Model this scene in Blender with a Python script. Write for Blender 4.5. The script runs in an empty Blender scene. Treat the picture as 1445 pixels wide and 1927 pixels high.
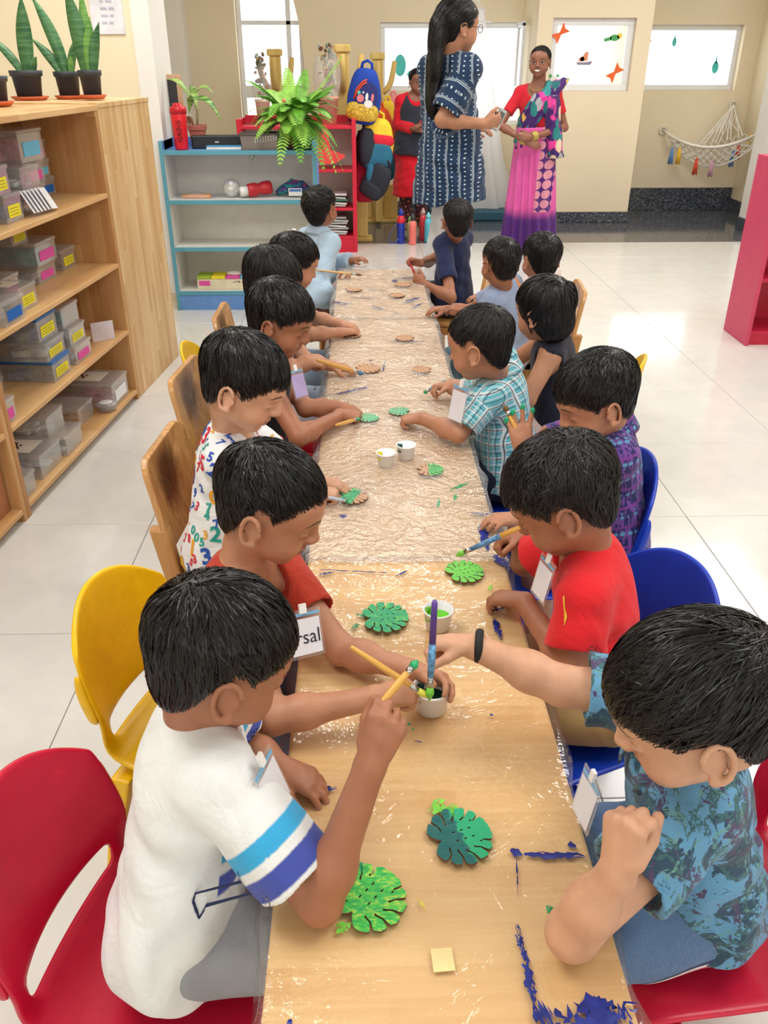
import bpy, math, random
import numpy as np
from mathutils import Vector, Matrix, bvhtree
from mathutils.geometry import tessellate_polygon
SC = bpy.context.scene
COL = SC.collection
rnd = random.Random(7)
NR = np.random.RandomState(11)
PI = math.pi
def A(*v): return np.array(v, dtype=float)
# ------------------------------------------------------------------ camera
CAM_H = 1.45
FPX = 1549.0
PITCH = math.radians(28.66)
YAW = math.radians(1.51)
cam_d = bpy.data.cameras.new('camera')
cam = bpy.data.objects.new('camera', cam_d)
COL.objects.link(cam)
cam.location = (0, 0, CAM_H)
cam.rotation_euler = (PI / 2 - PITCH, 0, -YAW)
cam_d.sensor_fit = 'VERTICAL'
cam_d.sensor_height = 36.0
cam_d.lens = 36.0 * FPX / 1927.0
cam_d.clip_start = 0.02
SC.camera = cam
_f = A(math.sin(YAW) * math.cos(PITCH), math.cos(YAW) * math.cos(PITCH), -math.sin(PITCH))
_r = A(math.cos(YAW), -math.sin(YAW), 0)
_u = np.cross(_r, _f)
def P(px, py, x=None, y=None, z=None, d=None):
    """a measured photo point -> the real point at a known height / depth"""
    v = _f + _r * (px - 722.5) / FPX - _u * (py - 963.5) / FPX
    c = A(0, 0, CAM_H)
    t = d if d is not None else (z - CAM_H) / v[2] if z is not None else y / v[1] if y is not None else x / v[0]
    return c + v * t
# ------------------------------------------------------------------ world, lamps, exposure
w = bpy.data.worlds.new('sky')
SC.world = w
w.use_nodes = True
w.node_tree.nodes['Background'].inputs[0].default_value = (0.93, 0.97, 1.0, 1)
w.node_tree.nodes['Background'].inputs[1].default_value = 3.2
SC.view_settings.view_transform = 'Standard'
SC.view_settings.look = 'None'
SC.view_settings.gamma = 1.0
SC.view_settings.exposure = 0.0
SC.view_settings.use_curve_mapping = False
def area(name, loc, size, power, rot=(0, 0, 0), col=(1, 1, 1)):
    l = bpy.data.lights.new(name, 'AREA')
    l.shape = 'RECTANGLE'
    l.size, l.size_y = size
    l.energy = power
    l.color = col
    o = bpy.data.objects.new(name, l)
    o.location = loc
    o.rotation_euler = rot
    COL.objects.link(o)
    return o
# ------------------------------------------------------------------ node helper
def lin(c):
    return tuple(((v / 255.0) / 12.92 if v / 255.0 <= 0.04045 else ((v / 255.0 + 0.055) / 1.055) ** 2.4) for v in c)
class G:
    def __init__(s, name):
        s.m = bpy.data.materials.new(name)
        s.m.use_nodes = True
        s.t = s.m.node_tree
        s.b = s.t.nodes['Principled BSDF']
        s.out = s.t.nodes['Material Output']
    def n(s, kind, **k):
        nd = s.t.nodes.new(kind)
        for a, v in k.items(): setattr(nd, a, v)
        return nd
    def put(s, sock, v):
        if v is None: return
        if isinstance(v, bpy.types.NodeSocket): s.t.links.new(v, sock)
        elif isinstance(v, (tuple, list)) and len(v) == 3 and sock.type == 'RGBA': sock.default_value = (*v, 1)
        else: sock.default_value = v
    def mth(s, op, a, b=None, c=None, clamp=False):
        nd = s.n('ShaderNodeMath', operation=op, use_clamp=clamp)
        for i, v in enumerate((a, b, c)): s.put(nd.inputs[i], v)
        return nd.outputs[0]
    def vm(s, op, a, b=None, out=0):
        nd = s.n('ShaderNodeVectorMath', operation=op)
        s.put(nd.inputs[0], a); s.put(nd.inputs[1], b)
        return nd.outputs['Value'] if op in ('LENGTH', 'DOT_PRODUCT', 'DISTANCE') else nd.outputs[0]
    def sstep(s, v, a, b):
        nd = s.n('ShaderNodeMapRange', interpolation_type='SMOOTHSTEP')
        s.put(nd.inputs[0], v); s.put(nd.inputs[1], a); s.put(nd.inputs[2], b)
        return nd.outputs[0]
    def mix(s, f, a, b, mode='MIX'):
        nd = s.n('ShaderNodeMix', data_type='RGBA', blend_type=mode)
        s.put(nd.inputs[0], f); s.put(nd.inputs[6], a); s.put(nd.inputs[7], b)
        return nd.outputs[2]
    def attr(s, name):
        return s.n('ShaderNodeAttribute', attribute_name=name).outputs['Vector']
    def obj(s): return s.n('ShaderNodeTexCoord').outputs['Object']
    def geo(s): return s.n('ShaderNodeNewGeometry').outputs['Position']
    def scale(s, v, sc, off=(0, 0, 0), rot=(0, 0, 0)):
        nd = s.n('ShaderNodeMapping')
        s.put(nd.inputs[0], v)
        nd.inputs['Scale'].default_value = sc if isinstance(sc, tuple) else (sc,) * 3
        nd.inputs['Location'].default_value = off
        nd.inputs['Rotation'].default_value = rot
        return nd.outputs[0]
    def noise(s, v, scale=5, detail=3, rough=.55, dist=0, out='Fac'):
        nd = s.n('ShaderNodeTexNoise')
        s.put(nd.inputs['Vector'], v)
        nd.inputs['Scale'].default_value = scale; nd.inputs['Detail'].default_value = detail
        nd.inputs['Roughness'].default_value = rough; nd.inputs['Distortion'].default_value = dist
        return nd.outputs[0 if out == 'Fac' else 1]
    def vor(s, v, scale=5, feature='F1', out='Distance', rand=1):
        nd = s.n('ShaderNodeTexVoronoi', feature=feature)
        s.put(nd.inputs['Vector'], v)
        nd.inputs['Scale'].default_value = scale; nd.inputs['Randomness'].default_value = rand
        return nd.outputs[out]
    def xyz(s, v):
        nd = s.n('ShaderNodeSeparateXYZ'); s.put(nd.inputs[0], v)
        return nd.outputs
    def comb(s, x, y, z):
        nd = s.n('ShaderNodeCombineXYZ')
        for i, v in enumerate((x, y, z)): s.put(nd.inputs[i], v)
        return nd.outputs[0]
    def ramp(s, v, stops, interp='LINEAR'):
        nd = s.n('ShaderNodeValToRGB'); cr = nd.color_ramp; cr.interpolation = interp
        while len(cr.elements) < len(stops): cr.elements.new(0.5)
        for e, (p, c) in zip(cr.elements, stops): e.position = p; e.color = (*c, 1)
        s.put(nd.inputs[0], v)
        return nd.outputs[0]
    def bump(s, h, strength=.3, dist=.01):
        nd = s.n('ShaderNodeBump')
        s.put(nd.inputs['Height'], h)
        nd.inputs['Strength'].default_value = strength; nd.inputs['Distance'].default_value = dist
        s.t.links.new(nd.outputs[0], s.b.inputs['Normal'])
    def fin(s, col=None, rough=.5, spec=.5, metal=0, **k):
        s.put(s.b.inputs['Base Color'], col)
        s.put(s.b.inputs['Roughness'], rough)
        s.put(s.b.inputs['Specular IOR Level'], spec)
        s.put(s.b.inputs['Metallic'], metal)
        for a, v in k.items(): s.put(s.b.inputs[a.replace('_', ' ')], v)
        return s.m
    def band(s, v, lo, hi, e=.002):
        """1 inside lo..hi"""
        return s.mth('MULTIPLY', s.sstep(v, lo - e, lo + e), s.mth('SUBTRACT', 1, s.sstep(v, hi - e, hi + e)))
_mc = {}
def M(name, rgb, rough=.5, spec=.5, metal=0, vary=.06, vs=12, bump=0, bs=60, lit=False, **k):
    """plain material with slight procedural mottling"""
    if name in _mc: return _mc[name]
    g = G(name)
    c = lin(rgb)
    nz = g.noise(g.obj(), vs, 4)
    lo = tuple(max(0, x * (1 - vary * 2)) for x in c); hi = tuple(min(1, x * (1 + vary * 2)) for x in c)
    col = g.ramp(nz, [(.3, lo), (.7, hi)])
    if bump: g.bump(g.noise(g.obj(), bs, 4), bump, .004)
    _mc[name] = g.fin(col, rough, spec, metal, **k)
    return _mc[name]
# ------------------------------------------------------------------ mesh helper
class MB:
    def __init__(s): s.v = []; s.f = []; s.mi = []; s.cur = 0
    def add(s, vs, fs, mi=None):
        o = len(s.v)
        s.v += [tuple(map(float, v)) for v in vs]
        s.f += [tuple(i + o for i in f) for f in fs]
        s.mi += [s.cur if mi is None else mi] * len(fs)
        return s
    def box(s, c, size, rot=None, mi=None):
        hx, hy, hz = size[0] / 2, size[1] / 2, size[2] / 2
        R = Matrix.Identity(3) if rot is None else rot
        vs = [Vector(c) + R @ Vector((x * hx, y * hy, z * hz)) for x in (-1, 1) for y in (-1, 1) for z in (-1, 1)]
        return s.add(vs, [(0, 1, 3, 2), (4, 6, 7, 5), (0, 4, 5, 1), (2, 3, 7, 6), (0, 2, 6, 4), (1, 5, 7, 3)], mi)
    def bb(s, lo, hi, mi=None):
        return s.box([(a + b) / 2 for a, b in zip(lo, hi)], [abs(b - a) for a, b in zip(lo, hi)], None, mi)
    def tube(s, pts, r, n=8, cap=True, mi=None, flat=1.0):
        pts = [Vector(p) for p in pts]
        rs = r if isinstance(r, (list, tuple)) else [r] * len(pts)
        vs = []; fs = []
        up = None
        for i, p in enumerate(pts):
            t = (pts[min(i + 1, len(pts) - 1)] - pts[max(i - 1, 0)])
            t = t.normalized() if t.length > 1e-9 else Vector((0, 0, 1))
            if up is None:
                up = Vector((0, 0, 1)) if abs(t.z) < .9 else Vector((1, 0, 0))
            a = up - t * up.dot(t)
            a = a.normalized() if a.length > 1e-6 else t.orthogonal().normalized()
            up = a
            b = t.cross(a)
            for k in range(n):
                an = 2 * PI * k / n
                vs.append(p + (a * math.cos(an) * flat + b * math.sin(an)) * rs[i])
        for i in range(len(pts) - 1):
            for k in range(n):
                k2 = (k + 1) % n
                fs.append((i * n + k, i * n + k2, (i + 1) * n + k2, (i + 1) * n + k))
        if cap:
            fs.append(tuple(range(n - 1, -1, -1)))
            fs.append(tuple((len(pts) - 1) * n + k for k in range(n)))
        return s.add(vs, fs, mi)
    def lathe(s, prof, n=20, c=(0, 0, 0), mi=None, sx=1, sy=1, capb=True, capt=True, R=None):
        vs = []; fs = []
        for r, z in prof:
            for k in range(n):
                a = 2 * PI * k / n
                v = Vector((r * math.cos(a) * sx, r * math.sin(a) * sy, z))
                if R is not None: v = R @ v
                vs.append(v + Vector(c))
        for i in range(len(prof) - 1):
            for k in range(n):
                k2 = (k + 1) % n
                fs.append((i * n + k, i * n + k2, (i + 1) * n + k2, (i + 1) * n + k))
        if capb: fs.append(tuple(range(n - 1, -1, -1)))
        if capt: fs.append(tuple((len(prof) - 1) * n + k for k in range(n)))
        return s.add(vs, fs, mi)
    def ell(s, c, r, n=14, m=9, R=None, mi=None):
        prof = [(max(1e-4, math.sin(PI * i / m)), -math.cos(PI * i / m)) for i in range(m + 1)]
        vs = []; fs = []
        for a, z in prof:
            for k in range(n):
                t = 2 * PI * k / n
                v = Vector((a * math.cos(t) * r[0], a * math.sin(t) * r[1], z * r[2]))
                if R is not None: v = R @ v
                vs.append(v + Vector(c))
        for i in range(m):
            for k in range(n):
                k2 = (k + 1) % n
                fs.append((i * n + k, i * n + k2, (i + 1) * n + k2, (i + 1) * n + k))
        return s.add(vs, fs, mi)
    def grid(s, fn, nu, nv, mi=None):
        vs = [fn(i / nu, j / nv) for i in range(nu + 1) for j in range(nv + 1)]
        fs = [(i * (nv + 1) + j, (i + 1) * (nv + 1) + j, (i + 1) * (nv + 1) + j + 1, i * (nv + 1) + j + 1) for i in range(nu) for j in range(nv)]
        return s.add(vs, fs, mi)
    def prism(s, loops, h, T=None, mi=None, mi_side=None):
        """extrude flat polygon (outer loop + holes, 2D) from z=0 to z=h"""
        fl = [p for l in loops for p in l]
        tris = tessellate_polygon([[Vector((p[0], p[1], 0)) for p in l] for l in loops])
        n = len(fl)
        vs = [Vector((p[0], p[1], 0)) for p in fl] + [Vector((p[0], p[1], h)) for p in fl]
        top = []
        for t in tris:
            a, b, c = (fl[i] for i in t)
            cr = (b[0] - a[0]) * (c[1] - a[1]) - (b[1] - a[1]) * (c[0] - a[0])
            top.append(tuple(t) if cr > 0 else (t[0], t[2], t[1]))
        if T is not None: vs = [T @ v for v in vs]
        o = 0; sides = []
        for l in loops:
            m = len(l)
            for i in range(m):
                j = (i + 1) % m
                sides.append((o + i, o + j, n + o + j, n + o + i))
            o += m
        base = len(s.v)
        s.add(vs, [tuple(i + n for i in t) for t in top] + [t[::-1] for t in top], mi)
        o = len(s.v) - len(vs)
        s.f += [tuple(i + o for i in f) for f in sides]
        s.mi += [(s.cur if mi is None else mi) if mi_side is None else mi_side] * len(sides)
        return s
def rotz(a): return Matrix.Rotation(a, 3, 'Z')
def tag(o, label=None, cat=None, group=None, kind=None):
    if label: o['label'] = label
    if cat: o['category'] = cat
    if group: o['group'] = group
    if kind: o['kind'] = kind
    return o
def empty(name, loc, rz=0, label=None, cat=None, group=None):
    o = bpy.data.objects.new(name, None)
    o.location = Vector(loc); o.rotation_euler = (0, 0, rz)
    o.empty_display_size = .05
    COL.objects.link(o)
    return tag(o, label, cat, group)
def link(name, me, parent=None, loc=None, rz=0):
    o = bpy.data.objects.new(name, me)
    if loc is not None: o.location = Vector(loc)
    if rz: o.rotation_euler = (0, 0, rz)
    if parent is not None: o.parent = parent
    COL.objects.link(o)
    return o
def obj(name, mb, mats, parent=None, smooth=False, bev=0, loc=None, rz=0, org=None, seg=2, sub=0, solid=0):
    if org is not None:
        mb.v = [(v[0] - org[0], v[1] - org[1], v[2] - org[2]) for v in mb.v]
        if loc is None and parent is None: loc = org
    me = bpy.data.meshes.new(name)
    me.from_pydata(mb.v, [], mb.f)
    if not isinstance(mats, (list, tuple)): mats = [mats]
    for m in mats: me.materials.append(m)
    if len(mats) > 1: me.polygons.foreach_set('material_index', mb.mi)
    if smooth: me.polygons.foreach_set('use_smooth', [True] * len(me.polygons))
    me.update()
    o = link(name, me, parent, loc, rz)
    if solid:
        b = o.modifiers.new('solid', 'SOLIDIFY'); b.thickness = solid; b.offset = 0
    if bev:
        b = o.modifiers.new('bevel', 'BEVEL'); b.width = bev; b.segments = seg; b.limit_method = 'ANGLE'; b.angle_limit = math.radians(40)
    if sub:
        b = o.modifiers.new('sub', 'SUBSURF'); b.levels = sub; b.render_levels = sub
    return o
def copy_tree(o, parent=None):
    c = o.copy(); COL.objects.link(c)
    if parent is not None: c.parent = parent
    for ch in list(o.children): copy_tree(ch, c)
    return c
def text_mb(txt, size, mb, T, mi=0, depth=0.0006, bold=0):
    """lettering as flat shapes: glyph outlines from the built-in font placed by T"""
    cu = bpy.data.curves.new('lettering', 'FONT')
    cu.body = txt; cu.size = size; cu.align_x = 'CENTER'; cu.align_y = 'CENTER'; cu.resolution_u = 3; cu.offset = bold
    to = bpy.data.objects.new('lettering', cu)
    COL.objects.link(to)
    me = to.to_mesh()
    mb.add([T @ Vector((v.co.x, v.co.y, depth)) for v in me.vertices], [tuple(p.vertices) for p in me.polygons], mi)
    to.to_mesh_clear()
    bpy.data.objects.remove(to); bpy.data.curves.remove(cu)
# ------------------------------------------------------------------ implicit-surface sculpting (bodies, clothes, hair)
def smin(a, b, k):
    if k <= 0: return np.minimum(a, b)
    h = np.maximum(k - np.abs(a - b), 0) / k
    return np.minimum(a, b) - h * h * k * .25
def smax(a, b, k): return -smin(-a, -b, k)
def d_rc(X, Y, Z, a, b, ra, rb):
    ax, ay, az = a; bx, by, bz = b[0] - ax, b[1] - ay, b[2] - az
    L = bx * bx + by * by + bz * bz + 1e-12
    px, py, pz = X - ax, Y - ay, Z - az
    t = np.clip((px * bx + py * by + pz * bz) / L, 0, 1)
    return np.sqrt((px - bx * t) ** 2 + (py - by * t) ** 2 + (pz - bz * t) ** 2) - (ra + (rb - ra) * t)
def d_el(X, Y, Z, c, r, R=None):
    px, py, pz = X - c[0], Y - c[1], Z - c[2]
    if R is not None:
        px, py, pz = (R[0][0] * px + R[1][0] * py + R[2][0] * pz, R[0][1] * px + R[1][1] * py + R[2][1] * pz, R[0][2] * px + R[1][2] * py + R[2][2] * pz)
    k0 = np.sqrt((px / r[0]) ** 2 + (py / r[1]) ** 2 + (pz / r[2]) ** 2)
    k1 = np.sqrt((px / r[0] ** 2) ** 2 + (py / r[1] ** 2) ** 2 + (pz / r[2] ** 2) ** 2) + 1e-9
    return k0 * (k0 - 1) / k1
class Field:
    def __init__(s, lo, hi, vox):
        s.lo = np.array(lo, dtype=np.float32); s.vox = vox
        s.n = [int(math.ceil((h - l) / vox)) + 2 for l, h in zip(lo, hi)]
        s.d = np.full(s.n, .08, dtype=np.float32)
        s.ax = [(s.lo[i] + vox * np.arange(s.n[i])).astype(np.float32) for i in range(3)]
    def sl(s, lo, hi):
        r = []
        for i in range(3):
            a = int(max(0, math.floor((lo[i] - s.lo[i]) / s.vox))); b = int(min(s.n[i], math.ceil((hi[i] - s.lo[i]) / s.vox) + 1))
            if b <= a: return None
            r.append(slice(a, b))
        return tuple(r)
    def xyz(s, q): return s.ax[0][q[0]][:, None, None], s.ax[1][q[1]][None, :, None], s.ax[2][q[2]][None, None, :]
    def rc(s, a, b, ra, rb, k=.02, cut=None, op='add'):
        m = max(ra, rb) + k + 3 * s.vox
        q = s.sl(np.minimum(a, b) - m, np.maximum(a, b) + m)
        if q is None: return
        X, Y, Z = s.xyz(q)
        d = d_rc(X, Y, Z, a, b, ra, rb)
        if cut is not None:
            c, nrm = cut
            d = smax(d, (X - c[0]) * nrm[0] + (Y - c[1]) * nrm[1] + (Z - c[2]) * nrm[2], .004)
        s.d[q] = smin(s.d[q], d, k) if op == 'add' else smax(s.d[q], -d, k)
    def el(s, c, r, R=None, k=.02, op='add'):
        m = max(r) + k + 3 * s.vox
        q = s.sl(np.array(c) - m, np.array(c) + m)
        if q is None: return
        X, Y, Z = s.xyz(q)
        d = d_el(X, Y, Z, c, r, R)
        s.d[q] = smin(s.d[q], d, k) if op == 'add' else smax(s.d[q], -d, k)
    def mesh(s):
        d = s.d; n = s.n
        S = d < 0
        c = np.zeros([x - 1 for x in n], dtype=np.int8)
        for i in (0, 1):
            for j in (0, 1):
                for k in (0, 1): c += S[i:n[0] - 1 + i, j:n[1] - 1 + j, k:n[2] - 1 + k]
        act = (c > 0) & (c < 8)
        I, J, K = np.nonzero(act)
        idx = np.full(act.shape, -1, dtype=np.int32)
        idx[I, J, K] = np.arange(len(I))
        cs = {}
        for i in (0, 1):
            for j in (0, 1):
                for k in (0, 1): cs[i, j, k] = d[I + i, J + j, K + k]
        acc = np.zeros((len(I), 3)); cnt = np.zeros(len(I))
        for axn in range(3):
            o = [x for x in range(3) if x != axn]
            for u in (0, 1):
                for v in (0, 1):
                    a = [0, 0, 0]; a[o[0]] = u; a[o[1]] = v
                    b = list(a); b[axn] = 1
                    va, vb = cs[tuple(a)], cs[tuple(b)]
                    m = (va < 0) != (vb < 0)
                    den = np.where(m, va - vb, 1)
                    t = np.where(m, va / den, 0)
                    acc[:, axn] += np.where(m, t, 0); acc[:, o[0]] += np.where(m, u, 0); acc[:, o[1]] += np.where(m, v, 0)
                    cnt += m
        V = np.stack([I, J, K], 1) + acc / cnt[:, None]
        V = V * s.vox + s.lo
        F = []
        for axn in range(3):
            a = [slice(None)] * 3; b = [slice(None)] * 3
            a[axn] = slice(0, -1); b[axn] = slice(1, None)
            s0, s1 = S[tuple(a)], S[tuple(b)]
            ch = np.nonzero(s0 != s1)
            o1, o2 = (axn + 1) % 3, (axn + 2) % 3
            ok = (ch[o1] > 0) & (ch[o2] > 0) & (ch[o1] < n[o1] - 1) & (ch[o2] < n[o2] - 1)
            e = np.stack(ch, 1)[ok]
            fl = s0[ch][ok]
            def at(du, dv):
                q = e.copy(); q[:, o1] += du; q[:, o2] += dv
                return idx[q[:, 0], q[:, 1], q[:, 2]]
            q = np.stack([at(-1, -1), at(0, -1), at(0, 0), at(-1, 0)], 1)
            q[~fl] = q[~fl][:, ::-1]
            F.append(q)
        F = np.concatenate(F)
        return V, F
def np_mesh(name, V, F, mat, parent=None, org=None, attrs=None, matidx=None, smooth=True, relax=1, thin=0):
    if relax:
        for _ in range(relax):
            acc = np.zeros_like(V); cnt = np.zeros(len(V))
            for k in range(4):
                a = F[:, k]; b = F[:, (k + 1) % 4]
                np.add.at(acc, a, V[b]); np.add.at(cnt, a, 1)
                np.add.at(acc, b, V[a]); np.add.at(cnt, b, 1)
            V = V * .5 + .5 * acc / np.maximum(cnt, 1)[:, None]
    if org is not None: Vl = V - np.array(org)
    else: Vl = V
    me = bpy.data.meshes.new(name)
    me.vertices.add(len(Vl)); me.vertices.foreach_set('co', Vl.astype(np.float32).ravel())
    k = F.shape[1]
    me.loops.add(F.size); me.loops.foreach_set('vertex_index', F.astype(np.int32).ravel())
    me.polygons.add(len(F)); me.polygons.foreach_set('loop_start', np.arange(0, F.size, k, dtype=np.int32))
    me.polygons.foreach_set('loop_total', np.full(len(F), k, dtype=np.int32))
    if smooth: me.polygons.foreach_set('use_smooth', np.ones(len(F), dtype=bool))
    for m in (mat if isinstance(mat, (list, tuple)) else [mat]): me.materials.append(m)
    if matidx is not None: me.polygons.foreach_set('material_index', matidx.astype(np.int32))
    for an, val in (attrs or {}).items():
        at = me.attributes.new(an, 'FLOAT_VECTOR', 'POINT')
        at.data.foreach_set('vector', val.astype(np.float32).ravel())
    me.update(calc_edges=True)
    me.validate()
    o = bpy.data.objects.new(name, me)
    if parent is not None: o.parent = parent
    elif org is not None: o.location = Vector(org)
    COL.objects.link(o)
    if thin:
        b = o.modifiers.new('thin', 'DECIMATE'); b.ratio = thin
    return o
# ------------------------------------------------------------------ shared surface materials
def wood_mat(name, light, dark, stave=.05, along='Y', rough=.42, length=.32, contrast=1.0):
    """laminated wood: staves of slightly different tone, fine grain along the stave"""
    g = G(name)
    x, y, z = g.xyz(g.obj())
    ax = dict(X=(x, y, z), Y=(y, x, z), Z=(z, x, y))[along]
    u, v, w_ = ax
    v2 = g.mth('ADD', v, w_) if along == 'Z' else v
    row = g.mth('FLOOR', g.mth('DIVIDE', v2, stave))
    off = g.mth('MULTIPLY', g.mth('FRACT', g.mth('MULTIPLY', row, .377)), length)
    cell = g.mth('FLOOR', g.mth('DIVIDE', g.mth('ADD', u, off), length))
    wn = g.n('ShaderNodeTexWhiteNoise', noise_dimensions='2D')
    g.put(wn.inputs['Vector'], g.comb(row, cell, 0))
    tone = wn.outputs['Value']
    gr = g.noise(g.comb(g.mth('MULTIPLY', u, 5), g.mth('MULTIPLY', v, 90), g.mth('MULTIPLY', w_, 90)), 1, 4, .6, .4)
    big = g.noise(g.comb(g.mth('MULTIPLY', u, 2), g.mth('MULTIPLY', v, 16), g.mth('MULTIPLY', w_, 16)), 1, 2)
    f = g.mth('ADD', g.mth('ADD', g.mth('MULTIPLY', tone, .5 * contrast), g.mth('MULTIPLY', gr, .6)), g.mth('MULTIPLY', big, .4))
    col = g.ramp(f, [(.25, lin(light)), (1.15, lin(dark))])
    g.bump(gr, .08, .002)
    return g.fin(col, rough, .4)
def wall_mat(name, rgb):
    g = G(name); c = lin(rgb)
    n = g.noise(g.geo(), 1.6, 4, .6)
    col = g.ramp(n, [(.3, tuple(v * .965 for v in c)), (.7, tuple(min(1, v * 1.02) for v in c))])
    g.bump(g.noise(g.geo(), 220, 2), .05, .002)
    return g.fin(col, .62, .3)
def granite_mat(name, a, b, rough=.12):
    g = G(name)
    n = g.noise(g.geo(), 60, 5, .75)
    v = g.vor(g.geo(), 75)
    col = g.ramp(g.mth('ADD', g.mth('MULTIPLY', n, .8), g.mth('MULTIPLY', v, .3)), [(.40, lin(a)), (.58, lin(b)), (.72, lin((140, 142, 146)))])
    return g.fin(col, rough, .5)
def tile_mat(name, rgb):
    g = G(name); c = lin(rgb)
    n = g.noise(g.geo(), 7, 5, .65, .4)
    col = g.ramp(n, [(.3, tuple(v * .94 for v in c)), (.7, tuple(min(1, v * 1.03) for v in c))])
    r = g.ramp(g.noise(g.geo(), 3, 3), [(.3, (.07,) * 3), (.7, (.16,) * 3)])
    return g.fin(col, g.xyz(r)[0], .5)
def clear_mat(name, tint=(1, 1, 1), gloss=.10, rough=.06, haze=.06, bump=0, bs=40, hz=(1, 1, 1)):
    """thin clear plastic / glass: see-through with a sheen and a little haze"""
    g = G(name)
    t = g.n('ShaderNodeBsdfTransparent'); t.inputs[0].default_value = (*tint, 1)
    gl = g.n('ShaderNodeBsdfGlossy'); gl.inputs['Roughness'].default_value = rough
    df = g.n('ShaderNodeBsdfDiffuse'); df.inputs[0].default_value = (*hz, 1)
    lw = g.n('ShaderNodeLayerWeight'); lw.inputs[0].default_value = .25
    f = g.mth('ADD', g.mth('MULTIPLY', lw.outputs['Facing'], .35), gloss, clamp=True)
    m1 = g.n('ShaderNodeMixShader'); m1.inputs[0].default_value = haze
    g.t.links.new(t.outputs[0], m1.inputs[1]); g.t.links.new(df.outputs[0], m1.inputs[2])
    m2 = g.n('ShaderNodeMixShader')
    g.t.links.new(f, m2.inputs[0]); g.t.links.new(m1.outputs[0], m2.inputs[1]); g.t.links.new(gl.outputs[0], m2.inputs[2])
    g.t.links.new(m2.outputs[0], g.out.inputs[0])
    if bump:
        b = g.n('ShaderNodeBump'); b.inputs['Strength'].default_value = bump; b.inputs['Distance'].default_value = .02
        h = g.mth('ADD', g.noise(g.geo(), bs, 4, .6, 1.5), g.mth('MULTIPLY', g.noise(g.geo(), bs * 4, 2), .4))
        g.t.links.new(h, b.inputs['Height'])
        g.t.links.new(b.outputs[0], gl.inputs['Normal']); g.t.links.new(b.outputs[0], lw.inputs['Normal'])
    g.t.nodes.remove(g.b)
    return g.m
WHITE = M('white_paint', (240, 240, 238), .4, vary=.01)
# ------------------------------------------------------------------ the room
def struct(o): o['kind'] = 'structure'; return o
CREAM = wall_mat('cream_wall_paint', (246, 232, 200)); TAN = wall_mat('tan_wall_paint', (242, 228, 198)); PALE = wall_mat('white_wall_paint', (244, 242, 236))
TILE = tile_mat('vitrified_tile', (222, 221, 216)); GROUT = M('grout', (150, 142, 132), .8)
GRAN = granite_mat('dark_granite', (38, 42, 50), (84, 88, 96), .10); GRAN2 = granite_mat('granite_skirting', (30, 36, 46), (70, 78, 90), .25)
EDGE = 7.75
fl = struct(obj('floor', MB().bb((-3.6, -2.0, -.06), (5.2, EDGE, -.004)), GROUT))
TS = .645
tile_me = None
i = 0
for ix in range(-5, 10):
    for iy in range(-6, 10):
        x0 = -.767 + ix * TS; y0 = 1.945 + iy * TS
        y1 = min(y0 + TS, EDGE)
        if x0 < -3.6 or x0 > 4.6 or y0 < -2.2 or y1 - y0 < .05: continue
        if y1 - y0 > TS - .01:
            if tile_me is None:
                o = obj('tile', MB().bb((.0012, .0012, -.02), (TS - .0012, TS - .0012, 0)), TILE, fl, loc=(x0, y0, 0), bev=.0012, seg=1); tile_me = o
            else:
                c = tile_me.copy(); c.location = (x0, y0, 0); COL.objects.link(c)
        else:
            obj('tile', MB().bb((.0012, .0012, -.02), (TS - .0012, y1 - y0 - .001, 0)), TILE, fl, loc=(x0, y0, 0))
f2 = struct(obj('floor', MB().bb((-2.3, EDGE, -.06), (5.2, 10.0, -.004)), M('dark_grout', (120, 122, 124), .7)))
for ix in range(-4, 8):
    for iy in range(3):
        x0 = -.2 + ix * .62; y0 = EDGE + iy * .75
        if x0 < -2.3 or x0 > 4.5: continue
        obj('tile', MB().bb((.001, .001, -.02), (.619, .749, 0)), GRAN, f2, loc=(x0, y0, 0))
HT = 3.0
struct(obj('ceiling', MB().bb((-3.6, -2.0, HT), (5.2, 10.0, HT + .1)), M('ceiling_white', (246, 246, 244), .7)))
def wall_xz(name, y, x0, x1, z1, holes, th, mat, mi=None):
    """upright wall in the X-Z plane with real openings; front face at y, thickness going back"""
    T = Matrix(((1, 0, 0, 0), (0, 0, -1, y + th), (0, 1, 0, 0), (0, 0, 0, 1)))
    mb = MB(); mb.prism([[(x0, 0), (x1, 0), (x1, z1), (x0, z1)]] + holes, th, T)
    return struct(obj(name, mb, mat))
rect = lambda a, b, c, d: [(a, b), (a, d), (c, d), (c, b)]
BY = 9.6
arch = [(-1.235, .80), (-1.235, 2.62), (-1.16, 2.62)] + [(-1.16 + .60 * math.sin(t), 1.30 + 1.32 * math.cos(t)) for t in [i * PI / 2 / 12 for i in range(1, 13)]] + [(-.56, .80)]
wall_xz('wall_back', BY, -2.3, 1.80, HT, [arch, [(.215, 1.185), (.215, 1.80), (1.735, 1.80), (1.735, .86), (1.0, .86), (1.0, 1.185)]], .22, TAN)
wall_xz('wall_back', BY, 2.59, 4.2, HT, [rect(2.80, 1.19, 3.93, 1.785)], .22, TAN)
wall_xz('wall_back', 8.82, 1.66, 2.73, HT, [rect(1.80, 1.205, 2.58, 1.81)], .14, TAN)
struct(obj('wall_back', MB().bb((2.59, 8.96, 0), (2.73, BY, HT)), TAN)); struct(obj('wall_back', MB().bb((1.66, 8.96, 0), (1.80, BY, HT)), CREAM))
struct(obj('wall_front', MB().bb((-3.6, 5.56, 0), (-1.225, 5.90, HT)), CREAM))
struct(obj('trim_1', MB().bb((-1.31, 5.555, 0), (-1.205, 6.02, HT)), PALE))
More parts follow.
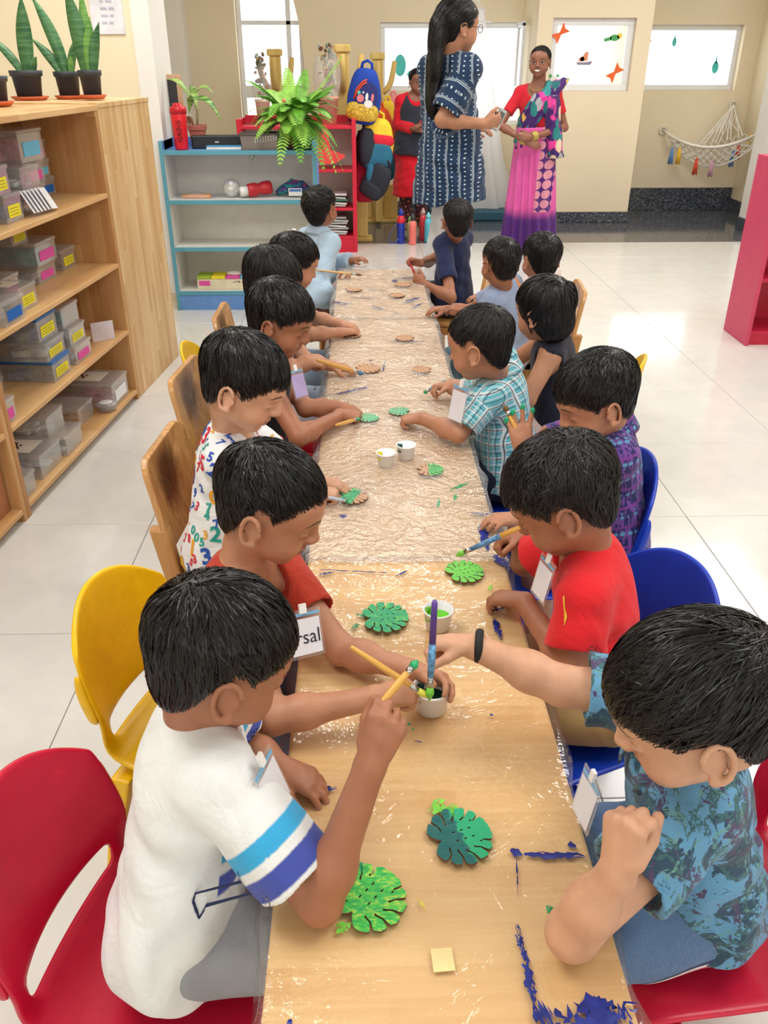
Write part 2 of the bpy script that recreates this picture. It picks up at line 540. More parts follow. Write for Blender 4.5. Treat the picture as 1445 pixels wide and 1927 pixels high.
struct(obj('wall_left', MB().bb((-2.3, 5.9, 0), (-2.0, BY + .2, HT)), CREAM)); struct(obj('trim_2', MB().bb((-2.0, 9.30, 0), (-1.72, BY, HT)), PALE))
struct(obj('wall_left', MB().bb((-3.7, -2.0, 0), (-3.6, 5.9, HT)), CREAM))
wall_xz('wall_front', -2.1, -3.6, 5.2, HT, [rect(-2.6, 1.0, -.4, 2.3), rect(1.0, 1.0, 4.2, 2.3)], .1, CREAM)  # unseen wall behind the camera, added to cut sky light from the rear
struct(obj('wall_right', MB().bb((4.10, 8.42, 0), (4.3, BY + .2, HT)), TAN)); struct(obj('wall_right', MB().bb((3.72, 8.02, 0), (5.2, 8.42, HT)), PALE))
struct(obj('wall_right', MB().bb((5.1, -2.0, 0), (5.2, 8.2, HT)), CREAM))
for lo, hi in (((1.645, 8.80, 0), (2.745, 8.82, .105)), ((2.73, 9.575, 0), (4.10, BY, .235)), ((4.075, 8.42, 0), (4.10, 9.58, .13)), ((3.70, 8.0, 0), (5.1, 8.02, .12)), ((3.70, 8.02, 0), (3.72, 8.42, .12)), ((-2.0, 9.58, 0), (1.66, BY, .105))):
    struct(obj('baseboard_back', MB().bb(lo, hi), GRAN2, bev=.003, seg=1))
for lo, hi in (((-3.6, 5.545, 0), (-1.20, 5.56, .10)), ((5.085, -2, 0), (5.1, 8.0, .1))):
    struct(obj('baseboard_left', MB().bb(lo, hi), M('beige_skirting', (222, 208, 182), .3)))
GLASS = clear_mat('window_glass', (1, 1, 1), .03, .02, .0)
UPVC = M('white_window_frame', (236, 238, 240), .35, vary=.01)
def window(n, x0, z0, x1, z1, y, bars=(), fw=.05):
    w_ = empty('window_%d' % n, ((x0 + x1) / 2, y, z0)); w_['kind'] = 'structure'
    o = (w_.location.x, y, z0)
    mb = MB()
    for a, b in (((x0, y - .03, z0), (x1, y + .03, z0 + fw)), ((x0, y - .03, z1 - fw), (x1, y + .03, z1)), ((x0, y - .03, z0 + fw), (x0 + fw, y + .03, z1 - fw)), ((x1 - fw, y - .03, z0 + fw), (x1, y + .03, z1 - fw))): mb.bb(a, b)
    obj('window_frame', mb, UPVC, w_, org=o, bev=.006)
    for b in bars:
        obj('window_bar', MB().bb((b[0], y - .02, b[1]), (b[2], y + .02, b[3])), UPVC, w_, org=o, bev=.004)
    obj('pane', MB().bb((x0 + fw, y - .003, z0 + fw), (x1 - fw, y + .003, z1 - fw)), GLASS, w_, org=o)
    return w_, o
window(1, -1.235, .80, -.56, 2.62, 9.74, bars=((-1.2, 1.12, -.6, 1.235), (-.74, 1.2, -.69, 2.6), (-1.2, 1.78, -.6, 1.82)))
window(2, .215, 1.185, 1.0, 1.80, 9.66)
window(6, 1.0, .86, 1.735, 1.80, 9.66)
window(3, 1.80, 1.205, 2.58, 1.81, 8.90, fw=.06)
window(4, 2.80, 1.19, 3.93, 1.785, 9.72, fw=.05)
# open casement beside window 2
c = empty('window_5', (1.735, 9.56, 1.19)); c['kind'] = 'structure'
o = (1.735, 9.56, 1.19)
mb = MB()
for a, b in (((1.59, 9.22, 1.19), (1.62, 9.56, 1.235)), ((1.59, 9.22, 1.755), (1.62, 9.56, 1.80)), ((1.59, 9.22, 1.2), (1.62, 9.265, 1.79)), ((1.59, 9.515, 1.2), (1.62, 9.56, 1.79))): mb.bb(a, b)
obj('window_frame', mb, UPVC, c, org=o, bev=.005); obj('pane', MB().bb((1.602, 9.26, 1.23), (1.608, 9.52, 1.76)), GLASS, c, org=o)
# ------------------------------------------------------------------ window stickers
def flat(name, loops, y, cx, cz, mat, label=None, cat=None, group=None, s=1, rot=0, parent=None, org=None):
    ca, sa = math.cos(rot), math.sin(rot)
    T = Matrix(((ca * s, -sa * s, 0, cx), (0, 0, -1, y), (sa * s, ca * s, 0, cz), (0, 0, 0, 1)))
    mb = MB(); mb.prism(loops, .002, T)
    if parent is not None: return obj(name, mb, mat, parent, org=org)
    return tag(obj(name, mb, mat, org=(cx, y, cz)), label, cat, group)
BOW = [(0, .09), (-.52, .34), (-.40, 0), (-.52, -.34), (0, -.09), (.52, -.34), (.40, 0), (.52, .34)]
ORG = M('orange_card', (240, 104, 40), .5)
flat('paper_bow', [BOW], 8.86, 1.885, 1.685, ORG, 'orange paper bow stuck high on the pillar window above the smiling woman', 'bow', s=.15, rot=.75)
flat('paper_bow', [BOW], 8.86, 2.44, 1.36, ORG, 'orange paper bow stuck low in the right corner of the pillar window', 'bow', s=.15, rot=.85)
def sticker(name, label, cx, cz, y, shapes):
    e = tag(empty(name, (cx, y, cz)), label, 'sticker')
    for nm, lp, mt in shapes: flat(nm, [[(cx + a, cz + b) for a, b in lp]], y, 0, 0, mt, parent=e, org=(cx, y, cz))
circ = lambda x, y, r, n=12, sy=1: [(x + r * math.cos(2 * PI * i / n), y + r * sy * math.sin(2 * PI * i / n)) for i in range(n)]
GRN = M('sticker_green', (70, 170, 90), .5); YEL = M('sticker_yellow', (240, 214, 90), .5); PEA = M('sticker_peach', (232, 150, 110), .5); BLU = M('sticker_blue', (110, 150, 200), .5); GRY = M('sticker_grey', (150, 140, 160), .5); AQ = M('sticker_aqua', (80, 205, 200), .5); PNK = M('sticker_pink', (230, 130, 140), .5)
sticker('bird_sticker', 'small green and yellow bird sticker in the upper corner of the pillar window', 2.40, 1.65, 8.86, [('body', circ(0, 0, .045, 14, .6), GRN), ('head', circ(.045, .015, .024), YEL), ('tail', [(-.03, .01), (-.10, -.005), (-.095, -.035), (-.03, -.02)], GRN)])
sticker('boat_sticker', 'small peach figure in a grey boat sticker at the middle of the pillar window', 2.135, 1.48, 8.86, [('boat', [(-.08, -.03), (-.06, -.055), (.06, -.055), (.085, -.02), (.0, -.03)], GRY), ('figure', [(-.05, -.028), (-.06, .0), (-.02, .02), (.01, .06), (.035, .05), (.03, -.02)], PEA), ('cloth', circ(-.02, -.005, .02), BLU)])
sticker('panda_sticker', 'small pale round-eared sticker low on the pillar window beside the smiling woman', 1.86, 1.30, 8.86, [('face', circ(0, 0, .035), M('sticker_white', (236, 236, 230), .5)), ('ear', circ(-.035, .035, .014), GRN), ('ear', circ(.035, .035, .014), GRN), ('mouth', circ(0, -.02, .008), PEA)])
sticker('drop_sticker', 'aqua drop sticker on the right end of the niche window', 3.72, 1.40, 9.69, [('drop', circ(0, 0, .035, 12, 1.6), AQ), ('tip', [(-.012, .04), (.012, .04), (.0, .13)], AQ)])
sticker('drop_sticker', 'pale aqua drop sticker high on the middle of the niche window', 3.25, 1.63, 9.69, [('drop', circ(0, 0, .022, 12, 1.8), AQ), ('tip', [(-.008, .03), (.008, .03), (.0, .10)], AQ)])
sticker('flower_sticker', 'faded pink sticker at the left end of the niche window', 2.98, 1.66, 9.69, [('petal', circ(0, -.02, .03, 10, .7), PNK), ('petal', circ(0, .03, .018, 10, 1.2), PNK)])
sticker('fish_sticker', 'aqua fish sticker on the window behind the woman in the black waistcoat', .42, 1.42, 9.63, [('body', circ(0, 0, .06, 14, 1.7), AQ), ('fin', circ(.14, -.08, .07, 10, .6), AQ)])
# ------------------------------------------------------------------ poster on the left wall
o = P(200, 20, y=5.54)
e = tag(empty('paper_notice', o), 'white printed notice on the cream wall above the snake plants', 'poster')
p0 = P(160, -40, y=5.545); p1 = P(236, 64, y=5.545)
obj('paper', MB().bb((p0[0], 5.548, p1[2]), (p1[0], 5.558, p0[2])), M('notice_paper', (236, 234, 240), .6), e, org=o)
mb = MB()
for r in range(9):
    zz = p1[2] + .05 + r * .035; xx = p0[0] + .06
    while xx < p1[0] - .07:
        wd = rnd.uniform(.02, .05); mb.bb((xx, 5.546, zz), (xx + wd, 5.548, zz + .012)); xx += wd + .012
obj('printed_lines', mb, M('notice_ink', (190, 190, 205), .6), e, org=o)
# ------------------------------------------------------------------ fill lights added under the unseen ceiling to brighten the room
for x, y in ((-1.2, 1.2), (1.6, 1.2), (-1.0, 4.2), (2.2, 4.2), (.6, 6.6), (3.2, 6.6)):
    l = area('added_ceiling_fill', (x, y, HT - .03), (1.2, 1.2), 38, (0, 0, 0), (1.0, .985, .96))
# ------------------------------------------------------------------ people
def unit(v):
    v = np.array(v, dtype=float); return v / (np.linalg.norm(v) + 1e-12)
def Rm(yaw, pitch=0, roll=0):
    """columns = local right, forward, up; yaw measured from +X, pitch = looking down, roll = tilt to own right"""
    return np.array((Matrix.Rotation(yaw - PI / 2, 3, 'Z') @ Matrix.Rotation(-pitch, 3, 'X') @ Matrix.Rotation(roll, 3, 'Y')))
def skin_mat(name, rgb, eye='down', lip=(150, 88, 78), mouth='shut'):
    g = G(name)
    hc = g.attr('hc'); x, y, z = g.xyz(hc)
    ax = g.mth('ABSOLUTE', x)
    base = lin(rgb)
    nz = g.noise(g.geo(), 30, 3)
    col = g.ramp(nz, [(.3, tuple(c * .9 for c in base)), (.7, tuple(min(1, c * 1.08) for c in base))])
    front = g.sstep(y, .02, .035)
    def ell(cx, cz, rx, rz, soft=.25, src=ax):
        a = g.mth('DIVIDE', g.mth('SUBTRACT', src, cx), rx); b = g.mth('DIVIDE', g.mth('SUBTRACT', z, cz), rz)
        d = g.mth('SQRT', g.mth('ADD', g.mth('MULTIPLY', a, a), g.mth('MULTIPLY', b, b)))
        return g.mth('MULTIPLY', g.mth('SUBTRACT', 1, g.sstep(d, 1 - soft, 1 + soft)), front)
    def arc(x0, z0, k, lin_, hw, th):
        dx = g.mth('SUBTRACT', ax, x0)
        zc = g.mth('ADD', g.mth('ADD', z0, g.mth('MULTIPLY', g.mth('MULTIPLY', dx, dx), k)), g.mth('MULTIPLY', dx, lin_))
        dz = g.mth('ABSOLUTE', g.mth('SUBTRACT', z, zc))
        fall = g.mth('SUBTRACT', 1, g.mth('POWER', g.mth('MINIMUM', g.mth('ABSOLUTE', g.mth('DIVIDE', dx, hw)), 1), 3))
        t = g.mth('MULTIPLY', fall, th)
        m = g.mth('SUBTRACT', 1, g.sstep(g.mth('SUBTRACT', dz, t), -.0007, .0009))
        return g.mth('MULTIPLY', g.mth('MULTIPLY', m, front), g.mth('GREATER_THAN', hw, g.mth('ABSOLUTE', dx)))
    dark = (.012, .008, .007)
    # blush, ears, lips
    col = g.mix(g.mth('MULTIPLY', ell(.036, -.028, .022, .018, .6), .25), col, tuple(base[i] * (1.05, .8, .75)[i] for i in range(3)))
    if mouth == 'smile':
        col = g.mix(ell(0, -.048, .023, .011, .12, x), col, lin(lip))
        col = g.mix(ell(0, -.0475, .018, .006, .1, x), col, (.85, .82, .76))
    else:
        col = g.mix(g.mth('MULTIPLY', ell(0, -.049, .017, .0075, .25, x), .75), col, lin(lip))
        dz = g.mth('ABSOLUTE', g.mth('SUBTRACT', z, g.mth('ADD', -.049, g.mth('MULTIPLY', g.mth('MULTIPLY', x, x), 6.0))))
        ml = g.mth('MULTIPLY', g.mth('MULTIPLY', g.mth('LESS_THAN', dz, .0009), g.mth('LESS_THAN', ax, .017)), front)
        col = g.mix(g.mth('MULTIPLY', ml, .7), col, dark)
    col = g.mix(g.mth('MULTIPLY', ell(.0062, -.0285, .0032, .0022), .8), col, dark)
    col = g.mix(g.mth('MULTIPLY', arc(.031, .026, -12, -.08, .019, .0026), .82), col, dark)
    if eye == 'down':
        col = g.mix(g.mth('MULTIPLY', arc(.030, -.0035, 13, -.05, .0145, .0017), .93), col, dark)
        col = g.mix(g.mth('MULTIPLY', arc(.030, .0085, -16, -.05, .014, .0006), .5), col, dark)
    else:
        col = g.mix(ell(.030, .001, .0125, .0056, .12), col, (.5, .47, .44))
        col = g.mix(ell(.0295, .0015, .0066, .0060, .12), col, (.02, .01, .008))
        col = g.mix(arc(.030, .0058, -24, -.05, .0145, .0014), col, dark)
        col = g.mix(g.mth('MULTIPLY', arc(.030, -.0046, 22, 0, .0125, .0004), .6), col, dark)
    if mouth == 'smile':
        col = g.mix(ell(0, .034, .003, .003, .2, x), col, (.35, .01, .01))
    g.bump(g.noise(g.geo(), 380, 2), .06, .002)
    return g.fin(col, .48, .4, 0, Subsurface_Weight=.0)
def head_prims(lf, ad=0):
    """the head in its own frame: +Y face, +X right, unit = a child's head"""
    e, r = lf.el, lf.rc
    e(A(0, -.010, .030), (.0715, .086, .070), k=.01)
    e(A(0, .018, -.022), (.058, .058, .066), k=.03)
    e(A(0, .052, -.074), (.020, .017, .017), k=.028)
    e(A(0, .050, .038), (.052, .030, .030), k=.03)
    for s in (-1, 1):
        e(A(s * .034, .047, -.036), (.027, .025, .026), k=.02)
        e(A(s * .031, .080, .003), (.017, .011, .010), k=.008, op='sub')
        e(A(s * .030, .0685, .000), (.0155, .0085, .0105), k=.005)
        r(A(s * .012, .082, .020), A(s * .040, .068, .021), .006, .005, k=.010)
        R = np.array(Matrix.Rotation(-s * .42, 3, 'Z') @ Matrix.Rotation(.18, 3, 'X'))
        RM = np.array(R)
        e(A(s * .0700, -.008, -.010), (.0045, .0165, .0250), R, k=.004)
        pr = None
        for j in range(11):
            a = math.radians(20 + j * 24)
            q = A(s * .0775, -.009, -.010) + RM @ A(s * .0035 * math.sin(a * .6), .0170 * math.cos(a), .0260 * math.sin(a))
            if pr is not None: r(pr, q, .0040, .0040, k=.0025)
            pr = q
        e(A(s * .0755, .000, -.035), (.0060, .0080, .0085), k=.004)
        e(A(s * .0745, .0065, -.014), (.0045, .0035, .0060), k=.003)
    r(A(0, .077, .012), A(0, .0885, -.018), .0070, .0085, k=.012)
    e(A(0, .0905, -.0215), (.0090, .0082, .0078), k=.007)
    for s in (-1, 1):
        e(A(s * .0105, .0835, -.0245), (.0068, .0085, .0062), k=.006)
        e(A(s * .0062, .0895, -.0305), (.0028, .004, .003), k=.003, op='sub')
    r(A(-.012, .0755, -.0455), A(.012, .0755, -.0455), .0055, .0055, k=.006)
    e(A(0, .0795, -.0445), (.010, .0055, .0045), k=.005)
    r(A(-.010, .0745, -.0535), A(.010, .0745, -.0535), .0062, .0062, k=.006)
    e(A(0, .085, -.049), (.020, .008, .0012), k=.003, op='sub')
    e(A(0, .080, -.0625), (.014, .006, .004), k=.006, op='sub')
POSES = {'relax': ((22, 28, 18),) * 4, 'flat': ((8, 10, 6),) * 4, 'fist': ((72, 88, 55),) * 4,
         'pinch': ((48, 52, 25), (56, 58, 30), (66, 70, 40), (72, 76, 45)), 'open': ((-4, 6, 4),) * 4,
         'grip': ((55, 60, 35), (60, 65, 40), (64, 68, 42), (66, 70, 45)), 'point': ((14, 20, 12), (60, 75, 45), (68, 80, 50), (72, 80, 50))}
def hand(f, wr, d, nrm, right, s=1, pose='relax', spread=4, k=.004, thumb=None):
    d = unit(d); nrm = unit(np.array(nrm) - d * np.dot(nrm, d))
    th = np.cross(d, nrm) * (1 if right else -1)
    if isinstance(pose, str): pose = POSES[pose]
    tips = []
    offs = (.0185, .0065, -.0058, -.0170); lens = (.041, .046, .042, .033); rad = (.0062, .0064, .0061, .0054)
    cen = wr + d * .030 * s
    f.rc(wr - d * .010 * s, cen, .0165 * s, .0150 * s, k=.012)
    for i in range(4):
        kn = wr + d * (.053 - .004 * abs(i - 1)) * s + th * offs[i] * s + nrm * (-.002 if i in (1, 2) else 0) * s
        f.rc(wr + d * .012 * s + th * offs[i] * .55 * s, kn, .0125 * s, .0088 * s, k=.006)
        a = math.radians(spread * (1.5 - i)); fd = d * math.cos(a) + th * math.sin(a)
        p = kn; ang = 0; rr = rad[i] * s
        for j, (L, c) in enumerate(zip((.46, .30, .24), pose[i])):
            ang += math.radians(c)
            q = p + (fd * math.cos(ang) + nrm * math.sin(ang)) * lens[i] * L * s
            f.rc(p, q, rr, rr * .92, k=.0025 if j else .004)
            p = q; rr *= .92
        tips.append(p)
    tb = wr + d * .014 * s + th * .016 * s + nrm * .004 * s
    if thumb is None: thumb = (.72, .62, .35)
    t1 = tb + unit(d * thumb[0] + th * thumb[1] + nrm * thumb[2]) * .026 * s
    t2 = t1 + unit(d * (thumb[0] + .25) + th * (thumb[1] - .35) + nrm * (thumb[2] + .1)) * .024 * s
    f.rc(tb, t1, .0105 * s, .0078 * s, k=.006); f.rc(t1, t2, .0076 * s, .0064 * s, k=.003)
    tips.append(t2)
    return dict(tips=tips, thumb=t2, index=tips[0], d=d, n=nrm, th=th, wr=wr)
def hairline(q, st):
    """>0 where hair grows"""
    x, y, z = q[..., 0], q[..., 1], q[..., 2]
    f = st.get('front', .047); nape = st.get('nape', -.052) - .024; ear = st.get('ear', .016) + .010
    h = np.interp(y, [-.10, -.052, -.036, -.026, -.010, .010, .020, .034, .052, .070, .10], [nape, nape, ear - .062, ear - .03, ear, ear, ear - .020, ear - .002, f - .012, f, f])
    return z - h
def make_hair(name, Hc, R, s, st, mat, parent, org, n=1500, vox=.0045):
    lf = Field((-.12, -.15 - st.get('long', 0) * .3, -.15 - st.get('long', 0)), (.12, .13, .14), vox)
    t = st.get('t', .011)
    cc = A(0, -.012, .031); cr = A(.0715, .086, .071) + A(t * .75, t, t * 1.1)
    lf.el(cc, cr, k=.01)
    lf.el(A(0, -.034, -.030), (.055, .050, .056), k=.035)
    for c, r_, k in st.get('extra', ()): lf.el(A(*c), r_, k=k)
    for c, r_, k in st.get('tail', ()): lf.el(A(*c), r_, k=k)
    X, Y, Z = lf.xyz((slice(None),) * 3)
    q = np.stack(np.broadcast_arrays(X, Y, Z), -1)
    bob = 1 if st.get('extra') else 0
    g = hairline(q, st)
    if st.get('tail'):
        tg = np.minimum.reduce([d_el(X, Y, Z, A(*c), r_) for c, r_, k in st['tail']])
        g = np.maximum(g, .012 - tg)
    wv = .0018 * np.sin(X * 190 + 3 * np.sin(Y * 60)) * np.sin(Y * 120 + Z * 70 + 1.3)
    thin = .0085 * np.clip((-Z + .055) / .07, 0, 1) * (1 - bob)
    if st.get('tail'): thin = thin * np.clip(tg / .01, 0, 1)
    S = (lf.d + thin).astype(np.float32)
    lf.d = smax(S + wv * .8, -g * .8, .010).astype(np.float32)
    V, F = lf.mesh()
    gr = [x.astype(np.float32) for x in np.gradient(S, vox)]
    def samp(p):
        u = np.clip((p - lf.lo) / vox, 1, np.array(lf.n) - 2.01); i = u.astype(int); f = u - i
        def tri(D):
            o = 0
            for a_ in (0, 1):
                for b_ in (0, 1):
                    for c_ in (0, 1): o = o + D[i[:, 0] + a_, i[:, 1] + b_, i[:, 2] + c_] * (f[:, 0] if a_ else 1 - f[:, 0]) * (f[:, 1] if b_ else 1 - f[:, 1]) * (f[:, 2] if c_ else 1 - f[:, 2])
            return o
        n_ = np.stack([tri(x) for x in gr], 1)
        return tri(S), n_ / (np.linalg.norm(n_, axis=1)[:, None] + 1e-9)
    rs = np.random.RandomState(st.get('seed', 1))
    n = int(n * 2.4)
    p = V[rs.randint(0, len(V), n * 2)] + rs.normal(size=(n * 2, 3)) * vox * .4
    d0, n0 = samp(p)
    p = p[(np.abs(d0) < .004)][:n]; n = len(p)
    crown = A(*st.get('crown', (.0, -.062, .075)))
    seg = st.get('seg', 5); h = st.get('len', .048) / seg * rs.uniform(.6, 1.25, size=(n, 1)) * np.clip(1.1 + p[:, 2:3] * 8 * (1 - bob), .45, 1)
    lift = rs.uniform(.0, st.get('lift', .05), size=(n, 1)) * .07; over = rs.uniform(-.006, st.get('over', .010) * .7, size=n)
    lk = np.floor((p + 1) / .016)
    jit = rs.normal(size=(n, 3)) * st.get('mess', .22) * .55 + np.sin(lk @ A(12.9, 78.2, 37.7))[:, None] * np.stack([np.sin(lk @ A(3.1, 5.7, 9.1)), np.cos(lk @ A(7.3, 2.2, 4.4)), np.sin(lk @ A(1.7, 8.3, 6.1))], 1) * st.get('mess', .22) * 1.3
    part = A(*st.get('part', (0, 0, 0)))
    wdt = rs.uniform(.0004, .0012, size=(n, 1)) * st.get('w', 1); tw = rs.uniform(-.8, .8, size=(n, 1))
    Vs = []; cur = p.copy(); alive = np.ones(n, bool)
    for i in range(seg + 1):
        d_, nr = samp(cur)
        dr = cur - crown; dr /= np.linalg.norm(dr, axis=1)[:, None] + .002
        dr = dr + jit + A(0, 0, -.35) + part * np.clip((cur[:, 1:2] + .02) * 12, 0, 1) + A(0, 0, -1.2) * np.clip((.0 - cur[:, 2:3]) / .03, 0, 1)
        dr -= nr * np.sum(dr * nr, 1)[:, None]; dr /= np.linalg.norm(dr, axis=1)[:, None] + 1e-9
        sd = np.cross(nr, dr); sd = sd * np.cos(tw) + nr * np.sin(tw)
        tp = math.sin(PI * (.12 + .88 * (1 - i / seg)) * .5) if i < seg else .05
        Vs.append(cur + sd * wdt * tp); Vs.append(cur - sd * wdt * tp)
        if i < seg:
            nx = cur + dr * h
            dn, nn = samp(nx)
            tgt = .0010 + lift[:, 0] * math.sin(PI * min(1, (i + 1) / seg) * st.get('arch', .75)) * np.clip(1 + nx[:, 2] * 9, .2, 1)
            nx = nx + nn * (tgt - dn)[:, None]
            hl = hairline(nx, st)
            if st.get('tail'): hl = np.maximum(hl, np.where(nx[:, 1] < -.085, 1, -1))
            alive &= hl > -over
            cur = np.where(alive[:, None], nx, cur)
    SV = np.stack(Vs, 1).reshape(-1, 3)
    m = (seg + 1) * 2
    b = (np.arange(n) * m)[:, None] + np.arange(0, seg * 2, 2)[None, :]
    SF = np.stack([b, b + 1, b + 3, b + 2], -1).reshape(-1, 4)
    V = np.concatenate([V, SV]); F = np.concatenate([F, SF + len(V) - len(SV)])
    W = (V * s) @ R.T + Hc
    return np_mesh(name, W, F, mat, parent, org, relax=0)
PEOPLE = {}
def person(key, label, at, pel, neck, yaw, head, skin, hair, arms=None, top=None, bottom=None, vox=.0036, hs=1.0, bs=1.0, stand=False, knees=None, group=None, sh_w=.098, hair_n=1500, feet=None, hairname='hair'):
    """one continuous skin surface plus hair and clothing children"""
    pel = A(*pel); neck = A(*neck)
    fw0 = A(math.cos(yaw), math.sin(yaw), 0); U = unit(neck - pel); L = np.linalg.norm(neck - pel)
    Fd = unit(fw0 - U * np.dot(fw0, U)); S = np.cross(Fd, U)
    Hc = A(*head['c']); R = Rm(head['yaw'], head.get('pitch', .3), head.get('roll', 0))
    arms = arms or {}
    org = A(*at)
    shd = {}
    for sd, sg in (('R', 1), ('L', -1)):
        a = arms.get(sd, {})
        shd[sd] = neck - U * .045 * bs + S * sg * sh_w * bs + A(*a.get('sh', (0, 0, 0)))
    pts = [pel - .18 * bs, pel + .18 * bs, neck - .16 * bs, neck + .16 * bs, Hc - .125 * hs, Hc + .125 * hs]
    for a in arms.values(): pts += [A(*a['el']) - .06, A(*a['el']) + .06, A(*a['wr']) - .12, A(*a['wr']) + .12]
    lg = []
    for sg in (1, -1):
        hip = pel + S * sg * .052 * bs
        if stand: kn = A(hip[0], hip[1], hip[2] * .53) + Fd * .01; an = A(hip[0], hip[1], .07 * bs) + S * sg * .01
        else:
            kn = hip + fw0 * .21 * bs + S * sg * .025 + A(0, 0, -.01); an = A(kn[0], kn[1], .055) - fw0 * .03
        if knees: kn, an = A(*knees[0 if sg > 0 else 1][0]), A(*knees[0 if sg > 0 else 1][1])
        lg.append((hip, kn, an)); pts += [kn - .09 * bs, kn + .09 * bs, an - A(.15, .15, .055), an + .15]
    lo = np.min(pts, 0); hi = np.max(pts, 0)
    f = Field(lo, hi, vox)
    # trunk
    ex = lambda v, o: tuple(x * bs + o for x in v)
    Rt = np.stack([S, Fd, U], 1)
    def trunk(fl, o, k=.03):
        fl.el(pel + U * L * .66, ex((.098, .066, .12), o), Rt, k=k)
        fl.el(pel + U * L * .32 + Fd * .006, ex((.090, .070, .12), o), Rt, k=k)
        fl.el(pel + U * .01, ex((.100, .080, .085), o), Rt, k=k)
        for sd in 'RL': fl.rc(neck - U * .022 * bs, shd[sd], .034 * bs + o, .033 * bs + o, k=k)
    trunk(f, 0)
    nk = Hc + R @ A(0, -.022, -.055) * hs
    f.rc(neck - U * .03 * bs, nk, .040 * bs, .036 * bs, k=.02)
    hinfo = {}
    for sd, a in arms.items():
        el, wr = A(*a['el']), A(*a['wr']); sh = shd[sd]; m = a.get('m', 1) * bs
        f.rc(sh, el, .034 * m, .026 * m, k=.02)
        f.rc(el, wr, .0275 * m, .0180 * m, k=.012)
        f.el(el + unit(wr - el) * .05 * bs, (.027 * m,) * 3, k=.02)
        hd = A(*a['hd']) if 'hd' in a else wr - el
        hinfo[sd] = hand(f, wr + unit(wr - el) * .008, hd, a.get('n', (0, 0, -1)), sd == 'R', a.get('hs', 1) * bs, a.get('pose', 'relax'), a.get('spread', 4), thumb=a.get('thumb'))
    for hip, kn, an in lg:
        f.rc(hip, kn, .062 * bs, .046 * bs, k=.03); f.rc(kn, an, .044 * bs, .026 * bs, k=.02)
        f.rc(an + A(0, 0, -.02) * bs, an + A(0, 0, -.032) * bs + fw0 * .10 * bs, .027 * bs, .022 * bs, k=.02)
    # head
    lf = Field((-.10, -.11, -.105), (.10, .115, .112), vox / hs)
    head_prims(lf)
    m = .115 * hs * 1.25
    q = f.sl(Hc - m, Hc + m)
    X, Y, Z = f.xyz(q)
    loc = [((X - Hc[0]) * R[0][i] + (Y - Hc[1]) * R[1][i] + (Z - Hc[2]) * R[2][i]) / hs for i in range(3)]
    idx = [np.clip((loc[i] - lf.lo[i]) / lf.vox, 0, lf.n[i] - 1.001) for i in range(3)]
    i0 = [x.astype(np.int32) for x in idx]; fr = [(x - y).astype(np.float32) for x, y in zip(idx, i0)]
    D = 0
    for a in (0, 1):
        for b in (0, 1):
            for c in (0, 1):
                D = D + lf.d[i0[0] + a, i0[1] + b, i0[2] + c] * ((fr[0] if a else 1 - fr[0]) * (fr[1] if b else 1 - fr[1]) * (fr[2] if c else 1 - fr[2]))
    out = np.maximum.reduce([np.maximum(lf.lo[i] - loc[i], loc[i] - (lf.lo[i] + lf.vox * (lf.n[i] - 1))) for i in range(3)])
    D = (D + np.maximum(out, 0)) * hs
    f.d[q] = smin(f.d[q], D, .014 * hs)
    V, F = f.mesh()
    hc = (V - Hc) @ R / hs
    far = np.linalg.norm(hc, axis=1) > .135
    hc[far] = (0, -9, -9)
    body = np_mesh('person', V, F, skin, None, org, {'hc': hc}, thin=.34)
    tag(body, label, 'person', group)
    if hair: make_hair(hairname, Hc, R, hs, hair, hair['mat'], body, org, hair_n, .0045 if vox < .004 else .006)
    info = dict(body=body, org=org, shd=shd, S=S, F=Fd, U=U, L=L, pel=pel, neck=neck, Hc=Hc, R=R, hs=hs, hands=hinfo, lg=lg, bs=bs)
    if top: info['top'] = shirt(info, top, trunk, arms, vox * 1.25)
    if bottom: info['bottom'] = trousers(info, bottom, fw0, vox * 1.4)
    PEOPLE[key] = info
    return info
def wrinkle(X, Y, Z, amp, f=1.0, seed=0):
    a = np.sin((X * 31 + Y * 27 + Z * 62) * f + 2.1 * np.sin((Y * 23 - Z * 19) * f + seed) + seed)
    b = np.sin((X * -43 + Y * 37 + Z * 29) * f + 1.7 * np.sin((X * 29 + Z * 13) * f + seed * 2))
    c = np.sin((X * 90 + Y * -75 + Z * 60) * f + 1.4 * np.sin((X * 40 - Y * 33) * f + seed))
    return amp * (a * .5 + b * .4 + c * .25)
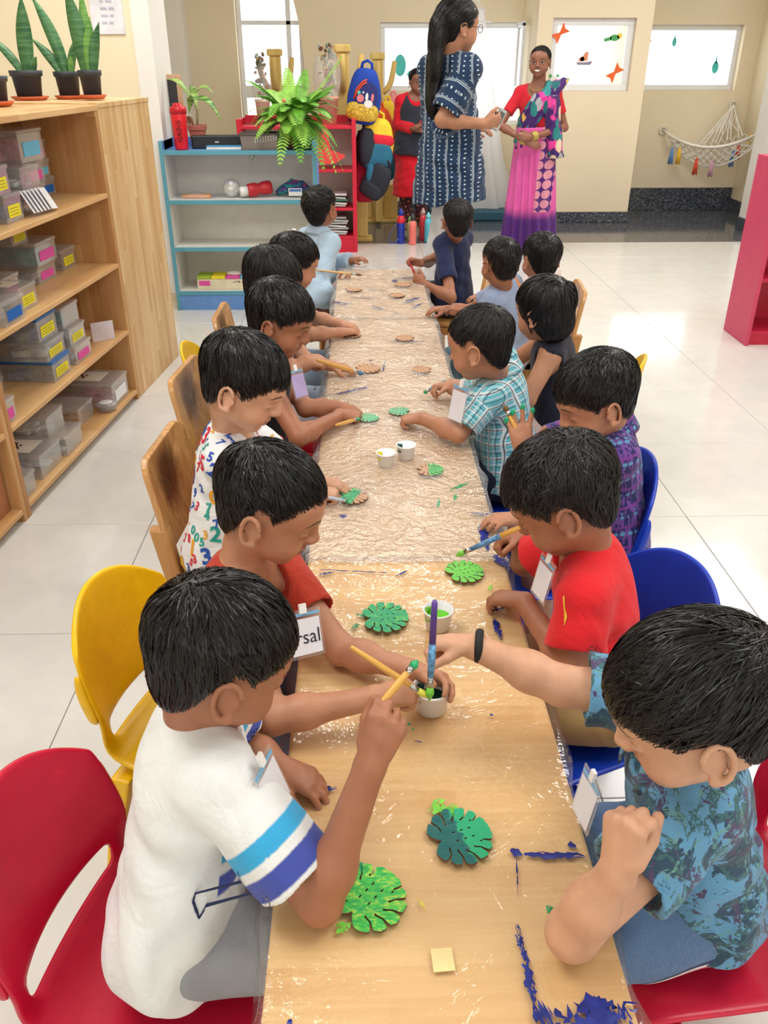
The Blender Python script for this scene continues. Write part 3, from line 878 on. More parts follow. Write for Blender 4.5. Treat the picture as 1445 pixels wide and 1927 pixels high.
def shirt(I, t, trunk, arms, vox):
    o = t.get('off', .010); bs = I['bs']; U, S, Fd, pel, neck = I['U'], I['S'], I['F'], I['pel'], I['neck']
    pts = [pel - .19 * bs, pel + .19 * bs, neck - .17 * bs, neck + .17 * bs]
    sl = t.get('sleeve', .72)
    for sd, a in arms.items():
        if sl > 0: pts += [A(*a['el']) - .07, A(*a['el']) + .07]
        if sl > 1: pts += [A(*a['wr']) - .06, A(*a['wr']) + .06]
    for a_, b_, ra_, rb_ in t.get('cones', ()): pts += [A(*a_) - ra_, A(*a_) + ra_, A(*b_) - rb_, A(*b_) + rb_]
    f = Field(np.min(pts, 0), np.max(pts, 0), vox)
    trunk(f, o + t.get('puff', 0))
    if sl <= 0:
        pass
    nmap = {}
    for sd, a in arms.items():
        sh = I['shd'][sd]; el = A(*a['el']); wr = A(*a['wr']); m = a.get('m', 1) * bs
        fl = o + t.get('flare', .008)
        if sl <= 0:
            f.rc(sh + unit(el - sh) * .03, el, .050 * m, .030 * m, k=.004, op='sub')
        elif sl <= 1:
            e = sh + (el - sh) * (sl + .08); dr = unit(el - sh); c = sh + (el - sh) * sl
            f.rc(sh, e, .034 * m + o, .029 * m + fl, k=.022, cut=(c, dr))
            f.rc(c - dr * .002, c + dr * .02, .028 * m + fl - max(.008, 1.9 * vox), .028 * m + fl - max(.008, 1.9 * vox), k=.002, op='sub')
        else:
            f.rc(sh, el, .034 * m + o, .028 * m + fl, k=.022)
            c = el + (wr - el) * (sl - 1); dr = unit(wr - el)
            f.rc(el, c + dr * .02, .028 * m + fl, .021 * m + fl, k=.012, cut=(c, dr))
    if t.get('hemz') is not None:
        for sg in (-1, 1): f.rc(pel + S * sg * .050 - A(0, 0, .01), pel + S * sg * .045 + U * .10, .070 + o, .058 + o, k=.03)
    for a_, b_, ra_, rb_ in t.get('cones', ()): f.rc(A(*a_), A(*b_), ra_, rb_, k=.06)
    X, Y, Z = f.xyz((slice(None),) * 3)
    lx = (X - pel[0]) * S[0] + (Y - pel[1]) * S[1] + (Z - pel[2]) * S[2]
    ly = (X - pel[0]) * Fd[0] + (Y - pel[1]) * Fd[1] + (Z - pel[2]) * Fd[2]
    lz = (X - pel[0]) * U[0] + (Y - pel[1]) * U[1] + (Z - pel[2]) * U[2]
    f.d = (f.d + wrinkle(lx, ly, lz, t.get('wr', .0028), 1.0, t.get('seed', 1)) * np.clip(1.15 - lz / I['L'] * .8, .25, 1)).astype(np.float32)
    hem = t.get('hem', -.035) - (.03 if bs == 1 else 0)
    if t.get('hemz') is not None: f.d = smax(f.d, pel[2] + t['hemz'] - (Z + 0 * X) + .005 * np.sin(lx * 40 + ly * 25), .006).astype(np.float32)
    else: f.d = smax(f.d, hem - lz + .006 * np.sin(lx * 40 + ly * 25), .006).astype(np.float32)
    if t.get('shape'): f.d = t['shape'](f, X, Y, Z, lx, ly, lz).astype(np.float32)
    # neck opening
    nr = t.get('neck', .050) * bs
    f.rc(neck + Fd * (.020 + .004 * t.get('ndeep', 1)) * bs - U * .010 * bs * t.get('ndeep', 1), neck + U * .09 - Fd * .012 * bs, nr, nr * 1.0, k=.005, op='sub')
    col = t.get('collar')
    if col:
        f.rc(neck - U * .008 - Fd * .012, neck + U * .018 - Fd * .014, .054 * bs, .049 * bs, k=.006)
        f.rc(neck + Fd * .016 - U * .02, neck + U * .10, .041 * bs, .044 * bs, k=.004, op='sub')
        f.rc(neck + Fd * .055 - U * .05, neck + Fd * .075 + U * .05, .014, .030, k=.004, op='sub')
    V, F = f.mesh()
    bc = (V - pel) @ np.stack([S, Fd, U], 1)
    sv = np.zeros_like(V); best = np.full(len(V), 9.)
    for sd, a in arms.items():
        sh = I['shd'][sd]; el = A(*a['el']); wr = A(*a['wr']); dr = el - sh
        for p0, p1, b0 in ((sh, el, 0), (el, wr, 1)) if sl > 1 else ((sh, el, 0),):
            dv = p1 - p0
            tt = ((V - p0) @ dv) / (dv @ dv)
            dd = np.linalg.norm(V - p0 - np.clip(tt, 0, 1)[:, None] * dv, axis=1)
            m = (dd < .062 * bs) & (tt > .12) & (dd < best)
            best[m] = dd[m]
            uu = unit(dv); e1 = unit(np.cross(uu, A(.3, .2, 1))); e2 = np.cross(uu, e1)
            rel = V - p0
            an = np.arctan2(rel @ e2, rel @ e1)
            sv[m, 0] = tt[m] + b0; sv[m, 1] = an[m]; sv[m, 2] = 1 if sd == 'R' else -1
    o_ = np_mesh(t.get('name', 'shirt'), V, F, t['mat'], I['body'], I['org'], {'bc': bc, 'sv': sv}, thin=.38)
    if t.get('label'): o_['label'] = t['label']
    I['shirt_vf'] = (V, F)
    return o_
def trousers(I, t, fw0, vox):
    o = t.get('off', .010); bs = I['bs']; pel, S, U, Fd = I['pel'], I['S'], I['U'], I['F']
    pts = [pel - .15 * bs, pel + .15 * bs]; ln = t.get('len', 'long')
    for h, k, a in I['lg']: pts += [k - .1 * bs, k + .1 * bs] + ([a - .08 * bs, a + .08 * bs] if ln == 'long' else [])
    f = Field(np.min(pts, 0), np.max(pts, 0), vox)
    Rt = np.stack([S, Fd, U], 1)
    f.el(pel, tuple(x * bs + o for x in (.100, .082, .080)), Rt, k=.02)
    for h, k, a in I['lg']:
        if ln == 'short':
            dv = unit(k - h); f.rc(h, k + dv * .03, .064 * bs + o, .054 * bs + o, k=.025, cut=(k + dv * t.get('ext', -.005), dv))
        else:
            f.rc(h, k, .064 * bs + o, .048 * bs + o, k=.025)
            dv = unit(a - k); f.rc(k, a, .047 * bs + o, .032 * bs + o, k=.02, cut=(a - dv * .01, dv))
    X, Y, Z = f.xyz((slice(None),) * 3)
    f.d = (f.d + wrinkle(X, Y, Z, t.get('wr', .003), 1.1, t.get('seed', 3))).astype(np.float32)
    zz = (X - pel[0]) * U[0] + (Y - pel[1]) * U[1] + (Z - pel[2]) * U[2]
    f.d = smax(f.d, zz - t.get('waist', .05), .004).astype(np.float32)
    V, F = f.mesh()
    bc = (V - pel) @ Rt
    o_ = np_mesh(t.get('name', 'trousers'), V, F, t['mat'], I['body'], I['org'], {'bc': bc}, thin=.3)
    if t.get('label'): o_['label'] = t['label']
    return o_
# ------------------------------------------------------------------ cloth, hair and skin materials
def cloth(name, rgb, rough=.85, fn=None, weave=.08):
    g = G(name)
    c = lin(rgb)
    bc = g.attr('bc')
    nz = g.noise(bc, 9, 3)
    col = g.ramp(nz, [(.3, tuple(v * .93 for v in c)), (.7, tuple(min(1, v * 1.05) for v in c))])
    if fn: col = fn(g, bc, col)
    h = g.mth('ADD', g.mth('MULTIPLY', g.noise(bc, 14, 3, dist=.6), 1.0), g.mth('MULTIPLY', g.noise(bc, 700, 1), weave))
    g.bump(h, .7, .016)
    return g.fin(col, rough, .25, 0, Sheen_Weight=.15)
def hair_mat(name, rgb=(16, 15, 18), rough=.34):
    g = G(name)
    c = lin(rgb)
    nz = g.noise(g.geo(), 160, 2)
    col = g.ramp(nz, [(.35, tuple(v * .5 for v in c)), (.7, tuple(v * 1.5 for v in c))])
    return g.fin(col, rough, .40, 0)
HAIR = hair_mat('black_hair')
HAIR2 = hair_mat('soft_black_hair', (30, 28, 30), .42)
SK = {}
for k, c in dict(mid=(186, 132, 102), tan=(166, 110, 82), dark=(132, 84, 62), fair=(208, 160, 132), light=(208, 158, 128)).items():
    SK[k] = skin_mat('skin_' + k, c)
def st_L1(g, bc, col):
    sv = g.attr('sv'); t, an, sd = g.xyz(sv)
    x, y, z = g.xyz(bc)
    for lo, hi, c in ((.40, .53, (60, 170, 222)), (.60, .75, (70, 84, 170))):
        m = g.mth('MULTIPLY', g.band(t, lo, hi, .01), g.mth('GREATER_THAN', t, .3))
        col = g.mix(m, col, lin(c))
    # chest stripes wrap on to the front
    m = g.mth('MULTIPLY', g.mth('MULTIPLY', g.band(z, .165, .195, .003), g.mth('GREATER_THAN', y, .05)), g.mth('LESS_THAN', t, .12))
    col = g.mix(m, col, lin((60, 170, 222)))
    m = g.mth('MULTIPLY', g.mth('MULTIPLY', g.band(z, .125, .15, .003), g.mth('GREATER_THAN', y, .05)), g.mth('LESS_THAN', t, .12))
    return g.mix(m, col, lin((70, 84, 170)))
def st_plaid(g, bc, col):
    x, y, z = g.xyz(bc); sv = g.attr('sv'); t, an, sd = g.xyz(sv)
    sleeve = g.mth('GREATER_THAN', t, .28)
    hz = g.mth('ADD', g.mth('MULTIPLY', g.mth('SUBTRACT', 1, sleeve), z), g.mth('MULTIPLY', sleeve, g.mth('MULTIPLY', t, .17)))
    vt = g.mth('ADD', g.mth('MULTIPLY', g.mth('SUBTRACT', 1, sleeve), g.mth('ADD', x, g.mth('MULTIPLY', y, .8))), g.mth('MULTIPLY', sleeve, g.mth('MULTIPLY', an, .042)))
    def stripes(v, per, lo, hi):
        f = g.mth('FRACT', g.mth('ADD', g.mth('DIVIDE', v, per), 20))
        return g.band(f, lo, hi, .03)
    for v in (hz, vt):
        col = g.mix(g.mth('MULTIPLY', stripes(v, .042, .05, .30), .75), col, (.86, .93, .95))
        col = g.mix(g.mth('MULTIPLY', stripes(v, .042, .10, .17), .9), col, lin((22, 30, 66)))
        col = g.mix(g.mth('MULTIPLY', stripes(v, .042, .55, .60), .9), col, lin((22, 30, 66)))
        col = g.mix(g.mth('MULTIPLY', stripes(v, .042, .70, .82), .5), col, (.8, .9, .93))
    return col
def st_tropic(g, bc, col):
    wv = g.vm('ADD', bc, g.vm('SCALE', g.noise(bc, 22, 3, out='Color')))
    n1 = g.noise(bc, 16, 4, .6, 1.2)
    col = g.mix(g.sstep(n1, .52, .55), col, lin((54, 80, 102)))
    n2 = g.noise(g.scale(bc, 1, (3, 1, 2)), 14, 5, .65, 2.0)
    col = g.mix(g.band(n2, .545, .60, .008), col, lin((70, 108, 112)))
    n3 = g.noise(g.scale(bc, 1, (7, 3, 5)), 11, 5, .7, 2.5)
    col = g.mix(g.band(n3, .58, .66, .008), col, lin((86, 74, 108)))
    n4 = g.noise(g.scale(bc, 1, (1, 9, 5)), 19, 5, .7, 3)
    col = g.mix(g.band(n4, .60, .645, .006), col, lin((110, 160, 150)))
    return col
def st_ikat(g, bc, col):
    x, y, z = g.xyz(bc)
    v = g.scale(bc, (90, 90, 22))
    n1 = g.noise(v, 1.3, 2)
    col = g.mix(g.sstep(n1, .45, .55), col, lin((40, 40, 96)))
    f = g.mth('FRACT', g.mth('ADD', g.mth('DIVIDE', z, .05), 10))
    dots = g.vor(g.scale(bc, (60, 60, 70)), 1, rand=.2)
    col = g.mix(g.mth('MULTIPLY', g.band(f, .55, .85, .04), g.sstep(dots, .42, .34)), col, lin((92, 150, 190)))
    col = g.mix(g.mth('MULTIPLY', g.band(f, .0, .12, .03), .8), col, lin((130, 60, 150)))
    return col
def st_spots(c1, c2=None, sc=34, r=.28, rnd_=1):
    def fn(g, bc, col):
        d = g.vor(bc, sc, rand=rnd_)
        m = g.mth('MULTIPLY', g.sstep(d, r + .03, r - .03), g.mth('GREATER_THAN', g.noise(bc, sc * .7, 1), .47))
        pc = lin(c1)
        if c2:
            cc = g.vor(bc, sc, out='Color', rand=rnd_)
            pc = g.ramp(g.xyz(cc)[0], [(0, lin(c1)), (.4, lin(c2)), (.7, lin(c1)), (.85, (.8, .8, .78))], 'CONSTANT')
        return g.mix(m, col, pc)
    return fn
def st_jean(g, bc, col):
    n = g.noise(g.scale(bc, (500, 500, 60)), 1, 2)
    return g.mix(g.mth('MULTIPLY', n, .3), col, (.5, .6, .7))
def st_sidestripe(g, bc, col):
    col = st_jean(g, bc, col)
    z = g.xyz(bc)[2]
    for lo, hi, c in ((-.030, -.018, (236, 236, 236)), (-.018, -.009, (206, 40, 56)), (-.009, .001, (236, 236, 236)), (.001, .008, (36, 50, 90))): col = g.mix(g.band(z, lo, hi, .001), col, lin(c))
    return col
SEAT = .275
def kid(key, label, head, pel, neck, yaw, hyaw, hpitch, skin, arms, top, bottom, hair=None, hs=1.0, roll=0, **k):
    h = dict(mat=HAIR, seed=len(PEOPLE) + 3); h.update(hair or {})
    at = (pel[0], pel[1], SEAT)
    neck = (neck[0], neck[1], neck[2] + .022)
    top['wr'] = top.get('wr', .0028) * 1.5
    top['hemz'] = top.get('hemz', -.028); bottom['waist'] = .09
    return person(key, label, at, pel, neck, math.radians(yaw), dict(c=head, yaw=math.radians(hyaw), pitch=math.radians(hpitch), roll=math.radians(roll)), SK[skin], h, arms, top, bottom, hs=hs, **k)
W = lambda *a, **k: tuple(P(*a, **k))
GR = 'children painting at the long table'
# --- left side, nearest first
kid('L1', 'person in white tee with blue sleeve stripes and grey trousers, raising a brush', W(413, 1240, d=1.04), (-.285, .775, .36), (-.222, .845, .672), 8, 24, 26, 'tan',
    {'R': dict(el=(-.062, .668, .535), wr=W(698, 1437, d=.98), hd=(.10, .06, .26), n=(.2, .9, -.2), pose='pinch', sh=(.03, .01, -.012), m=1.05, thumb=(.85, .35, .45)),
     'L': dict(el=(-.20, .95, .53), wr=W(520, 1440, z=.535), hd=(.12, -.045, -.03), n=(-.25, 0, -1), pose='relax')},
    dict(mat=cloth('white_jersey', (236, 238, 238), fn=st_L1), sleeve=.80, neck=.052, off=.013, wr=.0035, flare=.014, hem=-.06, ndeep=2.2),
    dict(mat=cloth('grey_marl', (158, 160, 166)), len='long'), hair=dict(front=.046, nape=-.05, t=.013, len=.05), vox=.0027, hair_n=2800)
kid('L2', 'person in rust red tee with name badge, steadying the dark green cup', W(507, 954, d=1.38), (-.30, 1.235, .36), (-.215, 1.235, .655), -8, -8, 24, 'mid',
    {'R': dict(el=(-.150, .985, .545), wr=W(708, 1312, z=.575), hd=(.10, .03, -.012), n=(.0, .2, -1), pose='pinch', sh=(.03, -.02, -.01)),
     'L': dict(el=W(640, 1222, z=.535), wr=W(775, 1262, z=.55), hd=(.09, -.055, .01), n=(.5, -.8, -.2), pose=((30, 35, 20),) * 4, sh=(.04, -.005, -.01))},
    dict(mat=cloth('rust_jersey', (186, 58, 38)), sleeve=.62, neck=.056, hem=-.05, ndeep=3.5, name='shirt'),
    dict(mat=cloth('dark_denim', (44, 52, 78), fn=st_jean)), hair=dict(front=.062, nape=-.048, t=.010, ear=.022, len=.042, part=(-.2, 0, 0)), vox=.0027, hair_n=2800)
kid('L3', 'person in white shirt printed with coloured numbers, on the wooden chair with a stained back', W(458, 724, d=1.83), (-.37, 1.83, .36), (-.315, 1.83, .665), -2, -10, 27, 'light',
    {'R': dict(el=(-.21, 1.72, .53), wr=W(585, 930, z=.53), hd=(.1, .01, -.01), n=(0, 0, -1), pose='grip'),
     'L': dict(el=(-.20, 1.95, .53), wr=W(598, 905, z=.528), hd=(.11, -.01, -.015), n=(0, 0, -1), pose='relax')},
    dict(mat=cloth('white_print_cotton', (240, 241, 243)), sleeve=.7, neck=.05, hem=-.05, off=.013), dict(mat=cloth('navy_cotton', (40, 48, 80))),
    hair=dict(front=.042, nape=-.04, t=.013, ear=.006, len=.055, part=(.3, 0, 0), over=.014), hs=1.04, hair_n=2200)
kid('L4', 'person in black flowered top with a lilac badge, both hands at a leaf', W(526, 604, d=2.36), (-.33, 2.36, .36), (-.275, 2.35, .665), -8, -12, 22, 'tan',
    {'R': dict(el=W(562, 822, z=.54), wr=W(640, 782, z=.53), hd=(.1, .02, -.02), n=(0, .3, -1), pose='pinch', sh=(.02, 0, 0)),
     'L': dict(el=W(575, 768, z=.53), wr=W(632, 766, z=.53), hd=(.1, .0, -.02), n=(0, 0, -1), pose='relax')},
    dict(mat=cloth('black_flowered_cotton', (24, 22, 28), fn=st_spots((238, 214, 226), sc=15, r=.2)), sleeve=0, neck=.052, hem=-.06), dict(mat=cloth('red_cotton', (196, 30, 52))),
    hair=dict(front=.045, nape=-.045, t=.014, ear=.012, len=.06, over=.016, part=(.1, 0, 0)), hs=1.02, vox=.004, hair_n=2000)
kid('L5', 'person with bowed dark hair in pale floral clothes, using a thick brush', W(510, 533, d=2.76), (-.35, 2.80, .36), (-.30, 2.80, .66), -5, 14, 28, 'mid',
    {'R': dict(el=(-.235, 2.66, .54), wr=W(575, 683, z=.56), hd=(.11, .01, -.01), n=(0, .4, -1), pose='pinch'),
     'L': dict(el=(-.2, 2.80, .53), wr=W(622, 688, z=.535), hd=(.11, -.01, -.015), n=(0, 0, -1), pose='relax')},
    dict(mat=cloth('pale_floral_cotton', (196, 208, 222), fn=st_spots((120, 140, 180), (190, 120, 140), 40, .2)), sleeve=.7, hem=-.06), dict(mat=cloth('pale_blue_print', (176, 192, 212), fn=st_spots((90, 100, 140), (170, 90, 100), 36, .18))),
    hair=dict(mat=HAIR2, front=.045, nape=-.075, t=.014, ear=-.02, len=.06, over=.012), hs=1.03, vox=.0042, hair_n=1600)
kid('L6', 'person with a flower clip in dark hair, mostly hidden behind other children', W(553, 497, d=3.12), (-.34, 3.20, .36), (-.28, 3.20, .66), 0, 20, 20, 'mid',
    {'R': dict(el=(-.20, 3.08, .54), wr=(-.09, 3.14, .53)), 'L': dict(el=(-.20, 3.32, .54), wr=(-.09, 3.26, .53))},
    dict(mat=cloth('dusty_blue_cotton', (150, 172, 200)), sleeve=.7), dict(mat=cloth('pale_jean', (150, 176, 206), fn=st_jean)),
    hair=dict(front=.045, nape=-.075, t=.013, ear=-.02, len=.06), vox=.005, hair_n=1100)
kid('L7', 'person in light blue long-sleeved shirt looking away, at the far left table corner', W(603, 394, d=4.15), (-.25, 4.36, .36), (-.215, 4.39, .67), 40, 58, -6, 'tan',
    {'R': dict(el=W(592, 560, d=4.12), wr=W(630, 540, d=4.12), hd=(.11, .0, .05), n=(-.3, .6, .3), pose='relax', spread=9), 'L': dict(el=(-.14, 4.5, .5), wr=(-.05, 4.45, .53))},
    dict(mat=cloth('pale_blue_linen', (176, 200, 220)), sleeve=1.9, collar=True, hem=-.10, off=.016, neck=.046), dict(mat=cloth('brown_cotton', (120, 84, 70))),
    hair=dict(front=.05, nape=-.045, t=.011, ear=.02, len=.04, lift=.10, mess=.4), vox=.0046, hair_n=1500, hs=1.0)
# --- right side, nearest first
kid('R1', 'person in blue tropical leaf shirt, one arm reaching to the cup, other fist raised', W(1308, 1334, d=.965), (.495, .825, .36), (.415, .80, .655), 186, 168, 26, 'light',
    {'L': dict(el=(.240, .612, .542), wr=W(1160, 1640, d=.925), hd=(.005, .03, .10), n=(.8, .5, .1), pose='fist', sh=(-.02, .02, -.02), m=1.12, hs=1.1, thumb=(.75, .05, .65)),
     'R': dict(el=W(1055, 1290, d=1.22), wr=W(895, 1218, d=1.25), hd=(-.11, .02, .0), n=(-.15, -.45, -1), pose='pinch', sh=(-.045, .02, .0), m=1.1, thumb=(.8, .3, .6))},
    dict(mat=cloth('tropical_cotton', (104, 160, 200), fn=st_tropic), sleeve=.56, collar=True, off=.013, wr=.004, hem=-.05, flare=.012),
    dict(mat=cloth('blue_denim', (60, 100, 150), fn=st_sidestripe), len='short', ext=.0), hair=dict(front=.040, nape=-.052, t=.015, ear=.012, len=.065, part=(.1, .1, 0), over=.016, crown=(.0, -.085, .045)), vox=.0027, hair_n=3200, hs=1.04)
kid('R2', 'person in bright red tee and khaki shorts, holding a green-tipped brush', W(1060, 940, d=1.44), (.475, 1.25, .36), (.405, 1.285, .655), 172, 164, 34, 'tan',
    {'R': dict(el=(.335, 1.47, .52), wr=W(985, 1010, z=.575), hd=(-.10, -.01, -.02), n=(-.1, -.4, -1), pose='pinch', sh=(-.02, 0, 0)),
     'L': dict(el=W(1078, 1262, z=.515), wr=W(985, 1135, z=.545), hd=(-.085, .05, -.02), n=(-.2, 0, -1), pose=((35, 45, 25),) * 4, sh=(-.02, 0, -.01))},
    dict(mat=cloth('red_jersey', (226, 36, 44)), hemz=.01, sleeve=.70, neck=.052, hem=-.05, off=.012, flare=.014, ndeep=1.6), dict(mat=cloth('khaki_cotton', (190, 158, 104)), len='short', ext=.02),
    hair=dict(mat=HAIR2, front=.045, nape=-.050, t=.015, ear=.012, len=.055, mess=.4, lift=.09, over=.016), vox=.0028, hair_n=2800, hs=1.02)
kid('R3', 'person in purple ikat shirt raising a hand with green painted fingertips', W(1122, 753, d=1.90), (.64, 1.82, .36), (.585, 1.825, .665), 180, 186, 24, 'mid',
    {'R': dict(el=(.44, 1.97, .56), wr=W(985, 848, d=2.02), hd=(-.02, .02, .11), n=(-.1, -.95, .2), pose='open', spread=12, thumb=(.5, .85, .15), m=.95, hs=1.12),
     'L': dict(el=(.46, 1.70, .50), wr=(.36, 1.66, .52))},
    dict(mat=cloth('purple_ikat', (112, 72, 150), fn=st_ikat), sleeve=.75, collar=True, hem=-.06), dict(mat=cloth('bright_blue_print', (24, 128, 196), fn=st_spots((220, 232, 240), sc=22, r=.22)), len='short'),
    hair=dict(front=.042, nape=-.045, t=.014, ear=.010, len=.055, mess=.35, over=.014), vox=.004, hair_n=2200, hs=1.0)
kid('R4', 'person in turquoise plaid shirt reaching over the table with a brush, beside the blue chair', W(904, 650, d=2.24), (.445, 2.245, .36), (.385, 2.265, .66), 165, 150, 16, 'mid',
    {'L': dict(el=W(862, 815, z=.545), wr=W(795, 788, z=.54), hd=(-.1, .03, -.02), n=(0, 0, -1), pose='grip', sh=(-.02, 0, -.01)),
     'R': dict(el=(.325, 2.43, .54), wr=W(850, 727, z=.545), hd=(-.11, -.03, -.0), n=(-.2, -.5, -1), pose='pinch')},
    dict(mat=cloth('plaid_cotton', (110, 196, 214), fn=st_plaid), sleeve=.85, collar=True, hem=-.09, off=.014), dict(mat=cloth('dark_trouser_cotton', (34, 38, 62))),
    hair=dict(mat=HAIR2, front=.05, nape=-.048, t=.009, ear=.018, len=.036), vox=.004, hair_n=2000, hs=.98)
kid('R5', 'person with half-tied black bob in sleeveless black dress, on the small yellow chair', W(1022, 586, d=2.58), (.66, 2.60, .36), (.61, 2.60, .665), 165, 135, 12, 'mid',
    {'L': dict(el=W(992, 752, d=2.62), wr=(.44, 2.62, .50)), 'R': dict(el=(.52, 2.76, .53), wr=(.42, 2.78, .53))},
    dict(mat=cloth('black_crepe', (30, 32, 48)), sleeve=0, hem=-.06, neck=.055, name='dress'), dict(mat=cloth('pink_dotted_cotton', (222, 196, 190), fn=st_spots((60, 50, 60), sc=50, r=.18))),
    hair=dict(front=.048, nape=-.092, t=.014, ear=-.055, len=.085, over=.016, mess=.25, extra=(((0, -.03, -.045), (.070, .066, .055), .03),), tail=(((.012, -.098, .045), (.016, .022, .045), .012),)), vox=.0044, hair_n=2000, hs=.96)
kid('R6', 'person with cropped hair in grey blue tee, seen from behind with both ears out', W(942, 496, d=3.18), (.60, 3.33, .36), (.555, 3.30, .66), 150, 110, 4, 'tan',
    {'L': dict(el=(.46, 3.22, .50), wr=W(868, 585, d=3.0), pose='grip'), 'R': dict(el=(.46, 3.48, .52), wr=(.36, 3.46, .53))},
    dict(mat=cloth('grey_blue_jersey', (150, 166, 198)), sleeve=.7, hem=-.06), dict(mat=cloth('teal_jean', (84, 120, 140), fn=st_jean)),
    hair=dict(front=.052, nape=-.035, t=.006, ear=.024, len=.022), vox=.0048, hair_n=1400, hs=.93)
kid('R7', 'person in white and pink dress with short black hair, behind the cropped-haired child', W(1018, 488, d=3.40), (.80, 3.55, .36), (.755, 3.50, .655), 150, 105, 6, 'mid',
    {'L': dict(el=(.66, 3.30, .50), wr=W(978, 548, d=3.30), hd=(-.05, .03, .07), pose='grip'), 'R': dict(el=(.66, 3.66, .52), wr=(.56, 3.66, .53))},
    dict(mat=cloth('white_pink_cotton', (232, 218, 216), fn=st_spots((214, 60, 80), (230, 150, 160), 22, .25)), sleeve=.6, hem=-.06, name='dress'), dict(mat=cloth('white_cotton', (226, 216, 212))),
    hair=dict(front=.05, nape=-.045, t=.010, ear=.012, len=.04, mess=.4), vox=.005, hair_n=1400, hs=.98)
kid('R8', 'person in navy tee and dark patterned shorts facing the women, holding a thin red brush', W(860, 415, d=4.02), (.475, 4.30, .36), (.465, 4.31, .675), 140, 98, -6, 'tan',
    {'L': dict(el=W(848, 560, d=4.0), wr=W(800, 535, d=4.0), hd=(-.07, .02, .04), n=(0, .6, .1), pose='grip'),
     'R': dict(el=(.36, 4.47, .52), wr=W(790, 495, d=4.10), hd=(-.09, .0, .02), n=(0, -.6, -.5), pose='pinch')},
    dict(mat=cloth('navy_jersey', (30, 40, 78)), sleeve=.7, neck=.05, hem=-.06), dict(mat=cloth('navy_print_cotton', (22, 24, 44), fn=st_spots((230, 232, 236), (206, 60, 70), 34, .27)), len='short', ext=.02),
    hair=dict(mat=HAIR2, front=.05, nape=-.045, t=.007, ear=.022, len=.024), vox=.0046, hair_n=1500, hs=.96)

# ------------------------------------------------------------------ prints and small worn things
def project_print(I, mb, mats, name, kind=None, off=.0016):
    """lay flat print on to the cloth surface"""
    V, F = I['shirt_vf']
    t = bvhtree.BVHTree.FromPolygons([tuple(v) for v in V], [tuple(int(i) for i in f) for f in F])
    out = []
    for v in mb.v:
        co, n, i, d = t.find_nearest(Vector(v))
        out.append(tuple(co + n * off))
    mb.v = out
    par = I['top']
    o = obj(name, mb, mats, par, org=I['org'])
    if kind: o['kind'] = kind
    return o
def glyphs(chars, size, bold=0):
    r = {}
    for c in chars:
        m = MB(); text_mb(c, size, m, Matrix.Identity(4), 0, 0, bold=bold); r[c] = m
    return r
I = PEOPLE['L3']; V, F = I['shirt_vf']; GL = glyphs('0123456789', .05, .0016)
mb = MB(); r = random.Random(5); cen = []
fc = V[F].mean(1); e1 = V[F[:, 1]] - V[F[:, 0]]; e2 = V[F[:, 2]] - V[F[:, 0]]; fn = np.cross(e1, e2); fn /= np.linalg.norm(fn, axis=1)[:, None] + 1e-9
order = list(range(len(fc))); r.shuffle(order)
for fi in order:
    c = fc[fi]; sz = 1.15 if len(cen) < 60 else .62
    if any((c[0] - q[0]) ** 2 + (c[1] - q[1]) ** 2 + (c[2] - q[2]) ** 2 < (.0135 * (sz + q[3])) ** 2 for q in cen): continue
    n = fn[fi]; u = unit(I['U'] - n * np.dot(I['U'], n) + A(1e-4, 0, 0)); s_ = np.cross(u, n); a = r.uniform(-.5, .5)
    u2 = u * math.cos(a) + s_ * math.sin(a); s2 = np.cross(u2, n)
    g_ = GL[r.choice('0123456789')]
    mb.add([c + s2 * v[0] * sz + u2 * v[1] * sz + n * .002 for v in g_.v], g_.f, r.choice((0, 0, 1, 1, 2, 3)))
    cen.append((c[0], c[1], c[2], sz))
    if len(cen) > 230: break
project_print(I, mb, [M('print_blue', (40, 84, 176), .8), M('print_red', (216, 40, 60), .8), M('print_amber', (236, 166, 40), .8), M('print_teal', (40, 160, 144), .8)], 'number_print', 'stuff')
def on_cloth(I, pts, wd, mat, name, n=14):
    """a printed line: photo points dropped on the cloth"""
    mb = MB(); dens = []
    for a, b in zip(pts[:-1], pts[1:]):
        for k in range(n): dens.append(Vector(a).lerp(Vector(b), k / n))
    dens.append(Vector(pts[-1])); vs = []
    for i, p in enumerate(dens):
        t = (dens[min(i + 1, len(dens) - 1)] - dens[max(i - 1, 0)]).normalized(); s_ = t.cross(Vector((.2, -.6, .75))).normalized() * wd
        vs += [p + s_, p - s_]
    mb.add(vs, [(2 * i, 2 * i + 1, 2 * i + 3, 2 * i + 2) for i in range(len(dens) - 1)])
    project_print(I, mb, mat, name)
I = PEOPLE['L1']; DB = M('print_navy', (28, 40, 80), .8)
on_cloth(I, [P(x, y, y=.665) for x, y in ((432, 1672), (386, 1720), (388, 1750), (452, 1716))], .0022, DB, 'line_print'); on_cloth(I, [P(x, y, y=.665) for x, y in ((436, 1650), (446, 1706), (440, 1672))], .0022, DB, 'line_print')
I = PEOPLE['R2']; on_cloth(I, [P(x, y, d=1.38) for x, y in ((1028, 1120), (1036, 1150), (1048, 1166))], .007, M('print_yellow', (240, 200, 60), .8), 'yellow_print')
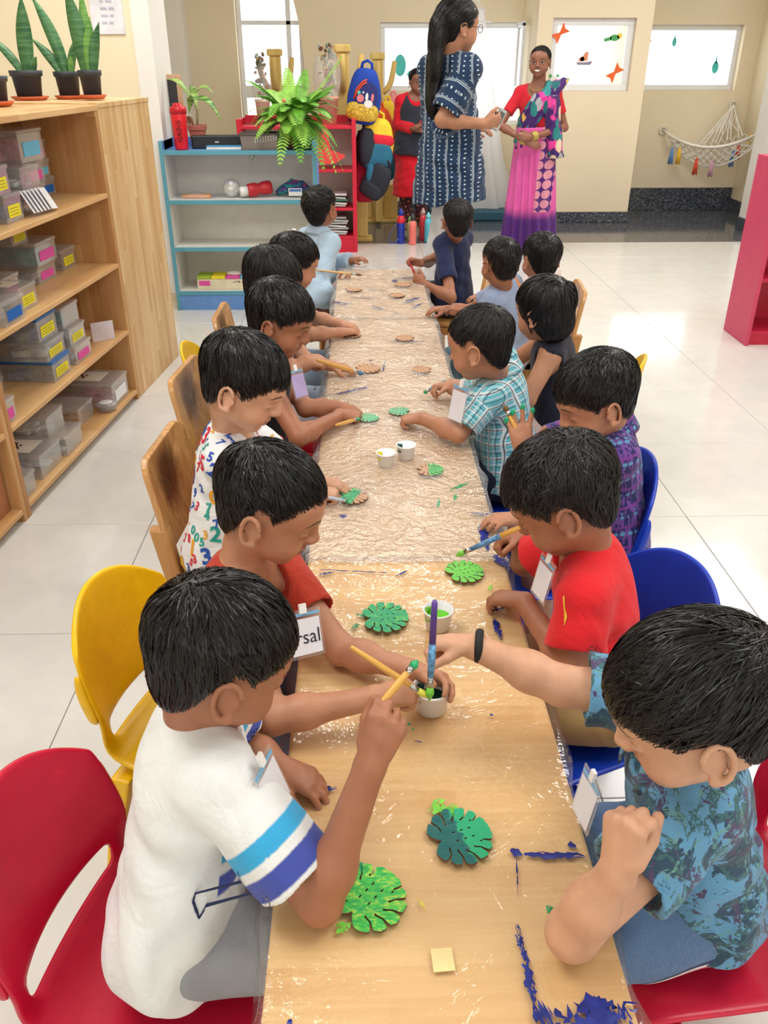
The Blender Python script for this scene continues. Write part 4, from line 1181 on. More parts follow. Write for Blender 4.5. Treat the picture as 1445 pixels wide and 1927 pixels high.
# wrist band and neck cord of the child in the tropical shirt
I = PEOPLE['R1']; h = I['hands']['R']; wr = h['wr'] - h['d'] * .012
e1 = unit(np.cross(h['d'], A(0, 0, 1))); e2 = np.cross(h['d'], e1)
obj('wrist_band', MB().tube([wr + (e1 * math.cos(a) + e2 * math.sin(a)) * .0225 for a in [2 * PI * i / 24 for i in range(25)]], .0042, 8, flat=1.5), M('black_elastic', (24, 24, 26), .7), I['body'], True, org=I['org'])
obj('neck_cord', MB().tube([I['neck'] + A(0, 0, .012) + I['F'] * (.050 * math.cos(a)) + I['S'] * (.046 * math.sin(a)) - A(0, 0, .030 * (1 + math.cos(a)) / 2) for a in [2 * PI * i / 30 for i in range(31)]], .0022, 6), M('black_cord', (26, 24, 24), .6), I['body'], True, org=I['org'])
# green paint on the raised fingertips
I = PEOPLE['R3']; h = I['hands']['R']
for tp in h['tips'][:4]: obj('painted_fingertip', MB().ell(tp - h['d'] * .004, (.0060, .0060, .0095), 10, 7), M('fingertip_green', (20, 160, 110), .35), I['body'], True, org=I['org'])
# folded shirt collars
for key, nm in (('R1', 'tropical_cotton'), ('R3', 'purple_ikat'), ('R4', 'plaid_cotton'), ('L7', 'pale_blue_linen')):
    I = PEOPLE[key]; nk_, U_, F_, S_ = I['neck'], I['U'], I['F'], I['S']
    def band(u, v):
        a = .32 + (2 * PI - .64) * u                      # open at the front
        prof = ((.047, .012), (.050, .030), (.056, .034), (.066, .012), (.074, -.008))
        k = v * 4; i = min(3, int(k)); f_ = k - i
        r_ = prof[i][0] * (1 - f_) + prof[i + 1][0] * f_; z_ = prof[i][1] * (1 - f_) + prof[i + 1][1] * f_
        fr = max(0, math.cos(a)); tip = fr ** 3 * v
        return nk_ + F_ * (math.cos(a) * r_ * 1.02 + .002 + .012 * tip) + S_ * (math.sin(a) * r_ * 1.06) + U_ * (z_ - .030 * fr - .020 * tip - .004)
    o = obj('collar', MB().grid(band, 40, 8), bpy.data.materials[nm], I['top'], True, org=I['org'], solid=.003)
    at = o.data.attributes.new('bc', 'FLOAT_VECTOR', 'POINT')
    co = np.array([v.co for v in o.data.vertices]) + I['org'] - I['pel']
    at.data.foreach_set('vector', (co @ np.stack([S_, F_, U_], 1)).astype(np.float32).ravel())
# flower clip
I = PEOPLE['L6']; q = I['Hc'] + I['R'] @ A(-.045, -.02, .095)
mb = MB()
for k in range(5): a = k * 2 * PI / 5; mb.ell(q + A(.016 * math.cos(a), 0, .016 * math.sin(a)), (.011, .005, .011), 8, 6)
obj('flower_clip', mb, M('clip_white', (240, 232, 226), .5), I['body'], True, org=I['org'])
# ------------------------------------------------------------------ the three women
def st_kurta(g, bc, col):
    sv = g.attr('sv'); t, an, sd = g.xyz(sv); x, y, z = g.xyz(bc)
    sl = g.mth('GREATER_THAN', t, .22)
    u = g.mth('ADD', g.mth('MULTIPLY', g.mth('SUBTRACT', 1, sl), g.mth('ADD', g.mth('MULTIPLY', x, 1.0), g.mth('MULTIPLY', y, .8))), g.mth('MULTIPLY', sl, g.mth('MULTIPLY', t, .27)))
    v = g.mth('ADD', g.mth('MULTIPLY', g.mth('SUBTRACT', 1, sl), z), g.mth('MULTIPLY', sl, g.mth('MULTIPLY', an, .06)))
    w_ = g.mth('ADD', u, g.mth('MULTIPLY', g.mth('SUBTRACT', g.noise(bc, 5, 2), .5), .05))
    f = g.mth('FRACT', g.mth('ADD', g.mth('DIVIDE', w_, .088), 20))
    wht = lin((206, 222, 232))
    for lo, hi in ((.05, .085), (.135, .17)): col = g.mix(g.band(f, lo, hi, .015), col, wht)
    rows = g.comb(g.mth('DIVIDE', w_, .044), g.mth('DIVIDE', v, .022), 0)
    d = g.vor(rows, 1, rand=.08)
    return g.mix(g.mth('MULTIPLY', g.sstep(d, .19, .13), g.mth('GREATER_THAN', f, .3)), col, wht)
def arm(el, wr, **k): return dict(el=el, wr=wr, **k)
T = W; yT = 4.95
person('teacher', 'person in dark blue dotted kurta with a long ponytail, seen from behind', (.50, 4.97, 0), (.505, 4.99, .93), (.475, 4.97, 1.485), math.radians(38), dict(c=P(862, 52, y=4.93), yaw=math.radians(22), pitch=.06), SK['mid'],
    dict(mat=HAIR, front=.05, nape=-.05, t=.016, ear=-.012, len=.06, seed=77, over=.004, mess=.08, arch=.3, lift=.015, part=(0, -1.3, 0), crown=(0, .06, .085), long=.36, tail=(((.0, -.100, .000), (.040, .034, .045), .02), ((0, -.100, -.05), (.050, .036, .075), .025), ((0, -.100, -.15), (.056, .034, .10), .025), ((.0, -.100, -.26), (.046, .028, .10), .02))),
    {'R': arm(P(832, 226, y=4.80), P(908, 233, y=4.78), hd=(.14, .02, .02), n=(-.1, .8, .4), pose='grip', m=.98), 'L': arm((.46, 5.22, 1.08), (.62, 5.20, 1.10), pose='relax')},
    dict(mat=cloth('blue_dotted_kurta', (32, 56, 88), fn=st_kurta), sleeve=.86, off=.020, flare=.030, neck=.052, ndeep=.5, hem=-.17, wr=.010, name='kurta', cones=(((.50, 4.98, 1.12), (.505, 4.985, .70), .155, .225),)),
    dict(mat=cloth('white_leggings', (226, 226, 230)), len='long', wr=.006, waist=-.02), vox=.0068, hs=1.19, bs=1.50, stand=True, hair_n=1500, knees=(((.47, 5.05, .48), (.40, 5.02, .06)), ((.56, 4.98, .48), (.62, 5.1, .06))))
I = PEOPLE['teacher']
Hc, R, hs = I['Hc'], I['R'], I['hs']
L_ = lambda x, y, z: Hc + R @ A(x, y, z) * hs
FRM = M('spectacle_frame', (40, 34, 34), .3)
for s in (-1, 1):
    obj('spectacles', MB().tube([L_(s * (.030 + .021 * math.cos(a)), .094, .001 + .016 * math.sin(a)) for a in [2 * PI * i / 16 for i in range(17)]], .0016, 5).tube([L_(s * .051, .094, .004), L_(s * .075, .06, .004), L_(s * .078, .0, .004)], .0016, 5), FRM, I['body'], True, org=I['org'])
q = I['hands']['R']; c_ = q['wr'] + q['d'] * .085 + q['n'] * .018
e = tag(empty('remote_control', tuple(c_), .5), 'small pale grey device held in the hand of the ponytailed woman', 'remote')
obj('case', MB().box((0, 0, 0), (.045, .022, .11), Matrix.Rotation(.5, 3, 'Y')), M('grey_plastic', (180, 186, 186), .4), e, bev=.005); obj('screen', MB().box((0.004, -.0125, 0.01), (.03, .002, .055), Matrix.Rotation(.5, 3, 'Y')), M('device_screen', (90, 100, 104), .2), e)
# woman in the sari ----------------------------------------------------------
def st_sari(g, bc, col):
    x, y, z = g.xyz(bc)
    n = g.noise(bc, 4, 2)
    wob = g.mth('ADD', z, g.mth('MULTIPLY', g.mth('SUBTRACT', n, .5), .10))
    pur = lin((84, 36, 120))
    col = g.mix(g.sstep(wob, -.46, -.58), col, pur)
    # ring border running down one side
    bx = g.mth('ADD', x, g.mth('MULTIPLY', z, .05))
    bnd = g.band(bx, -.20, -.07, .004)
    d = g.vor(g.comb(g.mth('DIVIDE', bx, .075), g.mth('DIVIDE', z, .075), 0), 1, rand=0)
    ring = g.mix(g.sstep(d, .47, .43), pur, lin((226, 150, 170)))
    return g.mix(g.mth('MULTIPLY', bnd, g.mth('GREATER_THAN', wob, -.50)), col, ring)
def st_pallu(g, bc, col):
    x, y, z = g.xyz(bc)
    v = g.vm('ADD', bc, g.vm('SCALE', g.noise(bc, 9, 2, out='Color')))
    sc = g.scale(bc, (14, 14, 8), rot=(0, .5, 0))
    d = g.vor(sc, 1); cc = g.xyz(g.vor(sc, 1, out='Color'))[0]
    pc = g.ramp(cc, [(0, lin((40, 130, 130))), (.22, lin((226, 206, 176))), (.40, lin((60, 150, 150))), (.55, lin((232, 180, 80))), (.68, lin((170, 170, 176))), (.84, lin((40, 110, 120)))], 'CONSTANT')
    n = g.noise(bc, 7, 2)
    base = g.mix(g.sstep(n, .50, .56), lin((66, 34, 104)), lin((232, 70, 160)))
    return g.mix(g.sstep(d, .50, .44), base, pc)
SY = 7.40; cx = 1.43
yw = math.radians(-108)
pel = A(cx + .01, SY, .86); nk = A(cx, SY - .01, 1.295)
def pallu_only(f, X, Y, Z, lx, ly, lz):
    band = np.abs((lx * .80 + (lz - .20) * .55 - .030)) - .078
    pallu = np.maximum(f.d + .004 * np.sin((lx * .8 + lz * .55) * 160), band * .8)
    tail = np.maximum((np.sqrt(((lx + .115 + .16 * np.clip(.32 - lz, 0, 1)) / .070) ** 2 + ((ly - .05) / .075) ** 2) - 1) * .07 + .006 * np.sin(lx * 150 + lz * 8), np.maximum(lz - .36, -.10 - lz))
    return np.minimum(pallu, tail)
def skirt_only(f, X, Y, Z, lx, ly, lz):
    sk = np.sqrt((lx) ** 2 + (ly * 1.12) ** 2); an = np.arctan2(lx, ly); h = np.clip((.12 - lz) / .95, 0, 1.0)
    rad = .152 + .085 * h ** .9
    pl = (.006 + .020 * h) * np.sin(an * 16 + 5 * h + 1.5 * np.sin(an * 3)) * np.clip(1.25 - np.abs(an) * .45, .15, 1)
    return np.maximum((sk - rad - pl) * .8, np.maximum(lz - .13, -.845 - lz))
SK['deep'] = skin_mat('skin_deep_smile', (142, 94, 74), eye='open', mouth='smile', lip=(140, 70, 66))
I = person('sari', 'person smiling in a pink and purple floral sari with red blouse', (cx, SY, 0), pel, nk, yw, dict(c=P(1016, 118, y=SY - .05), yaw=math.radians(-112), pitch=.02), SK['deep'],
    dict(mat=HAIR, front=.056, nape=-.05, t=.006, ear=.004, len=.05, seed=31, over=.002, mess=.05, lift=.01, arch=.3, crown=(0, .075, .075), tail=(((0, -.105, -.035), (.040, .032, .040), .015),)),
    {'R': arm(P(940, 236, y=SY - .04), P(990, 266, y=SY - .21), hd=(.10, -.03, -.03), n=(.1, .8, -.5), pose='relax', m=.86), 'L': arm(P(1062, 240, y=SY - .06), P(1000, 258, y=SY - .225), hd=(-.10, -.02, .01), n=(.1, .8, -.3), pose='relax', m=.86)},
    dict(mat=cloth('red_blouse', (206, 34, 50)), sleeve=.62, off=.008, flare=.006, neck=.056, ndeep=2.2, hem=.13, name='blouse', wr=.003),
    None, vox=.0070, hs=1.10, bs=1.38, stand=True, hair_n=900, sh_w=.100)
top = I['top']
I['x'] = shirt(I, dict(mat=cloth('sari_skirt_silk', (226, 96, 172), fn=st_sari, rough=.6), sleeve=0, off=.010, neck=.01, hem=-.86, wr=.004, name='sari_skirt', cones=((tuple(pel), (pel[0], pel[1], .03), .16, .30),), shape=skirt_only), lambda f, o, k=.03: f.el(pel, (.2, .17, .2), k=.02), {}, .0085)
def trunk_like(fl, o, k=.03):
    ex = lambda v: tuple(a * 1.38 + o for a in v); Rt = np.stack([I['S'], I['F'], I['U']], 1)
    fl.el(pel + I['U'] * I['L'] * .66, ex((.098, .070, .12)), Rt, k=k); fl.el(pel + I['U'] * I['L'] * .32, ex((.094, .076, .12)), Rt, k=k); fl.el(pel, ex((.108, .088, .085)), Rt, k=k)
    for sd in 'RL': fl.rc(nk - I['U'] * .03, I['shd'][sd], .047 + o, .047 + o, k=k)
I['p'] = shirt(I, dict(mat=cloth('sari_pallu_silk', (226, 96, 172), fn=st_pallu, rough=.6), sleeve=0, off=.024, neck=.052, ndeep=1.5, hem=-.30, wr=.004, name='sari_drape', cones=((tuple(pel - I['S'] * .2 + A(0, 0, .4)), tuple(pel - I['S'] * .24 - A(0, 0, .14)), .08, .10),), shape=pallu_only), trunk_like, {}, .0085)
for sd in 'RL':
    h = I['hands'][sd]; e1 = unit(np.cross(h['d'], A(0, 0, 1))); e2 = np.cross(h['d'], e1); el = A(*P(940, 236, y=SY - .04)) if sd == 'R' else A(*P(1062, 240, y=SY - .06)); ax = unit(h['wr'] - el)
    e1 = unit(np.cross(ax, A(0, 0, 1))); e2 = np.cross(ax, e1)
    for k in range(4): obj('bangle', MB().tube([h['wr'] - ax * (.012 + .012 * k) + (e1 * math.cos(a) + e2 * math.sin(a)) * (.030 + .001 * k) for a in [2 * PI * i / 18 for i in range(19)]], .006, 6), M('gold_bangle', (196, 176, 96), .4, metal=.5, vary=.2, vs=90), I['body'], True, org=I['org'])
obj('necklace', MB().tube([nk + A(0, 0, .0) + I['F'] * (.066 * math.cos(a) + .03) + I['S'] * (.066 * math.sin(a)) - A(0, 0, .06 * (1 + math.cos(a)) / 2 - .02) for a in [2 * PI * i / 24 for i in range(25)]], .004, 5), M('gold_chain', (190, 160, 90), .35, metal=.6), I['body'], True, org=I['org'])
# woman in the waistcoat ------------------------------------------------------
def st_legs(g, bc, col):
    x, y, z = g.xyz(bc)
    d = g.vor(g.comb(g.mth('DIVIDE', g.mth('ADD', x, g.mth('MULTIPLY', z, .5)), .06), g.mth('DIVIDE', g.mth('SUBTRACT', z, g.mth('MULTIPLY', x, .5)), .06), 0), 1, rand=0)
    low = g.mth('LESS_THAN', z, -.42)
    col = g.mix(g.mth('MULTIPLY', g.sstep(d, .22, .18), low), col, lin((206, 110, 80)))
    return g.mix(g.mth('MULTIPLY', g.mth('MULTIPLY', g.sstep(d, .42, .46), low), .7), col, lin((120, 60, 60)))
tx, ty = .50, 8.32
pel = A(tx, ty, .80); nk = A(tx - .005, ty - .01, 1.20)
I = person('maid', 'person in red tunic and black waistcoat, half hidden behind the ponytailed woman', (tx, ty, 0), pel, nk, math.radians(-80), dict(c=P(786, 155, y=ty - .03), yaw=math.radians(-78), pitch=.02), SK['deep'],
    dict(mat=HAIR, front=.05, nape=-.05, t=.008, ear=-.01, len=.06, seed=13, over=.002, mess=.08, lift=.01, arch=.3, crown=(0, .07, .08), long=.12, tail=(((-.05, -.06, -.09), (.03, .03, .08), .02),)),
    {'R': arm(P(748, 236, y=ty - .03), P(778, 243, y=ty - .20), hd=(.11, -.03, 0), n=(0, .7, -.5), pose='relax', m=.85), 'L': arm((tx + .19, ty, .94), (tx + .05, ty - .2, .95), m=.85)},
    dict(mat=cloth('scarlet_tunic', (218, 28, 46)), sleeve=1.85, off=.012, flare=.008, neck=.05, hem=-.46, wr=.006, name='tunic', cones=(((tx, ty, .90), (tx, ty, .36), .14, .20),)),
    dict(mat=cloth('dark_block_print', (46, 42, 54), fn=st_legs), len='long', wr=.005), vox=.0075, hs=1.05, bs=1.30, stand=True, hair_n=700)
I['w'] = shirt(I, dict(mat=cloth('black_waistcoat', (50, 54, 66)), sleeve=0, off=.022, neck=.060, ndeep=4, hem=-.10, wr=.004, name='waistcoat', cones=(((tx, ty, .86), (tx, ty, .72),   .176, .190),)), lambda f, o, k=.03: (f.el(pel + I['U'] * I['L'] * .62, (.136 + o, .104 + o, .17 + o), np.stack([I['S'], I['F'], I['U']], 1), k=k), f.el(pel + I['U'] * .08, (.134 + o, .110 + o, .14 + o), np.stack([I['S'], I['F'], I['U']], 1), k=k)), {}, .0085)
# ------------------------------------------------------------------ tables and plastic sheets
TX0, TX1, TZ = -.125, .302, .50
TWOOD = wood_mat('table_wood', (244, 210, 152), (216, 168, 108), .045, 'X', .35, .30, .8)
LEGW = wood_mat('leg_wood', (222, 178, 118), (190, 140, 86), .08, 'Z', .45)
ends = ((.40, 1.528), (1.532, 2.478), (2.482, 3.428), (3.46, 4.385))
names = ('nearest wooden table in the row, with the two finest painted leaves', 'second wooden table in the row, under crinkled plastic and two white cups', 'third wooden table in the row, with bare leaf cutouts', 'farthest wooden table in the row, with splashes of blue paint')
for (a, b), lab in zip(ends, names):
    t = tag(empty('classroom_table', ((TX0 + TX1) / 2, (a + b) / 2, 0)), lab, 'table', 'tables set end to end')
    o = tuple(t.location)
    obj('tabletop', MB().bb((TX0, a, TZ - .025), (TX1, b, TZ)), TWOOD, t, org=o, bev=.006)
    mb = MB(); mb.bb((TX0 + .05, a + .06, TZ - .075), (TX0 + .07, b - .06, TZ - .025)); mb.bb((TX1 - .07, a + .06, TZ - .075), (TX1 - .05, b - .06, TZ - .025))
    obj('apron', mb, LEGW, t, org=o)
    for sx in (TX0 + .055, TX1 - .055):
        for sy in (a + .06, b - .06):
            obj('leg', MB().bb((sx - .02, sy - .02, 0), (sx + .02, sy + .02, TZ - .025)), LEGW, t, org=o, bev=.004)
FILM = clear_mat('table_film', (1, 1, 1), .04, .10, .03, .35, 9)
FILM2 = clear_mat('table_film_crinkled', (1, 1, 1), .21, .15, .15, 1.0, 17)
PBLUE = M('blue_paint', (30, 46, 128), .25, vary=.2, vs=60); PGREEN = M('green_paint', (24, 160, 100), .3, vary=.15, vs=60); PYEL = M('yellow_paint', (222, 214, 80), .4); PLIME = M('lime_paint', (120, 205, 70), .35, vary=.15, vs=50)
def film(y0, y1, amp, drop, mat, label, seed, lift=.0035):
    nx, ny = 46, int((y1 - y0) / .012)
    mb = MB()
    wd = TX1 - TX0
    def hgt(x, y):
        a = math.sin(y * 21 + 3 * math.sin(x * 9 + seed)) * math.sin(x * 13 + y * 5 + seed)
        b = math.sin(x * 30 - y * 34 + 2 * math.sin(y * 11 + seed)); c_ = math.sin((x * .6 + y) * 58 + 2.2 * math.sin(x * 17))
        r = abs(math.sin(y * 6.5 + x * (3 + seed) + .8 * math.sin(y * 3 + seed)))
        ridge = max(0, 1 - r * 9) ** 2
        return amp * (.5 + .3 * a + .2 * b + .14 * c_ + 1.1 * ridge)
    def fn(u, v):
        s = u * (wd + 2 * drop + .03) - drop - .015; y = y0 + (y1 - y0) * v
        if s < -.012: x = TX0 - .010 - (-.012 - s) * .16 - .006 * math.sin(y * 27 + seed); z = TZ + lift + (s + .012); x += .004 * math.sin(z * 60 + y * 40)
        elif s > wd + .012: x = TX1 + .010 + (s - wd - .012) * .16 + .006 * math.sin(y * 25 + seed * 2); z = TZ + lift - (s - wd - .012); x += .004 * math.sin(z * 60 + y * 44)
        else:
            x = TX0 + s; z = TZ + lift + hgt(x, y) * (1 if .02 < s < wd - .02 else .5)
        return (x, y, z)
    mb.grid(fn, nx, ny)
    o = obj('plastic_sheet', mb, mat, smooth=True, org=(.09, (y0 + y1) / 2, TZ))
    return tag(o, label, 'sheet', 'clear plastic films over the tables')
sh1 = film(.38, 1.535, .0018, .10, FILM, 'smooth clear plastic film over the nearest table, edges hanging', 1)
sh2 = film(1.50, 3.44, .0075, .13, FILM2, 'long crinkled clear plastic film over the second and third tables', 2)
sh3 = film(3.43, 4.40, .0085, .15, FILM2, 'crumpled clear plastic film with blue splashes over the farthest table', 5, .0035)
def smear(mb, px, py, dx, dy, wd, n=16, z=TZ + .0065, seed=0):
    """a brush mark: ragged thin strip between two points"""
    r = random.Random(seed)
    a = Vector(P(px, py, z=z)); b = Vector(P(px + dx, py + dy, z=z))
    d = (b - a); s = Vector((-d.y, d.x, 0)).normalized()
    L = []; R = []
    for i in range(n + 1):
        t = i / n; w_ = wd * (.35 + .65 * math.sin(PI * min(1, .08 + t * .9))) * r.uniform(.5, 1.2)
        c = a + d * t + s * r.uniform(-.25, .25) * wd
        L.append(c + s * w_); R.append(c - s * w_)
    K = 6 if wd > .003 else 3; m = n + 1; vs = []; fs = []
    for k in range(K + 1):
        f_ = k / K
        for i in range(m): vs.append(L[i].lerp(R[i], f_) + Vector((0, 0, .0009 * r.random() + .0007 * math.sin(PI * f_))) + d * r.uniform(-.35, .35) / n)
    for k in range(K):
        s0 = 0 if r.random() < .6 else r.randint(0, n // 4); s1 = n - (0 if r.random() < .5 else r.randint(0, n // 3))
        for i in range(s0, s1):
            if r.random() < .10: continue
            fs.append((k * m + i, k * m + i + 1, (k + 1) * m + i + 1, (k + 1) * m + i))
    mb.add(vs, fs)
def blob(mb, px, py, r_, z=TZ + .0065, seed=0, ax=1.0):
    r = random.Random(seed); c = Vector(P(px, py, z=z)); n = 12
    ring = [c + Vector((math.cos(2 * PI * i / n) * ax, math.sin(2 * PI * i / n), 0)) * r_ * r.uniform(.6, 1.2) for i in range(n)]
    mb.add([c + Vector((0, 0, .0015))] + ring, [(0, 1 + i, 1 + (i + 1) % n) for i in range(n)])
def paint(sheet, mat, items):
    for k, it in enumerate(items):
        mb = MB()
        if len(it) == 3: blob(mb, it[0], it[1], it[2], seed=k + int(it[0]))
        else: smear(mb, *it, seed=k + int(it[0]))
        obj('paint_smear', mb, mat, sheet, smooth=True, org=tuple(sheet.location))
paint(sh1, PBLUE, [(985, 1607, 125, 6, .0065), (972, 1605, .009), (1075, 1590, .006), (972, 1740, 14, 70, .004), (985, 1790, 22, 110, .006), (975, 1690, -4, -90, .0012), (600, 1072, 170, 8, .0022), (745, 1084, 22, -10, .0035), (600, 1082, 30, -6, .004),
    (525, 1525, 28, -16, .005), (595, 1487, 38, -4, .005), (930, 1165, 12, 40, .007), (925, 1150, 30, -8, .004), (545, 1340, 3, -30, .008), (780, 1395, 14, 2, .002), (925, 1345, .003), (950, 1275, 14, 4, .002), (690, 1290, 30, 14, .0012),
    (1040, 1925, 160, -30, .022), (1010, 1930, 40, -15, .02), (1100, 1930, 90, -8, .03), (610, 1080, .003), (545, 1925, .004)])
paint(sh1, PGREEN, [(1030, 1705, 12, 18, .005), (1033, 1712, 20, -2, .003), (770, 1362, .003), (778, 1372, .0022), (606, 1105, .002)])
paint(sh1, PYEL, [(560, 1557, 20, 3, .003), (610, 1556, 12, -2, .0015), (788, 1690, 12, 22, .002), (640, 1120, .003)])
paint(sh2, PBLUE, [(905, 985, 14, 52, .010), (885, 965, 36, 3, .006), (645, 971, .009), (930, 1045, 30, 25, .012), (615, 745, 85, -18, .008), (725, 640, 75, 4, .005), (697, 678, .007), (720, 700, 6, -26, .003), (718, 712, .004)])
paint(sh2, PGREEN, [(848, 922, 34, -14, .006), (824, 955, 2, -18, .004), (855, 942, 3, -12, .004)])
paint(sh3, PBLUE, [(625, 568, 40, 4, .012), (700, 575, 25, 8, .012), (755, 570, 40, -12, .018), (740, 525, 50, -4, .012), (660, 560, 60, 3, .006), (690, 545, 40, 3, .004), (640, 575, 14, -3, .008), (775, 580, 20, -10, .008), (735, 592, 20, -2, .004), (742, 528, .016)])
o = P(833, 1807, z=TZ + .005)
tag(obj('tape_square', MB().box((o[0], o[1], TZ + .006), (.026, .029, .0012), rotz(.06)), M('masking_tape', (232, 212, 150), .6), org=tuple(o)), 'small square of pale masking tape on the nearest table', 'tape')
# ------------------------------------------------------------------ leaf cutouts
def leaf_loops():
    def B(phi): return .5 * (1.0 - .10 * math.cos(phi * 2) + .05 * math.cos(phi)) * (1 if phi < 2.7 else 1 - (phi - 2.7) * .9)
    pt = lambda r, phi: (r * math.sin(phi) * .90, r * math.cos(phi))
    cuts = [(.55, .62), (.95, .52), (1.36, .48), (1.78, .46), (2.22, .48)]
    side = []
    phi = 0.0
    for c_, ri in cuts:
        while phi < c_ - .12: side.append(pt(B(phi) * (1 + .015 * math.sin(phi * 25)), phi)); phi += .10
        pin = c_ * 1.05 + .08
        side += [pt(B(c_) * .96, c_ - .060), pt(B(c_) * .86, c_ - .038), pt(B(c_) * .72, c_ - .025), pt(B(c_) * ri * 1.14, pin - .055), pt(B(c_) * ri, pin), pt(B(c_) * ri * 1.14, pin + .055), pt(B(c_) * .72, c_ + .035), pt(B(c_) * .86, c_ + .045), pt(B(c_) * .96, c_ + .060)]
        phi = c_ + .13
    while phi < PI - .08: side.append(pt(B(phi), phi)); phi += .10
    side.append(pt(.26, PI - .05))
    outer = side + [(-x, y) for x, y in reversed(side[1:])]
    outer = outer[::-1]
    holes = []
    for y_ in (.20, .08, -.04):
        for s in (-1, 1):
            holes.append([(s * .075 + .012 * math.cos(a) - s * .0, y_ + .028 * math.sin(a)) for a in [2 * PI * i / 7 for i in range(7)]])
    return [outer] + holes
LOOPS = leaf_loops()
CUTE = M('laser_cut_edge', (112, 80, 58), .8, vary=.1, vs=200)
BARE = M('bare_plywood', (190, 148, 114), .7, vary=.08, vs=300)
def paint_mat(name, cols, split=None, bare=0, sc=60):
    g = G(name); v = g.obj(); x, y, z = g.xyz(v)
    n = g.noise(g.scale(v, (1, 2.2, 1)), sc, 3, .6, 1.2)
    k = len(cols)
    col = g.ramp(n, [(.34 + .34 * i / max(1, k - 1), lin(c)) for i, c in enumerate(cols)])
    if split:
        d = g.mth('ADD', g.mth('ADD', g.mth('MULTIPLY', x, split[0]), g.mth('MULTIPLY', y, split[1])), g.mth('MULTIPLY', g.mth('SUBTRACT', g.noise(v, 90, 2), .5), .02))
        col = g.mix(g.sstep(d, split[2] - .002, split[2] + .002), col, lin(split[3]))
    g.bump(n, .5, .003)
    return g.fin(col, .32, .5)
LP = dict(bare=BARE,
    teal=paint_mat('painted_two_greens', [(10, 92, 92), (14, 104, 100), (8, 84, 90)], (1, .35, .006, (34, 170, 118))),
    lime=paint_mat('painted_streaky_green', [(40, 170, 90), (70, 200, 80), (190, 222, 90)]),
    mix=paint_mat('painted_teal_streaks', [(14, 150, 110), (30, 170, 110), (110, 205, 90)]),
    lite=paint_mat('painted_light_green', [(90, 190, 70), (120, 205, 80), (60, 160, 90)]),
    half=paint_mat('half_painted_green', [(40, 150, 90), (90, 190, 90)], (-1, .0, .002, (190, 148, 114))),
    half2=paint_mat('half_painted_teal', [(20, 130, 110), (50, 170, 110), (90, 200, 90)], (.9, -.3, .012, (190, 148, 114))),
    part=paint_mat('dabbed_mint', [(190, 148, 114), (90, 200, 150), (60, 190, 140)], sc=90))
def leaf(px, py, size, rot, mat, label, seed=0):
    c = P(px, py, z=TZ + .008)
    ca, sa = math.cos(rot) * size, math.sin(rot) * size
    T = Matrix(((ca, -sa, 0, 0), (sa, ca, 0, 0), (0, 0, 1, 0), (0, 0, 0, 1)))
    mb = MB(); mb.prism(LOOPS, .004, T, mi=0, mi_side=1)
    o = obj('leaf_cutout', mb, [LP[mat], CUTE], loc=(c[0], c[1], TZ + .0068))
    return tag(o, label, 'leaf', 'wooden leaf cutouts being painted')
leaf(862, 1575, .098, -1.25, 'teal', 'leaf cutout painted dark teal and green, lying alone near the tape square')
leaf(690, 1692, .104, -.75, 'lime', 'leaf cutout in streaky bright green under the raised elbow')
leaf(722, 1163, .100, -1.45, 'mix', 'glossy teal leaf cutout left of the lime paint cup')
leaf(872, 1077, .088, -1.2, 'lite', 'light green leaf cutout under the brush of the child in red')
leaf(663, 935, .082, -1.7, 'half2', 'half teal leaf cutout by the hand of the child in the numbers shirt')
leaf(808, 885, .078, -1.5, 'half', 'leaf cutout green on its right half only, beside the two white cups')
leaf(692, 787, .070, -1.4, 'part', 'mint dabbed leaf cutout at the hands of the child in black')
leaf(752, 775, .070, 1.3, 'part', 'mint dabbed leaf cutout at the fist of the child in plaid')
leaf(690, 694, .100, -1.5, 'bare', 'bare leaf cutout with a blob of blue under the thick brush')
leaf(795, 696, .076, 1.5, 'bare', 'bare leaf cutout in front of the child in plaid')
leaf(661, 631, .080, -1.4, 'bare', 'bare leaf cutout at the left end of the third table')
leaf(763, 637, .082, 1.4, 'bare', 'bare leaf cutout at the right end of the third table')
leaf(760, 536, .095, 1.4, 'bare', 'bare leaf cutout by the hand of the child in navy')
leaf(664, 545, .090, -1.3, 'bare', 'bare leaf cutout beside the hand of the child in light blue')
leaf(745, 556, .085, -1.3, 'bare', 'bare leaf cutout among blue splashes on the farthest table')
for k, (px, py, dx, dy, wd, m) in enumerate(((812, 1530, 20, -25, .010, PLIME), (845, 1515, 12, 18, .011, PLIME), (830, 1530, 26, -6, .012, PLIME), (575, 1720, 30, 3, .010, PGREEN), (640, 1735, 14, 22, .010, PLIME), (670, 1640, 22, -14, .010, PGREEN), (663, 1185, 12, -12, .007, PGREEN), (690, 1160, -20, -4, .007, PGREEN), (925, 1100, -5, 12, .004, PLIME))):
    mb = MB(); smear(mb, px, py, dx, dy, wd, 7, TZ + .0075, k); obj('paint_smear', mb, m, sh1, smooth=True, org=tuple(sh1.location))
